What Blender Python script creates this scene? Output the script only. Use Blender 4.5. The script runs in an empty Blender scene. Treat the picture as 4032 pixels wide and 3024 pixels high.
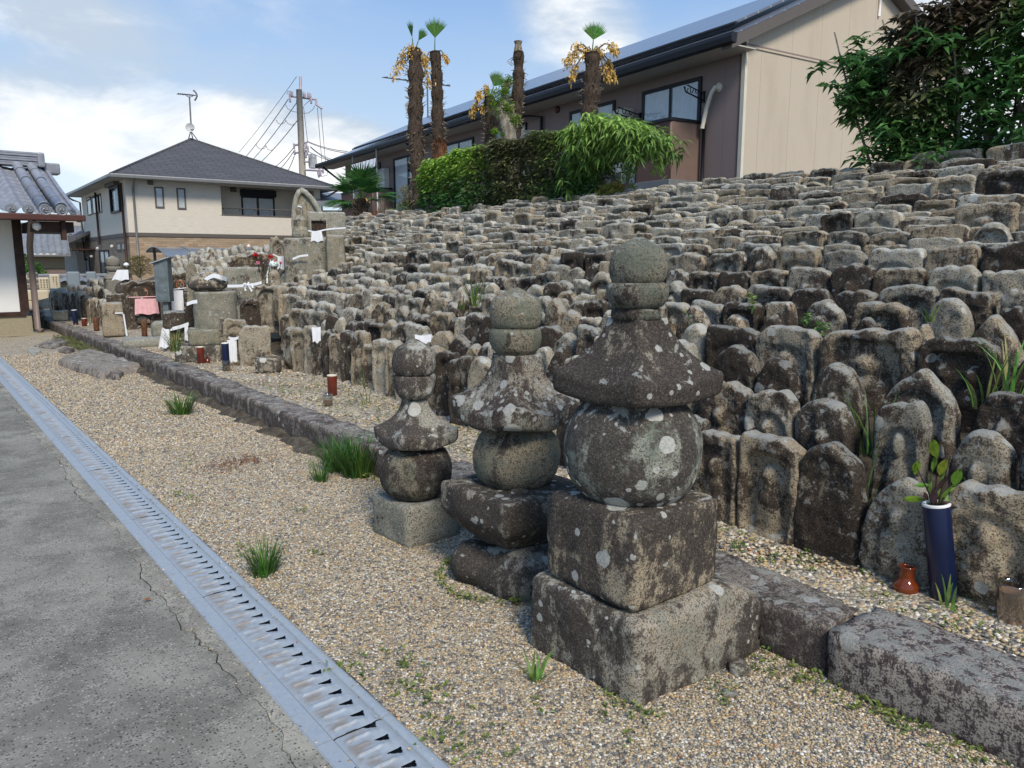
import bpy, bmesh, math, random
import numpy as np
R = math.radians
C = bpy.context.scene
COL = C.collection
random.seed(7)
RNG = np.random.default_rng(7)

# ------------------------------------------------------------------ camera, sky, sun, exposure
H = 1.5
PITCH, YAW, FPX, CX, CY = R(9.15), R(38.4), 3024.0, 2016.0, 1512.0
cam_d = bpy.data.cameras.new('camera'); cam = bpy.data.objects.new('camera', cam_d); COL.objects.link(cam)
cam_d.sensor_fit = 'HORIZONTAL'; cam_d.sensor_width = 36.0; cam_d.lens = 36.0 * FPX / 4032.0
cam_d.clip_start = 0.05; cam_d.clip_end = 4000
cam.location = (0, 0, H); cam.rotation_euler = (math.pi / 2 - PITCH, 0, -YAW)
C.camera = cam

SUN_EL, SUN_AZ = 46.0, 197.0          # azimuth clockwise from world +Y
w = bpy.data.worlds.new('World'); C.world = w; w.use_nodes = True
nt = w.node_tree; N = nt.nodes; L = nt.links; N.clear()
wo = N.new('ShaderNodeOutputWorld'); bg = N.new('ShaderNodeBackground')
sky = N.new('ShaderNodeTexSky'); sky.sky_type = 'NISHITA'; sky.sun_disc = False
sky.sun_elevation = R(SUN_EL); sky.sun_rotation = R(SUN_AZ); sky.air_density = 1.0; sky.dust_density = 0.6; sky.ozone_density = 1.6
tc = N.new('ShaderNodeTexCoord')
def wnoise(sc, sz, off, det=8, rough=.55, dist=.3):
    m = N.new('ShaderNodeMapping'); m.inputs['Scale'].default_value = (sc, sc, sz); m.inputs['Location'].default_value = off
    L.new(tc.outputs['Generated'], m.inputs['Vector'])
    n = N.new('ShaderNodeTexNoise'); n.inputs['Scale'].default_value = 1.0; n.inputs['Detail'].default_value = det
    n.inputs['Roughness'].default_value = rough; n.inputs['Distortion'].default_value = dist
    L.new(m.outputs[0], n.inputs['Vector']); return n.outputs['Fac']
def wramp(src, a, b):
    r = N.new('ShaderNodeMapRange'); r.interpolation_type = 'SMOOTHSTEP'; r.inputs['From Min'].default_value = a; r.inputs['From Max'].default_value = b
    L.new(src, r.inputs['Value']); return r.outputs[0]
def wmath(op, a, b):
    m = N.new('ShaderNodeMath'); m.operation = op
    for i, v in enumerate((a, b)):
        if isinstance(v, (int, float)): m.inputs[i].default_value = v
        else: L.new(v, m.inputs[i])
    return m.outputs[0]
sep = N.new('ShaderNodeSeparateXYZ'); L.new(tc.outputs['Generated'], sep.inputs[0])
def blob(x, y, rh, rv, amp):                              # a cloud bank in a given direction of the sky
    P, Y = PITCH, YAW; f = (math.sin(Y) * math.cos(P), math.cos(Y) * math.cos(P), -math.sin(P)); r = (math.cos(Y), -math.sin(Y), 0.); u = (math.sin(Y) * math.sin(P), math.cos(Y) * math.sin(P), math.cos(P))
    d = [f[i] + r[i] * (x - CX) / FPX - u[i] * (y - CY) / FPX for i in range(3)]; l = math.sqrt(sum(q * q for q in d)); d = [q / l for q in d]
    s = N.new('ShaderNodeVectorMath'); s.operation = 'SUBTRACT'; L.new(tc.outputs['Generated'], s.inputs[0]); s.inputs[1].default_value = d
    m = N.new('ShaderNodeVectorMath'); m.operation = 'MULTIPLY'; L.new(s.outputs[0], m.inputs[0]); m.inputs[1].default_value = (1 / rh, 1 / rh, 1 / rv)
    q = N.new('ShaderNodeVectorMath'); q.operation = 'LENGTH'; L.new(m.outputs[0], q.inputs[0]); return wmath('MULTIPLY', wramp(q.outputs['Value'], 1., 0.), amp)
n1 = wnoise(3.2, 8.0, (0.6, 3.9, 1.2), 9, .58, .25)
n2 = wnoise(1.3, 3.4, (5.1, 0.7, 0.4), 4, .5, .2)
det_ = wnoise(9., 17.0, (1.3, 2.2, .4), 8, .62, .25)
bank = blob(500, 520, .42, .085, .34)
for a_ in ((60, 430, .16, .07, .22), (1000, 560, .20, .07, .24), (1330, 600, .12, .06, .16), (330, 110, .15, .07, .22), (160, 60, .12, .05, .14), (2290, 90, .11, .09, .30), (2480, 250, .10, .06, .20), (2150, 30, .07, .05, .14), (4000, 100, .22, .12, .34), (1500, 720, .5, .06, .16), (5200, 200, .5, .3, .3), (300, 800, .5, .05, .10)): bank = wmath('ADD', bank, blob(*a_))
cov = wmath('ADD', wmath('ADD', wmath('MULTIPLY', n1, .62), wmath('MULTIPLY', det_, .30)), bank)
mask = wramp(cov, .47, .80)
up_ = wramp(sep.outputs['Z'], .55, .15)
thin = wmath('ADD', wmath('MULTIPLY', mask, .86), wmath('MULTIPLY', wramp(n2, .38, .70), wmath('ADD', .20, wmath('MULTIPLY', up_, .25))))
cc = N.new('ShaderNodeMixRGB'); cc.inputs[1].default_value = (3.1, 3.7, 4.45, 1); cc.inputs[2].default_value = (6.2, 6.25, 6.2, 1)
L.new(wramp(wmath('ADD', wmath('MULTIPLY', wnoise(5.4, 13.0, (0.65, 3.95, 1.45), 9, .6, .3), .75), wmath('MULTIPLY', bank, .45)), .40, .62), cc.inputs[0])
blu = N.new('ShaderNodeMixRGB'); blu.blend_type = 'MIX'; blu.inputs[0].default_value = .72; L.new(sky.outputs[0], blu.inputs[1])
gr_ = N.new('ShaderNodeMixRGB'); L.new(wramp(sep.outputs['Z'], .0, .45), gr_.inputs[0]); gr_.inputs[1].default_value = (3.2, 4.2, 5.3, 1); gr_.inputs[2].default_value = (1.05, 2.2, 4.4, 1)
L.new(gr_.outputs[0], blu.inputs[2])
mx = N.new('ShaderNodeMixRGB'); mx.use_clamp = False; L.new(thin, mx.inputs[0]); L.new(blu.outputs[0], mx.inputs[1]); L.new(cc.outputs[0], mx.inputs[2])
L.new(mx.outputs[0], bg.inputs['Color']); bg.inputs['Strength'].default_value = 0.122
L.new(bg.outputs[0], wo.inputs[0])
sun_d = bpy.data.lights.new('sun', 'SUN'); sun = bpy.data.objects.new('sun', sun_d); COL.objects.link(sun)
sun_d.energy = 2.5; sun_d.angle = R(16); sun_d.color = (1.0, .90, .76)
sun.rotation_euler = (R(90 - SUN_EL), 0, R(180 - SUN_AZ))
C.view_settings.view_transform = 'Standard'; C.view_settings.look = 'None'; C.view_settings.gamma = 1.0
C.view_settings.exposure = 0.56
C.render.resolution_x = 1024; C.render.resolution_y = 768

# ------------------------------------------------------------------ survey helpers: sight lines met with real planes (metres)
V = lambda *a: np.array(a, float)
_fh = V(math.sin(YAW), math.cos(YAW), 0); RT = V(math.cos(YAW), -math.sin(YAW), 0); UP = V(0, 0, 1)
FW = _fh * math.cos(PITCH) - UP * math.sin(PITCH); UC = _fh * math.sin(PITCH) + UP * math.cos(PITCH); EYE = V(0, 0, H)
def ray(x, y): return FW + RT * ((x - CX) / FPX) - UC * ((y - CY) / FPX)
def gz(x, y, z=0.): d = ray(x, y); return EYE + d * ((z - H) / d[2])
def gx(x, y, X): d = ray(x, y); return EYE + d * (X / d[0])
def pl(x, y, o, n): d = ray(x, y); return EYE + d * (((o - EYE) @ n) / (d @ n))
def dep(x, y, D): return EYE + ray(x, y) * D
def pr(p):
    q = np.asarray(p, float) - EYE; d = q @ FW; return CX + FPX * (q @ RT) / d, CY - FPX * (q @ UC) / d, d

# ------------------------------------------------------------------ object helpers
def tag(o, label=None, cat=None, group=None, kind=None):
    if label: o['label'] = label
    if cat: o['category'] = cat
    if group: o['group'] = group
    if kind: o['kind'] = kind
    return o
def empty(name, loc=(0, 0, 0), rz=0., label=None, cat=None, group=None):
    o = bpy.data.objects.new(name, None); COL.objects.link(o); o.location = [float(v) for v in loc]; o.rotation_euler = (0, 0, rz)
    o.empty_display_size = .1
    return tag(o, label, cat, group)
def mesh(name, verts, faces, mat, parent=None, smooth=False, tint=None, loc=None, rz=0., rot=None):
    me = bpy.data.meshes.new(name)
    vs = verts.tolist() if isinstance(verts, np.ndarray) else [tuple(map(float, v)) for v in verts]
    me.from_pydata(vs, [], faces if isinstance(faces, list) else faces.tolist())
    if mat: me.materials.append(mat)
    if smooth: me.polygons.foreach_set('use_smooth', np.ones(len(me.polygons), bool))
    if tint is not None:
        a = me.color_attributes.new('tint', 'FLOAT_COLOR', 'POINT')
        t = np.ones((len(vs), 4), np.float32)
        t[:, :3] = np.asarray(tint, np.float32)
        a.data.foreach_set('color', t.ravel())
    me.update()
    o = bpy.data.objects.new(name, me); COL.objects.link(o)
    if parent is not None: o.parent = parent
    if loc is not None: o.location = [float(v) for v in loc]
    o.rotation_euler = rot if rot is not None else (0, 0, rz)
    return o
def struct(name, verts, faces, mat, **k):
    o = mesh(name, verts, faces, mat, **k); o['kind'] = 'structure'; return o
class MB:
    def __init__(s): s.v = []; s.f = []; s.t = []
    def add(s, v, f, t=None):
        b = len(s.v); v = [tuple(map(float, q)) for q in v]; s.v += v; s.f += [tuple(i + b for i in q) for q in f]
        s.t += [t if t is not None else (.5, .5, .5)] * len(v); return s
    def box(s, a, b, bev=0, t=None):
        x0, y0, z0 = a; x1, y1, z1 = b
        if x0 > x1: x0, x1 = x1, x0
        if y0 > y1: y0, y1 = y1, y0
        if z0 > z1: z0, z1 = z1, z0
        if bev <= 0:
            return s.add([(x0,y0,z0),(x1,y0,z0),(x1,y1,z0),(x0,y1,z0),(x0,y0,z1),(x1,y0,z1),(x1,y1,z1),(x0,y1,z1)],
              [(0,3,2,1),(4,5,6,7),(0,1,5,4),(1,2,6,5),(2,3,7,6),(3,0,4,7)], t)
        bm = bmesh.new(); bmesh.ops.create_cube(bm, size=1)
        for v in bm.verts: v.co = ((x0+x1)/2+v.co.x*(x1-x0), (y0+y1)/2+v.co.y*(y1-y0), (z0+z1)/2+v.co.z*(z1-z0))
        bmesh.ops.bevel(bm, geom=bm.edges[:], offset=bev, segments=2, profile=.6, affect='EDGES')
        bm.verts.ensure_lookup_table(); s.add([v.co[:] for v in bm.verts], [[v.index for v in f.verts] for f in bm.faces], t); bm.free(); return s
    def tube(s, pts, r, n=8, cap=True, t=None):
        pts = [np.asarray(p, float) for p in pts]; rs = r if isinstance(r, (list, tuple, np.ndarray)) else [r] * len(pts)
        V_, F_ = [], []; ref = None
        for i, p in enumerate(pts):
            d = pts[min(i + 1, len(pts) - 1)] - pts[max(i - 1, 0)]; d = d / (np.linalg.norm(d) + 1e-9)
            if ref is None: ref = V(0, 0, 1) if abs(d[2]) < .9 else V(1, 0, 0)
            a = np.cross(d, ref); a /= np.linalg.norm(a) + 1e-9; b = np.cross(d, a); ref = np.cross(a, d)
            for k in range(n):
                th = 2 * math.pi * k / n; V_.append(p + rs[i] * (a * math.cos(th) + b * math.sin(th)))
        for i in range(len(pts) - 1):
            for k in range(n): F_.append((i*n+k, i*n+(k+1)%n, (i+1)*n+(k+1)%n, (i+1)*n+k))
        if cap: F_ += [tuple(range(n)), tuple(range((len(pts)-1)*n, len(pts)*n))[::-1]]
        return s.add(V_, F_, t)
    def lathe(s, prof, c=(0, 0, 0), n=24, t=None, cap=True):
        V_, F_ = [], []
        for (r, z) in prof:
            for k in range(n):
                th = 2*math.pi*k/n; V_.append((c[0]+r*math.cos(th), c[1]+r*math.sin(th), c[2]+z))
        for i in range(len(prof)-1):
            for k in range(n): F_.append((i*n+k, i*n+(k+1)%n, (i+1)*n+(k+1)%n, (i+1)*n+k))
        if cap: F_ += [tuple(range(n))[::-1], tuple(range((len(prof)-1)*n, len(prof)*n))]
        return s.add(V_, F_, t)
    def prism(s, poly, a, b, t=None):                     # poly of 3-D points pushed along vector a->b
        a = V(*a); b = V(*b); n = len(poly); P = [V(*p) for p in poly]
        return s.add([p + a for p in P] + [p + b for p in P], [tuple(range(n))[::-1], tuple(range(n, 2*n))] + [(i, (i+1)%n, n+(i+1)%n, n+i) for i in range(n)], t)
    def build(s, name, mat, parent=None, smooth=False, tint=False, **k):
        return mesh(name, s.v, s.f, mat, parent, smooth, tint=(np.array(s.t) if tint else None), **k)
def noise3(p, seed, fr, oc=3):
    r = np.random.default_rng(seed); out = np.zeros(p.shape[:-1]); a = 1.
    for o in range(oc):
        for _ in range(4):
            k = r.normal(size=3) * fr; out += a * .35 * np.sin(p @ k + r.uniform(0, 6.28))
        fr *= 2.1; a *= .5
    return out

# ------------------------------------------------------------------ materials
class NT:
    def __init__(s, name):
        s.m = bpy.data.materials.new(name); s.m.use_nodes = True; s.n = s.m.node_tree.nodes; s.l = s.m.node_tree.links; s.n.clear()
        s.out = s.n.new('ShaderNodeOutputMaterial'); s.p = s.n.new('ShaderNodeBsdfPrincipled'); s.l.new(s.p.outputs[0], s.out.inputs[0])
        s.p.inputs['Specular IOR Level'].default_value = .3
    def set(s, sock, v):
        if v is None: return
        if isinstance(v, (int, float)): sock.default_value = v
        elif isinstance(v, (tuple, list)): sock.default_value = (*v, 1) if len(v) == 3 and sock.type == 'RGBA' else v
        else: s.l.new(v, sock)
    def pos(s): return s.n.new('ShaderNodeNewGeometry').outputs['Position']
    def obj(s): return s.n.new('ShaderNodeTexCoord').outputs['Object']
    def map(s, v, sc=(1, 1, 1), loc=(0, 0, 0), rot=(0, 0, 0)):
        m = s.n.new('ShaderNodeMapping'); m.inputs['Scale'].default_value = sc; m.inputs['Location'].default_value = loc; m.inputs['Rotation'].default_value = rot
        s.l.new(v, m.inputs['Vector']); return m.outputs[0]
    def noise(s, v, sc, det=4, ro=.55, dist=0., out='Fac'):
        n = s.n.new('ShaderNodeTexNoise'); n.inputs['Scale'].default_value = sc; n.inputs['Detail'].default_value = det
        n.inputs['Roughness'].default_value = ro; n.inputs['Distortion'].default_value = dist; s.l.new(v, n.inputs['Vector']); return n.outputs[out]
    def vor(s, v, sc, feat='F1', out='Distance', rnd=1.):
        n = s.n.new('ShaderNodeTexVoronoi'); n.feature = feat; n.inputs['Scale'].default_value = sc; n.inputs['Randomness'].default_value = rnd
        s.l.new(v, n.inputs['Vector']); return n.outputs[out]
    def ramp(s, v, a, b, lo=0., hi=1., smooth=True):
        r = s.n.new('ShaderNodeMapRange'); r.interpolation_type = 'SMOOTHSTEP' if smooth else 'LINEAR'
        r.inputs['From Min'].default_value = a; r.inputs['From Max'].default_value = b; r.inputs['To Min'].default_value = lo; r.inputs['To Max'].default_value = hi
        s.l.new(v, r.inputs['Value']); return r.outputs[0]
    def math(s, op, a, b=0., c=None):
        m = s.n.new('ShaderNodeMath'); m.operation = op; s.set(m.inputs[0], a); s.set(m.inputs[1], b)
        if c is not None: s.set(m.inputs[2], c)
        return m.outputs[0]
    def mix(s, f, a, b, bt='MIX'):
        m = s.n.new('ShaderNodeMixRGB'); m.blend_type = bt; s.set(m.inputs[0], f)
        for i, c in ((1, a), (2, b)):
            if isinstance(c, (tuple, list)): m.inputs[i].default_value = (*c[:3], 1)
            else: s.l.new(c, m.inputs[i])
        return m.outputs[0]
    def sep(s, v, kind='XYZ'):
        n = s.n.new('ShaderNodeSeparate' + ('XYZ' if kind == 'XYZ' else 'Color')); s.l.new(v, n.inputs[0]); return n.outputs
    def cramp(s, v, stops, interp='LINEAR'):
        r = s.n.new('ShaderNodeValToRGB'); r.color_ramp.interpolation = interp; e = r.color_ramp.elements
        while len(e) < len(stops): e.new(.5)
        for i, (p, c) in enumerate(stops): e[i].position = p; e[i].color = (*c, 1)
        s.l.new(v, r.inputs[0]); return r.outputs[0]
    def bump(s, h, st=.3, d=.01):
        b = s.n.new('ShaderNodeBump'); b.inputs['Strength'].default_value = st; b.inputs['Distance'].default_value = d; s.l.new(h, b.inputs['Height'])
        s.l.new(b.outputs[0], s.p.inputs['Normal']); return b.outputs[0]
    def fin(s, col=None, rough=.85, metal=0., spec=None):
        s.set(s.p.inputs['Base Color'], col); s.set(s.p.inputs['Roughness'], rough); s.set(s.p.inputs['Metallic'], metal)
        if spec is not None: s.p.inputs['Specular IOR Level'].default_value = spec
        return s.m
def flat(name, col, rough=.6, metal=0., var=.12, sc=6., bump=0., bsc=80., spec=.3):
    t = NT(name); p = t.pos(); n = t.noise(p, sc, 5)
    c = t.mix(t.ramp(n, .3, .7), tuple(x * (1 - var) for x in col), tuple(min(1, x * (1 + var)) for x in col))
    if bump: t.bump(t.noise(p, bsc, 3), bump, .004)
    return t.fin(c, rough, metal, spec)
def m_stone(name, tan=(.36, .29, .195), grey=(.29, .275, .235), crust=(.032, .025, .022), k_crust=0., k_spot=.5, k_lich=.5, green=0., fine=1., rough_sc=1., top=.10, k_size=1.):
    t = NT(name); p = t.pos(); at = t.n.new('ShaderNodeAttribute'); at.attribute_name = 'tint'; tr, tg, tb = t.sep(at.outputs['Color'], 'c')[:3]
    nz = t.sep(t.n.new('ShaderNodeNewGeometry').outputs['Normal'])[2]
    ps = t.map(p, (1, 1, .3)); F_ = rough_sc
    big = t.noise(p, 4.2 * F_, 7, .66, .3); mid = t.noise(p, 30 * F_, 6, .72); gr = t.noise(p, 120 * fine, 4, .8); st = t.noise(ps, 15 * F_, 6, .7, .4)
    gv = t.sep(t.vor(p, 210 * fine, out='Color'), 'c')
    base = t.mix(t.ramp(t.math('ADD', tg, t.math('MULTIPLY', t.math('SUBTRACT', mid, .5), 1.4)), .25, .75), grey, tan)
    base = t.mix(t.math('MULTIPLY', gv[0], .5), base, t.mix(.5, base, (.60, .53, .41)))
    base = t.mix(t.math('MULTIPLY', t.math('GREATER_THAN', gv[1], .80), .75), base, (.05, .045, .04))
    base = t.mix(t.ramp(gr, .52, .66, 0, .8), base, (.075, .066, .055))
    if green: base = t.mix(t.ramp(t.noise(p, 7, 5, .6), .42, .62, 0, green), base, (.135, .165, .13))
    cf = t.math('ADD', t.math('ADD', t.math('MULTIPLY', big, .75), t.math('MULTIPLY', st, .45)), t.math('MULTIPLY', t.math('SUBTRACT', tb, .5), .30))
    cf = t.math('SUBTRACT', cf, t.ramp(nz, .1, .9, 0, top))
    cf = t.math('ADD', cf, t.math('ADD', t.math('MULTIPLY', t.math('SUBTRACT', mid, .5), .42), t.math('MULTIPLY', t.math('SUBTRACT', gr, .5), .26)))
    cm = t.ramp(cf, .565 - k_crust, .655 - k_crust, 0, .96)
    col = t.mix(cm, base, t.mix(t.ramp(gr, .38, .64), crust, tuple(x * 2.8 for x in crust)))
    col = t.mix(t.math('MULTIPLY', t.math('MULTIPLY', cm, t.math('GREATER_THAN', gv[2], .86)), .45), col, (.22, .19, .15))
    lf = t.math('ADD', t.noise(t.map(p, loc=(9, 4, 2)), 13, 7, .75, .5), t.ramp(nz, .1, .95, 0, .12))
    lm = t.ramp(lf, .655 - .10 * k_lich, .69 - .10 * k_lich, 0, .85); lm = t.math('MULTIPLY', lm, t.ramp(gr, .30, .5, .25, 1))
    col = t.mix(lm, col, t.mix(t.ramp(gr, .35, .65), (.47, .47, .43), (.30, .31, .28)))
    if k_spot:
        for sc, rr, lo in ((12., .50, 0.), (30., .42, 5.)):
            q = t.map(p, loc=(lo, lo * 2, lo * 3)); wv = t.mix(.02, q, t.noise(q, 34, 4, out='Color'), 'ADD')
            vd = t.vor(wv, sc); vc = t.sep(t.vor(wv, sc, out='Color'), 'c')
            rad = t.math('MULTIPLY', vc[1], rr * k_size); on = t.math('LESS_THAN', vc[0], (.16 if sc < 20 else .12) * k_spot)
            sp = t.math('MULTIPLY', t.ramp(t.math('SUBTRACT', rad, vd), 0, .04), on)
            col = t.mix(t.math('MULTIPLY', sp, t.ramp(gr, .36, .5, .55, .95)), col, t.mix(t.ramp(gr, .42, .62), (.53, .53, .49), (.33, .34, .31)))
    col = t.mix(1., col, t.grey(t.math('MULTIPLY', tr, 2.)), 'MULTIPLY')
    t.bump(t.math('ADD', t.math('MULTIPLY', mid, .9), t.math('MULTIPLY', gr, .55)), .9, .016)
    return t.fin(col, .94, 0, .15)
def _grey(s, v):
    c = s.n.new('ShaderNodeCombineXYZ')
    for i in range(3): s.l.new(v, c.inputs[i])
    return c.outputs[0]
NT.grey = _grey
M = {}
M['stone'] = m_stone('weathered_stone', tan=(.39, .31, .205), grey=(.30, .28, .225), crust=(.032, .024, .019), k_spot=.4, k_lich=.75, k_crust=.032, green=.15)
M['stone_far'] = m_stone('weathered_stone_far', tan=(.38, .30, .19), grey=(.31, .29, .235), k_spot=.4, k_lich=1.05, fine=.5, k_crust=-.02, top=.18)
M['tower_dark'] = m_stone('dark_crusted_granite', crust=(.030, .0255, .0225), k_crust=.078, k_spot=1.6, k_lich=-.2, green=.3, top=0, rough_sc=.8)
M['tower_grey'] = m_stone('grey_green_granite', tan=(.27, .235, .16), grey=(.225, .225, .175), k_crust=-.035, k_spot=.35, k_lich=-.1, green=.65, top=.0)
M['tower_spot'] = m_stone('spotted_granite', k_crust=.03, k_spot=4.4, k_lich=.3, green=.35, top=0, k_size=1.25)
M['tower_ball'] = m_stone('belted_ball_granite', tan=(.27, .25, .19), grey=(.25, .265, .225), crust=(.032, .028, .025), k_crust=.012, k_spot=2.2, k_lich=.1, green=.8, top=-.08, rough_sc=.6, k_size=1.2)
M['tower_pale'] = m_stone('pale_granite', tan=(.37, .33, .24), grey=(.33, .33, .28), k_crust=-.10, k_spot=.3, k_lich=.2, green=.35, top=0)
M['kerb'] = m_stone('kerb_stone', tan=(.25, .21, .165), grey=(.26, .24, .22), crust=(.044, .036, .034), k_crust=.05, k_spot=.3, k_lich=-.1, rough_sc=1.8, top=.05)
M['kerb_pale'] = m_stone('pale_kerb_stone', tan=(.46, .40, .33), grey=(.48, .44, .41), crust=(.040, .031, .033), k_crust=-.01, k_spot=.3, k_lich=.5, rough_sc=5.0, top=-.02)
M['block'] = m_stone('lichen_block_stone', tan=(.33, .28, .19), grey=(.30, .29, .24), k_crust=-.05, k_spot=.5, k_lich=.85, green=.4)
M['smooth_grey'] = m_stone('smooth_grey_stone', tan=(.24, .225, .19), grey=(.23, .23, .21), k_crust=-.13, k_spot=.3, k_lich=.1)
def m_gravel(name, sc, dirt=0.):
    t = NT(name); p = t.pos(); wv = t.mix(.05 / sc * 2, p, t.noise(p, sc * .6, 2, out='Color'), 'ADD')
    v = t.vor(wv, sc, out='Color'); d = t.vor(wv, sc); ed = t.vor(wv, sc, 'DISTANCE_TO_EDGE'); a = t.sep(v, 'c')
    c = t.cramp(a[0], [(0, (.14, .13, .12)), (.13, (.28, .26, .22)), (.26, (.42, .37, .29)), (.44, (.56, .45, .28)), (.58, (.56, .44, .26)), (.72, (.60, .54, .43)), (.87, (.70, .67, .58)), (1., (.42, .25, .14))], 'CONSTANT')
    c = t.mix(t.ramp(a[1], 0, 1, 0, .35, False), c, (.34, .28, .19))
    c = t.mix(t.ramp(ed, .0, .10, .85, 0), c, (.06, .052, .042))
    big = t.noise(p, 1.3, 5); c = t.mix(t.ramp(big, .48, .74, 0, .22 + dirt), c, (.17, .145, .10))
    t.bump(t.math('SUBTRACT', 1., t.math('MULTIPLY', d, 1.3)), .9, .4 / sc)
    return t.fin(c, .8, 0, .3)
M['gravel'] = m_gravel('yard_gravel', 78.)
M['gravel_dirt'] = m_gravel('terrace_gravel', 55., .25)
def m_pebble():
    t = NT('pebble'); at = t.n.new('ShaderNodeAttribute'); at.attribute_name = 'tint'
    n = t.noise(t.pos(), 260, 3, .6); c = t.mix(t.ramp(n, .4, .7, 0, .3), at.outputs['Color'], (.12, .10, .08)); return t.fin(c, .62, 0, .4)
M['pebble'] = m_pebble()
def m_concrete(name='concrete', base=(.235, .225, .19)):
    t = NT(name); p = t.pos(); a = t.noise(p, 1.5, 7, .6, .3); b = t.noise(p, 9, 6, .7); g = t.noise(p, 120, 4, .75); px = t.noise(t.map(p, loc=(3, 7, 1)), 3.2, 8, .75)
    c = t.mix(t.ramp(a, .38, .62), tuple(x * .76 for x in base), tuple(x * 1.28 for x in base)); c = t.mix(t.ramp(b, .5, .62, 0, .5), c, tuple(x * 1.7 for x in base))
    c = t.mix(t.ramp(px, .48, .66, 0, .55), c, (.095, .092, .082))
    c = t.mix(t.ramp(t.math('ADD', t.math('MULTIPLY', g, .8), t.math('MULTIPLY', b, .35)), .60, .70, 0, .8), c, (.035, .034, .032))
    v = t.vor(p, 95, out='Color'); vs = t.sep(v, 'c')[0]; vd = t.vor(p, 95)
    c = t.mix(t.math('MULTIPLY', t.math('GREATER_THAN', vs, .80), t.ramp(vd, .2, .45, .8, 0)), c, (.42, .40, .34))
    c = t.mix(t.math('MULTIPLY', t.math('LESS_THAN', vs, .22), t.ramp(vd, .2, .5, .85, 0)), c, (.03, .03, .03))
    t.bump(t.math('ADD', g, t.math('MULTIPLY', b, .6)), .6, .006)
    return t.fin(c, .9, 0, .25)
M['concrete'] = m_concrete()
M['mortar'] = m_concrete('mortar_edging', (.28, .265, .22))
def m_galv():
    t = NT('galvanised_steel'); p = t.pos(); a = t.noise(p, 14, 4); v = t.sep(t.vor(p, 70, out='Color'), 'c')[0]
    c = t.mix(t.ramp(v, 0, 1, 0, .4, False), (.38, .42, .445), (.48, .52, .54))
    x = t.sep(p)[0]
    ru = t.math('MULTIPLY', t.ramp(x, .930, .965), t.ramp(x, 1.06, .985)); ru = t.math('MULTIPLY', ru, t.ramp(t.noise(t.map(p, (1, 2.2, 1)), 9, 6, .7), .42, .6))
    c = t.mix(t.math('MULTIPLY', ru, .75), c, (.30, .235, .165)); c = t.mix(t.ramp(a, .62, .75, 0, .4), c, (.22, .23, .23))
    return t.fin(c, t.ramp(a, .3, .7, .45, .62), .35, .4)
M['galv'] = m_galv()
def m_soil():
    t = NT('mound_soil'); p = t.pos(); n = t.noise(p, 12, 7, .7); c = t.cramp(n, [(.3, (.028, .022, .017)), (.5, (.075, .062, .045)), (.72, (.17, .15, .11))]); t.bump(n, .8, .03); return t.fin(c, .95)
M['soil'] = m_soil()
M['asphalt'] = flat('far_ground', (.10, .10, .095), .9)
M['white_wall'] = flat('white_plaster', (.78, .78, .75), .85, var=.04, sc=1.5)
M['dark_wood'] = flat('dark_stained_wood', (.045, .022, .016), .55, var=.35, sc=9)
M['brown_metal'] = flat('brown_painted_metal', (.085, .035, .028), .4, var=.1)
M['taupe_pipe'] = flat('taupe_downpipe', (.20, .155, .135), .4, var=.06)
M['plinth'] = flat('tan_roughcast', (.30, .265, .18), .9, var=.22, sc=60, bump=.5, bsc=150)
M['black_metal'] = flat('black_window_frame', (.014, .015, .019), .5, var=.1, spec=.3)
M['grey_metal'] = flat('grey_gutter', (.16, .165, .165), .4, var=.08, spec=.5)
M['pale_line'] = flat('pale_drip_edge', (.5, .5, .5), .5)
M['brown_grey'] = flat('brown_grey_band', (.115, .10, .09), .6, var=.05)
M['soffit'] = flat('soffit', (.40, .385, .34), .8, var=.03)
M['soffit_dark'] = flat('soffit_board', (.46, .43, .38), .8, var=.03)
M['mauve'] = None
def m_siding(name, col, scz, dark, streak=0., brick=False, sx=1.):
    t = NT(name); p = t.obj(); 
    if brick:
        b = t.n.new('ShaderNodeTexBrick'); q = t.map(p, (1, 1, 1), rot=(R(90), 0, 0)); s_ = t.sep(p)
        cmb = t.n.new('ShaderNodeCombineXYZ'); t.l.new(t.math('ADD', s_[0], s_[1]), cmb.inputs[0]); t.l.new(s_[2], cmb.inputs[1]); t.l.new(cmb.outputs[0], b.inputs['Vector'])
        b.inputs['Scale'].default_value = 1.; b.inputs['Brick Width'].default_value = .42; b.inputs['Row Height'].default_value = .11; b.inputs['Mortar Size'].default_value = .012
        b.inputs['Color1'].default_value = (*[c * .78 for c in col], 1); b.inputs['Color2'].default_value = (*[c * 1.22 for c in col], 1); b.inputs['Mortar'].default_value = (*dark, 1); b.inputs['Mortar Smooth'].default_value = .3
        c = t.mix(t.ramp(t.noise(p, 5, 5), .35, .7, 0, .5), b.outputs['Color'], t.mix(.5, b.outputs['Color'], (.36, .24, .14)))
        t.bump(b.outputs['Fac'], -.4, .01)
    else:
        s_ = t.sep(p); fr = t.math('FRACT', t.math('MULTIPLY', s_[2], scz)); ln = t.ramp(fr, .0, .03, 1, 0)
        n = t.noise(t.map(p, (1.2, 1.2, 26)), 2.2, 6, .7); c = t.mix(t.ramp(n, .35, .7), tuple(x * .87 for x in col), tuple(x * 1.06 for x in col))
        c = t.mix(t.math('MULTIPLY', ln, .35), c, dark)
        if streak: c = t.mix(t.ramp(t.noise(p, .8, 4), .4, .8, 0, streak), c, dark)
        t.bump(n, .2, .01)
    return t.fin(c, .8, 0, .2)
M['siding'] = m_siding('cream_siding', (.66, .61, .52), 2.2, (.33, .30, .25))
M['brick'] = m_siding('tan_split_stone', (.37, .28, .19), 1, (.23, .19, .15), brick=True)
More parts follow.
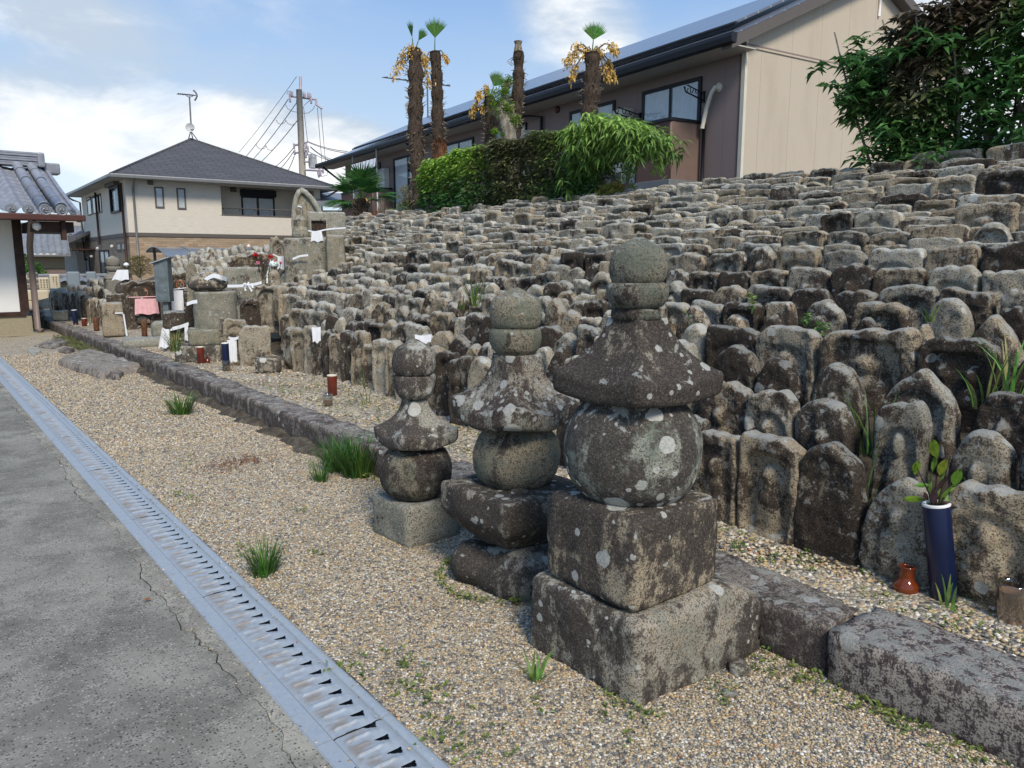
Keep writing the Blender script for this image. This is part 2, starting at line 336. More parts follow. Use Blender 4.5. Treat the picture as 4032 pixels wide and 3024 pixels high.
M['brick_grey'] = m_siding('grey_tan_tile', (.27, .225, .175), 1, (.17, .145, .12), brick=True)
def m_panel(name, col, sx, groove, tex=.1):
    t = NT(name); p = t.obj(); s_ = t.sep(p); fr = t.math('FRACT', t.math('MULTIPLY', s_[0], sx)); ln = t.ramp(t.math('ABSOLUTE', t.math('SUBTRACT', fr, .5)), .0, .008, 1, 0)
    n = t.noise(p, 70, 4, .7); n2 = t.noise(t.map(p, (1, 1, .4)), 1.3, 5)
    c = t.mix(t.ramp(n, .35, .65), tuple(x * (1 - tex) for x in col), tuple(x * (1 + tex) for x in col)); c = t.mix(t.ramp(n2, .4, .75, 0, .25), c, tuple(x * .8 for x in col))
    c = t.mix(t.math('MULTIPLY', ln, .7), c, groove); t.bump(n, .35, .006); return t.fin(c, .85, 0, .2)
M['mauve'] = m_panel('mauve_brown_siding', (.265, .208, .193), 1.1, (.12, .09, .085))
M['beige'] = m_panel('beige_wall_panel', (.50, .435, .34), 1.05, (.33, .24, .19), .05)
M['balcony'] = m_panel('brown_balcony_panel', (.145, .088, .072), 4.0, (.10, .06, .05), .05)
M['balcony_lit'] = flat('balcony_panel_painted_lit', (.175, .120, .098), .5, var=.04)  # balcony side: light on that face is put into the panel colour
def m_rooftile(name, col, sx, sz, ln=(.06, .06, .06)):
    t = NT(name); p = t.obj(); b = t.n.new('ShaderNodeTexBrick'); t.l.new(p, b.inputs['Vector'])
    b.inputs['Scale'].default_value = 1.; b.inputs['Brick Width'].default_value = sx; b.inputs['Row Height'].default_value = sz; b.inputs['Mortar Size'].default_value = .022; b.inputs['Mortar Smooth'].default_value = .2
    b.inputs['Color1'].default_value = (*[c * .85 for c in col], 1); b.inputs['Color2'].default_value = (*[c * 1.1 for c in col], 1); b.inputs['Mortar'].default_value = (*ln, 1)
    c = t.mix(t.ramp(t.noise(p, 1.2, 5), .4, .7, 0, .3), b.outputs['Color'], tuple(x * .8 for x in col)); t.bump(b.outputs['Fac'], -.4, .02); return t.fin(c, .75, 0, .25)
M['slate'] = m_rooftile('grey_slate_roof', (.095, .095, .10), .75, .28, (.035, .035, .038))
M['tile'] = flat('silver_grey_roof_tile', (.235, .25, .285), .38, var=.14, sc=7, spec=.5)
M['tile_far'] = flat('grey_roof_tile', (.20, .215, .235), .45, var=.2, sc=4, spec=.5)
def m_solar():
    t = NT('solar_panel_roof'); p = t.obj(); b = t.n.new('ShaderNodeTexBrick'); t.l.new(p, b.inputs['Vector']); b.offset = .0
    b.inputs['Scale'].default_value = 1.; b.inputs['Brick Width'].default_value = 1.3; b.inputs['Row Height'].default_value = .42; b.inputs['Mortar Size'].default_value = .018
    b.inputs['Color1'].default_value = (.115, .125, .15, 1); b.inputs['Color2'].default_value = (.14, .15, .175, 1); b.inputs['Mortar'].default_value = (.32, .33, .35, 1)
    return t.fin(b.outputs['Color'], .22, .1, .7)
M['solar'] = m_solar()
def m_pane():
    t = NT('window_glass'); tr = t.n.new('ShaderNodeBsdfTransparent'); gl = t.n.new('ShaderNodeBsdfGlossy'); gl.inputs['Roughness'].default_value = .03; tr.inputs[0].default_value = (.93, .95, .96, 1)
    mx_ = t.n.new('ShaderNodeMixShader'); mx_.inputs[0].default_value = .07; t.l.new(tr.outputs[0], mx_.inputs[1]); t.l.new(gl.outputs[0], mx_.inputs[2]); t.l.new(mx_.outputs[0], t.out.inputs[0]); return t.m
M['pane'] = m_pane()
M['pane_dark'] = flat('dark_glass', (.035, .04, .042), .06, var=.2, spec=.9)
M['frost'] = flat('frosted_glass', (.33, .37, .38), .25, var=.15, sc=3, spec=.6)
M['curtain'] = flat('lace_curtain', (.70, .71, .71), .9, var=.06)
M['white'] = flat('white_paint', (.72, .72, .70), .5, var=.05)
M['cream'] = flat('cream_plastic', (.62, .58, .47), .5, var=.04)
M['cloth'] = flat('white_cotton', (.74, .76, .79), .95, var=.05, sc=30, bump=.2)
M['cloth_pink'] = flat('pink_cotton', (.74, .42, .44), .95, var=.08, sc=14, bump=.3)
M['orange_cord'] = flat('orange_cord', (.62, .17, .07), .7)
M['blue_gloss'] = flat('navy_plastic', (.005, .012, .048), .34, var=.1, spec=.5)
M['brown_gloss'] = flat('red_brown_ceramic', (.13, .022, .012), .22, var=.25, spec=.6)
def m_amber():
    t = NT('amber_glass'); t.p.inputs['Transmission Weight'].default_value = .5; n = t.noise(t.pos(), 60, 3)
    return t.fin(t.mix(n, (.20, .035, .010), (.36, .08, .02)), .08, 0, .6)
M['amber'] = m_amber()
def m_glass():
    t = NT('clear_glass'); tr = t.n.new('ShaderNodeBsdfTransparent'); tr.inputs[0].default_value = (.86, .88, .86, 1); gl = t.n.new('ShaderNodeBsdfGlossy'); gl.inputs['Roughness'].default_value = .04
    lw = t.n.new('ShaderNodeLayerWeight'); lw.inputs[0].default_value = .25; mx_ = t.n.new('ShaderNodeMixShader'); t.l.new(t.ramp(lw.outputs['Facing'], 0, 1, .10, .65, False), mx_.inputs[0])
    t.l.new(tr.outputs[0], mx_.inputs[1]); t.l.new(gl.outputs[0], mx_.inputs[2]); t.l.new(mx_.outputs[0], t.out.inputs[0]); return t.m
M['glass'] = m_glass()
def m_water(name, col):
    t = NT(name); tr = t.n.new('ShaderNodeBsdfTransparent'); tr.inputs[0].default_value = (*col, 1); gl = t.n.new('ShaderNodeBsdfDiffuse'); gl.inputs[0].default_value = (*col, 1)
    mx_ = t.n.new('ShaderNodeMixShader'); mx_.inputs[0].default_value = .35; t.l.new(tr.outputs[0], mx_.inputs[1]); t.l.new(gl.outputs[0], mx_.inputs[2]); t.l.new(mx_.outputs[0], t.out.inputs[0]); return t.m
M['water_brown'] = m_water('cloudy_brown_water', (.55, .33, .23)); M['wax'] = flat('orange_wax', (.50, .20, .10), .5)
def m_leaf(name):
    t = NT(name); at = t.n.new('ShaderNodeAttribute'); at.attribute_name = 'tint'; t.p.inputs['Roughness'].default_value = .45
    n = t.noise(t.pos(), 30, 3); c = t.mix(1., at.outputs['Color'], t.mix(t.ramp(n, .3, .7), (.75, .75, .75), (1.25, 1.25, 1.25)), 'MULTIPLY'); t.set(t.p.inputs['Base Color'], c)
    tl = t.n.new('ShaderNodeBsdfTranslucent'); t.l.new(c, tl.inputs[0]); mx_ = t.n.new('ShaderNodeMixShader'); mx_.inputs[0].default_value = .32
    t.l.new(t.p.outputs[0], mx_.inputs[1]); t.l.new(tl.outputs[0], mx_.inputs[2]); t.l.new(mx_.outputs[0], t.out.inputs[0]); return t.m
M['leaf'] = m_leaf('leaf')
def m_bark(name, a, b, sc=30):
    t = NT(name); p = t.pos(); n = t.noise(t.map(p, (1, 1, .35)), sc, 6, .7, .5); c = t.mix(t.ramp(n, .35, .65), a, b); t.bump(n, .9, .02); return t.fin(c, .95)
M['palm_bark'] = m_bark('palm_bark', (.022, .016, .012), (.085, .06, .042))
M['palm_fibre'] = m_bark('palm_fibre', (.07, .03, .015), (.22, .10, .05), 45)
M['bark'] = m_bark('grey_bark', (.10, .09, .07), (.30, .27, .22), 14)
M['stub'] = flat('dry_leaf_stub', (.20, .165, .12), .8, var=.6, sc=25)
M['flower_y'] = flat('ochre_palm_flower', (.58, .38, .11), .8, var=.3, sc=20)
M['red'] = flat('red_petal', (.55, .01, .015), .6, var=.3, sc=60); M['pink'] = flat('pink_petal', (.80, .28, .36), .6, var=.15, sc=60)
M['pole'] = flat('concrete_pole', (.48, .43, .36), .85, var=.12); M['wire'] = flat('wire', (.13, .13, .15), .6); M['insul'] = flat('insulator', (.38, .33, .38), .4)
M['trans'] = flat('transformer_grey', (.46, .47, .48), .5, var=.05)
M['meter'] = flat('blue_grey_metal_box', (.115, .145, .155), .45, var=.2, sc=10, spec=.4)
M['blue_granite'] = flat('blue_grey_granite', (.21, .25, .28), .6, var=.12, sc=80)
M['beige_granite'] = flat('beige_granite', (.52, .46, .33), .7, var=.08, sc=60)
M['ink'] = flat('engraved_lettering', (.10, .075, .05), .8)
M['polycarb'] = flat('carport_panel', (.16, .17, .18), .25, var=.1, spec=.6)
M['rust_roof'] = flat('brown_tin_awning', (.15, .115, .105), .6, var=.15)
M['print_cloth'] = None
def m_print():
    t = NT('printed_cap_cloth'); v = t.sep(t.vor(t.pos(), 45, out='Color'), 'c')[0]
    return t.fin(t.cramp(v, [(0, (.65, .70, .68)), (.4, (.16, .42, .30)), (.6, (.70, .72, .72)), (.8, (.62, .30, .38))], 'CONSTANT'), .9)
M['print_cloth'] = m_print()
# ================================================================== GROUND, DRAIN, KERB
def grid(x0, x1, y0, y1, nx, ny, zf):
    X, Y = np.meshgrid(np.linspace(x0, x1, nx), np.linspace(y0, y1, ny)); Z = zf(X, Y) if callable(zf) else np.full_like(X, zf)
    v = np.stack([X, Y, Z], -1).reshape(-1, 3); i = np.arange(nx * ny).reshape(ny, nx)
    f = np.stack([i[:-1, :-1], i[:-1, 1:], i[1:, 1:], i[1:, :-1]], -1).reshape(-1, 4); return v, f
v, f = grid(-600, 600, -60, 900, 8, 8, -.32); struct('ground', v, f, M['asphalt'])
def yard_z(X, Y): return .006 * np.sin(X * 5.1 + Y * 1.7) * np.sin(Y * 2.3) + .004 * np.sin(9 * X + 7 * Y) + np.where(Y < 0, 0, 0)
v, f = grid(1.152, 2.62, -1.2, 19.4, 30, 320, yard_z); struct('gravel_yard', v, f, M['gravel'], smooth=True)
v, f = grid(2.62, 34, 19.4, 60, 4, 4, -.02); struct('far_yard', v, f, M['asphalt'])
v, f = grid(-12, 1.152, 17.8, 60, 4, 4, -.01); struct('back_yard', v, f, M['gravel'])
v, f = grid(1.152, 2.62, 19.4, 60, 4, 4, -.012); struct('yard_path', v, f, M['gravel'])
# concrete pavement with a ragged crack against the mortar edging of the drain
ys = np.arange(-1.5, 17.8, .035)
cr = .80 + .018 * np.sin(ys * 3.1) + .012 * np.sin(ys * 11 + 1) + .009 * np.sin(ys * 29) + .006 * RNG.normal(size=len(ys)); cr = np.where(ys > 6, cr + .01, cr)
gap = np.clip(.002 + .003 * np.sin(ys * 2.3 + .7) + .0025 * np.sin(ys * 7.) + .001 * RNG.normal(size=len(ys)), .0008, .008)
def strip(xa, xb, yy, z, zb=-.06):
    n = len(yy); xa = np.broadcast_to(xa, n); xb = np.broadcast_to(xb, n)
    v = np.concatenate([np.stack([xa, yy, np.full(n, z)], -1), np.stack([xb, yy, np.full(n, z)], -1), np.stack([xb, yy, np.full(n, zb)], -1), np.stack([xa, yy, np.full(n, zb)], -1)])
    i = np.arange(n - 1); f = np.concatenate([np.stack([i + a * n, i + b * n, i + b * n + 1, i + a * n + 1], -1) for a, b in ((0, 1), (1, 2), (3, 0))]); return v, f
for (a, b) in ((-1.5, 1.966), (1.969, 17.8)):
    k = (ys >= a) & (ys <= b); v, f = strip(-14., cr[k] - gap[k], ys[k], .002); struct('pavement', v, f, M['concrete'])
v, f = strip(cr + .001, .8735, ys, .004); struct('pavement_edging', v, f, M['mortar'])
v, f = grid(-14, 1.2, -1.5, 17.8, 3, 3, -.16); struct('drain_bed', v, f, M['soil'])

# drain: troughs' walls, then each length of grating a thing with frame strips and a ribbed, slotted plate
PER = 16; SEG = 1.33
def grate_plate():
    xs = np.linspace(.936, 1.106, 48); n = PER * 22; yy = np.linspace(0, SEG - .006, n + 1); X, Y = np.meshgrid(xs, yy)
    u = (X - .936) / .17; ph = (Y / SEG * PER) % 1.
    rib = np.clip(1 - np.abs(ph - .5) / .16, 0, 1); rib = rib * rib * (3 - 2 * rib)
    span = np.clip((u - .10) / .06, 0, 1) * np.clip((.66 - u) / .08, 0, 1)
    rib2 = np.clip(1 - np.abs(ph - .02) / .10, 0, 1) + np.clip(1 - np.abs(ph - 1.02) / .10, 0, 1); sp2 = np.clip((u - .22) / .06, 0, 1) * np.clip((.50 - u) / .06, 0, 1)
    lou = np.clip(1 - np.abs(u - .70) / .22, 0, 1) * np.clip(1 - np.abs(ph - .40) / .42, 0, 1)
    Z = .006 + .0065 * rib * span + .003 * rib2 * sp2 + .0085 * lou + .004 * np.sin(np.clip((u - .8) / .2, 0, 1) * math.pi)
    Z -= .004 * np.clip(1 - u / .05, 0, 1)
    i = np.arange(X.size).reshape(X.shape); uc = (u[:-1, :-1] + u[1:, 1:]) / 2; pc = ((Y[:-1, :-1] + Y[1:, 1:]) / 2 / SEG * PER) % 1
    hw = .30 * np.clip((uc - .56) / .22, 0, 1) ** .8 * (uc < .80) + .30 * np.clip(1 - (uc - .80) / .06, 0, 1) * (uc >= .80); hole = (pc > .98 - hw * 1.25) & (pc < .98) & (uc > .57) & (uc < .86)
    f = np.stack([i[:-1, :-1], i[:-1, 1:], i[1:, 1:], i[1:, :-1]], -1)[~hole].reshape(-1, 4)
    return np.stack([X, Y, Z], -1).reshape(-1, 3), f
pv, pf = grate_plate()
def frame_parts(g, first=None):
    m = MB(); m.box((.874, 0, -.10), (.878, SEG - .004, .004)); m.box((.878, 0, .0), (.931, SEG - .004, .0065)); m.box((.928, 0, -.1), (.9345, SEG - .004, .003)); a = m.build('frame_strip', M['galv'], g)
    m = MB(); n = 9; prof = [(1.1075, -.1), (1.1075, .004), (1.112, .011), (1.122, .0165), (1.134, .0165), (1.145, .010), (1.150, .002), (1.1505, -.1)]
    vv = [(x, y, z) for y in (0., SEG - .004) for x, z in prof]; k = len(prof); m.add(vv, [(i, i + 1, k + i + 1, k + i) for i in range(k - 1)] + [tuple(range(k)), tuple(range(k, 2 * k))[::-1]])
    m.build('kerb_lip', M['galv'], g, smooth=False); return g
y0 = 2.09 - 2 * SEG; k = 0; words = ['nearest', 'second', 'third', 'fourth', 'fifth', 'sixth', 'seventh', 'eighth', 'ninth', 'tenth', 'eleventh', 'twelfth', 'thirteenth', 'fourteenth']
proto = None
while y0 < 17.4:
    lab = f'{words[k] if k < 14 else "last"} length of galvanised drain grating from the camera, beside the concrete'
    g = empty('drain_grating', (0, y0, 0), 0, lab, 'drain grating', 'grating lengths of the drain')
    if proto is None:
        mesh('slotted_plate', pv, pf, M['galv'], g, smooth=True); frame_parts(g); proto = g
    else:
        for ch in proto.children: c = ch.copy(); COL.objects.link(c); c.parent = g
    y0 += SEG; k += 1

# rough block: rounded, noisy box in local coordinates, base at z=0
def rbox(dx, dy, dz, seed, r=.03, amp=.01, res=.03, fr=9., taper=0., chip=0.):
    n = [max(3, min(60, int(d / res))) for d in (dx, dy, dz)]; bm = bmesh.new(); vs = []; fs = []
    for ax in range(3):
        for sgn in (-1, 1):
            a, b = [i for i in range(3) if i != ax]; A, B = np.meshgrid(np.linspace(-1, 1, n[a]), np.linspace(-1, 1, n[b])); P = np.zeros(A.shape + (3,)); P[..., ax] = sgn; P[..., a] = A; P[..., b] = B
            o = sum(len(q) for q in vs); vs.append(P.reshape(-1, 3)); i = np.arange(A.size).reshape(A.shape) + o; q = np.stack([i[:-1, :-1], i[:-1, 1:], i[1:, 1:], i[1:, :-1]], -1).reshape(-1, 4)
            if (sgn > 0) == (ax == 1): q = q[:, ::-1]
            fs.append(q)
    P = np.concatenate(vs); hd = V(dx, dy, dz) / 2; p = P * hd; inner = np.clip(p, -(hd - r), hd - r); d = p - inner; ln = np.linalg.norm(d, axis=1, keepdims=True); p = np.where(ln > 1e-9, inner + d / np.maximum(ln, 1e-9) * r, p)
    nrm = P / np.linalg.norm(P, axis=1, keepdims=True); nn = noise3(p, seed, fr, 4); big = noise3(p, seed + 1, fr * .3, 2)
    p = p + nrm * ((nn * amp + big * amp * 1.3)[:, None]); 
    if chip: e = np.clip(ln[:, 0] * 0 + np.abs(noise3(p, seed + 5, fr * 1.7, 2)) - .5, 0, 1) * chip * (ln[:, 0] > 1e-6); p = p - nrm * e[:, None]
    if taper: p[:, :2] *= (1 - taper * (p[:, 2:3] / dz + .5))
    p[:, 2] += dz / 2
    key = np.round(p, 5); uq, inv = np.unique(key, axis=0, return_inverse=True); inv = inv.reshape(-1); F = inv[np.concatenate(fs)]
    return uq, F
def rock(name, mat, loc, dims, seed, rz=0., tint=(.5, .5, .5), parent=None, **k):
    v, f = rbox(*dims, seed, **k); return mesh(name, v, f, mat, parent, smooth=True, tint=tint, loc=loc, rz=rz)
kerbs = [(-1.2, 1.315, 2.475, .34, .205, 'pale speckled kerb stone at the lower right, a little proud of its neighbour', 'kerb_pale'),
         (1.325, 4.05, 2.50, .30, .20, 'dark purplish kerb stone running behind the tallest stone tower', 'kerb'),
         (4.06, 7.2, 2.50, .27, .20, 'mauve-topped kerb stone beside the big grass clump', 'kerb'), (7.21, 10.6, 2.50, .27, .20, 'long weathered kerb stone in front of the octagonal pillar', 'kerb'),
         (10.61, 13.8, 2.51, .27, .20, 'mossy kerb stone above the broken flat slab', 'kerb'), (13.81, 17., 2.50, .27, .19, 'kerb stone in front of the far navy vase', 'kerb'), (17.01, 22.6, 2.50, .3, .18, 'farthest kerb stone beside the white hall corner', 'kerb')]
for i, (a, b, x, wd, h, lab, mt) in enumerate(kerbs):
    tag(rock('kerb_stone', M[mt], (x + wd / 2, (a + b) / 2, -.02), (wd, b - a, h + .02), 40 + i, r=.018, amp=.007, res=.035, fr=14, chip=.02, tint=(.5, .45, .5)), lab, 'kerb stone', 'kerb stones edging the terrace')
def foot_z(X, Y): return .035 + .02 * np.sin(Y * 3 + 5 * X) * np.sin(Y * 7.3) + .016 * np.sin(Y * 13 + X * 20) - .5 * np.clip(2.45 - X, 0, 1) - .1 * (X < 2.25) - .08 * sstep((5.2 - Y) / .6)
sstep = lambda x: (lambda q: q * q * (3 - 2 * q))(np.clip(x, 0, 1))
v, f = grid(2.24, 2.52, 4.6, 14.4, 10, 260, foot_z); struct('kerb_footing', v, f, M['soil'], smooth=True)

# terrain of the terrace and the mound
TOPS = [(3.1, .72), (3.42, .86), (3.72, .99), (4.05, 1.10), (4.35, 1.17), (4.65, 1.25), (4.95, 1.33), (5.25, 1.46), (5.55, 1.58)]
TOPS += list(zip([5.75 + .175 * i for i in range(16)], [1.63, 1.702, 1.757, 1.808, 1.86, 1.924, 1.987, 2.041, 2.103, 2.15, 2.216, 2.287, 2.339, 2.404, 2.469, 2.526]))
HT = [.52, .52, .52, .50, .48, .46, .45, .45, .45] + [.27] * 16
TX = np.array([t[0] for t in TOPS]); TZ = np.array([t[1] for t in TOPS]); TH = np.array(HT)
def sstep(x): x = np.clip(x, 0, 1); return x * x * (3 - 2 * x)
def rowoff(X, u): return .5 * sstep((u - 2) / 5.) * np.clip(1 - (X - 3.1) / 3.2, 0, 1)
def row_x(k, u): return TX[k] + rowoff(TX[k], u)
def base1(X): return np.interp(X, [2.7] + list(TX[:]) + [8.6, 10.2, 11.], [.165, .18] + list((TZ - TH + .04)[1:]) + [2.2, 2.2, .0])
def base2(X): return np.interp(X, [2.7, 4.2, 4.6, 7.8, 8.6, 10.], [.165, .18, .3, 1.42, 1.42, 0.])
def terr(X, u):
    Xp = X - rowoff(X - .25, u); a = base1(Xp); b = base2(X); k = sstep((u - 2.05 * X - .3) / 1.2); return a * (1 - k) + b * k
def terr_n(X, Y): return terr(X, Y) + .012 * np.sin(7 * X + 3 * Y) * np.sin(5 * Y) - .12 * (X > 10.9)
v, f = grid(2.74, 11.1, -3., 27., 110, 200, terr_n); struct('mound', v, f, M['soil'], smooth=True)
def ter_g(X, Y):
    s = (X - 2.70) / 1.; xx = 2.70 + s * (.42 + rowoff(3.1, Y)); return terr(xx, Y) + .006
yy = np.linspace(-2, 25.5, 300); ss = np.linspace(0, 1, 14); S_, Y_ = np.meshgrid(ss, yy); X_ = 2.70 + S_ * (.50 + rowoff(3.1, Y_) * 1.15 + .25 * sstep((Y_ - 8) / 2.)); Z_ = terr(X_, Y_) + .016 + .006 * np.sin(9 * X_ + 5 * Y_)
i = np.arange(X_.size).reshape(X_.shape); struct('terrace_gravel', np.stack([X_, Y_, Z_], -1).reshape(-1, 3), np.stack([i[:-1, :-1], i[:-1, 1:], i[1:, 1:], i[1:, :-1]], -1).reshape(-1, 4), M['gravel_dirt'], smooth=True)

# loose pebbles as one uncountable mass: low stones of many colours
ico = bmesh.new(); bmesh.ops.create_icosphere(ico, subdivisions=1, radius=1.); IV = np.array([v.co[:] for v in ico.verts]); IF = np.array([[v.index for v in f.verts] for f in ico.faces]); ico.free()
PCOL = np.array([(.10, .10, .105), (.17, .17, .165), (.30, .27, .22), (.43, .32, .18), (.52, .38, .19), (.56, .46, .31), (.66, .58, .44), (.68, .65, .56), (.40, .21, .11), (.35, .32, .22)]); PW = np.array([.10, .11, .13, .13, .13, .14, .11, .06, .03, .06])
def pebbles(name, pts, size, mat=M['pebble'], label='mixed tan, white and grey pebbles of the yard gravel'):
    n = len(pts); s = size[:, None] * RNG.uniform(.55, 1.15, (n, 3)); s[:, 2] *= .6; a = RNG.uniform(0, 6.28, n); ca, sa = np.cos(a), np.sin(a)
    J = IV[None] * RNG.uniform(.8, 1.15, (n, 12, 1)) * s[:, None]; x = J[..., 0] * ca[:, None] - J[..., 1] * sa[:, None]; y = J[..., 0] * sa[:, None] + J[..., 1] * ca[:, None]
    Vv = np.stack([x, y, J[..., 2]], -1) + pts[:, None]; F = IF[None] + (np.arange(n) * 12)[:, None, None]
    c = PCOL[RNG.choice(len(PCOL), n, p=PW / PW.sum())] * RNG.uniform(.75, 1.2, (n, 1)); c = np.repeat(c, 12, 0)
    me = bpy.data.meshes.new(name); nv = n * 12; nf = n * 20
    me.vertices.add(nv); me.vertices.foreach_set('co', Vv.reshape(-1)); me.loops.add(nf * 3); me.loops.foreach_set('vertex_index', F.reshape(-1).astype(np.int32))
    me.polygons.add(nf); me.polygons.foreach_set('loop_start', np.arange(0, nf * 3, 3, dtype=np.int32)); me.polygons.foreach_set('use_smooth', np.ones(nf, bool)); me.update(calc_edges=True)
    at = me.color_attributes.new('tint', 'FLOAT_COLOR', 'POINT'); t = np.ones((nv, 4), np.float32); t[:, :3] = c; at.data.foreach_set('color', t.ravel()); me.materials.append(mat)
    o = bpy.data.objects.new(name, me); COL.objects.link(o); return tag(o, label, 'gravel', None, 'stuff')
def scatter(n, x0, x1, y0, y1, zf, s0, s1, p=1.):
    y = y0 + (y1 - y0) * RNG.uniform(0, 1, n) ** p; x = RNG.uniform(x0, x1, n); z = zf(x, y); return np.stack([x, y, z], -1), RNG.uniform(s0, s1, n) * (1 + .04 * np.clip(y - 2, 0, 8))
a1, s1 = scatter(62000, 1.156, 2.50, .75, 7.0, lambda x, y: yard_z(x, y) + .002, .0035, .0078, 1.7)
a5, s5 = scatter(24000, 1.156, 2.40, 6.5, 14.5, lambda x, y: yard_z(x, y) + .003, .0055, .0095, 1.3)
a2, s2 = scatter(5000, 2.3, 3.1, .2, 2.2, lambda x, y: np.where(x > 2.5, -9, yard_z(x, y) + .002), .004, .008)
a3, s3 = scatter(260, .80, .93, .9, 9, lambda x, y: .006 + 0 * x, .003, .006); a4, s4 = scatter(220, 1.09, 1.16, .9, 10, lambda x, y: .016 + 0 * x, .003, .006)
pebbles('yard_pebbles', np.concatenate([a1, a2[a2[:, 2] > -1], a3, a4, a5]), np.concatenate([s1, s2[a2[:, 2] > -1], s3, s4, s5]))
b1, t1 = scatter(4200, 2.80, 3.2, .3, 3.5, lambda x, y: terr(x, y) + .018, .005, .014); b2, t2 = scatter(6500, 2.78, 3.75, 3.5, 14, lambda x, y: terr(x, y) + .018, .006, .014, 1.2)
pebbles('terrace_pebbles', np.concatenate([b1, b2]), np.concatenate([t1, t2]), label='loose stony gravel between the kerb and the first row of stones')

# ================================================================== CARVED STONES
def qfaces(nx, nz, _c={}):
    if (nx, nz) not in _c:
        i = np.arange(nx * nz).reshape(nz, nx); F = [tuple(q) for q in np.stack([i[:-1, :-1], i[:-1, 1:], i[1:, 1:], i[1:, :-1]], -1).reshape(-1, 4).tolist()]
        loop = list(i[::-1, 0])[::-1]; loop = list(i[:, 0]) + list(i[-1, 1:]) + list(i[:-1, -1][::-1]) ; loop = [int(q) for q in loop]; n = len(loop); b = nx * nz
        for r in range(2):
            cur = loop if r == 0 else list(range(b, b + n)); nxt = list(range(b + r * n, b + (r + 1) * n))
            for k in range(n - 1): F.append((cur[k + 1], nxt[k + 1], nxt[k], cur[k]))
        F.append(tuple(range(b + n, b + 2 * n))); _c[(nx, nz)] = (F, np.array(loop))
    return _c[(nx, nz)]
def carve(w, h, t, shape, fig, seed, nx, nz):
    r = np.random.default_rng(seed); a = np.linspace(-math.pi / 2, math.pi / 2, nx); s = .75 * np.sin(a) + .25 * np.linspace(-1, 1, nx); q = (np.linspace(0, 1, nz) ** .8) if h > .36 else 1 - (1 - np.linspace(0, 1, nz)) ** 1.7
    S, Q = np.meshgrid(s, q); A = np.abs(s + r.uniform(-.05, .05)).clip(0, 1)
    top = {'flat': 1 - .10 * A ** 16 - .02 * A ** 4, 'flatround': .82 + .18 * (1 - A ** 4.2) ** .6, 'round': .62 + .38 * np.sqrt(np.clip(1 - A ** 2.1, 0, 1)), 'point': 1 - .30 * A ** 1.25 - .1 * A ** 6, 'peaked': 1 - .42 * A ** 1.35, 'mound': .55 + .45 * np.cos(A * 1.5) ** .8}[shape]
    for fq in (2.1, 4.7, 9.): top = top + r.uniform(.004, .018) * np.sin(fq * s + r.uniform(0, 6.3))
    top = top + r.uniform(-.035, .035) * s
    hw = w / 2 * (1 + r.uniform(-.02, .06) * np.sin(Q * 3.1) - (.0 if shape in ('flat', 'flatround') else .06) * Q ** 2); hw = hw + .006 * np.sin(Q * r.uniform(6, 12) + np.sign(S) * 2 + r.uniform(0, 6))
    X = S * hw; Z = Q * top[None] * h; T = top[None] * h
    nat = shape not in ('flat', 'flatround'); up_ = h < .36; rr = (.038 if nat else (.014 if up_ else .020)) * min(1, w / .25); e = np.minimum((1 - np.abs(S)) * w / 2 * 1.05, (T - Z)); ed = np.clip(1 - e / rr, 0, 1); Y = -t / 2 + rr * (1 - np.sqrt(np.clip(1 - ed ** 2, 0, 1))) * .95
    def sm(x, wd): return sstep(x / wd + .5)
    if fig in ('niche', 'niche2', 'hollow'):
        zt = h - (r.uniform(.040, .060) if up_ else r.uniform(.055, .075)) if not nat else h * .83; arch = .10 * h * (np.abs(X) / (.34 * w)) ** (3.2 if seed % 3 == 0 else 9) * (1 if seed % 3 == 0 else .5)
        dpt = r.uniform(.020, .034) * (1.45 if fig == 'hollow' else 1) * min(1.2, w / .27)
        Y = Y + dpt * sm(.37 * w - np.abs(X), .024) * sm(np.minimum(zt - arch, T - .035) - Z, .018) * sm(Z - .10 * h, .04)
    elif fig == 'line':
        Y = Y + .018 * sm(.36 * w - np.abs(X), .03) * sm(.80 * h - .1 * h * (X / (.36 * w)) ** 2 - Z, .03)
    if fig in ('niche', 'line', 'fig', 'niche2', 'fig2'):
        cs = [0.] if fig in ('niche', 'line', 'fig') else [-.17 * w, .17 * w]; k = 1. if len(cs) == 1 else .72; j = r.uniform(-.02, .02)
        for c in cs:
            rx, rz_ = .125 * w * k, .085 * h * (k if k < 1 else 1) + .01; dh = ((X - c) / rx) ** 2 + ((Z - h * (.64 + j)) / rz_) ** 2; Y = Y - .044 * k * np.clip(1 - dh, 0, 1) ** .6
            db = (np.abs((X - c) / (.23 * w * k)) ** 2.6) + (np.abs((Z - h * .32) / (h * .245)) ** 2.6); Y = Y - .030 * k * np.clip(1 - db, 0, 1) ** .5
            Y = Y + .006 * sm(.012 - np.abs(Z - h * .36), .01) * (db < .6) * k
    P = np.stack([X, Y, Z], -1) + r.uniform(-50, 50, 3) * 0; n = noise3(P + seed % 97, seed, 14., 3); n2 = noise3(P + seed % 89, seed + 3, 60., 2)
    Y = Y + n * (.0045 if up_ else .0075) + n2 * .0032; Z = Z + n * .004 * Q; X = X + n * .003
    F, loop = qfaces(nx, nz); P = np.stack([X, Y, Z], -1).reshape(-1, 3); B = P[loop]; B1 = B.copy(); B1[:, 1] = t * .22 + .006 * noise3(B, seed + 9, 20., 2); B2 = B * V(.93, 1, .965); B2[:, 1] = t / 2
    return np.concatenate([P, B1, B2]), F
specs = []   # every carved stone of the hillside: x, y, base z, w, h, t, shape, fig, rz, tint, row, src
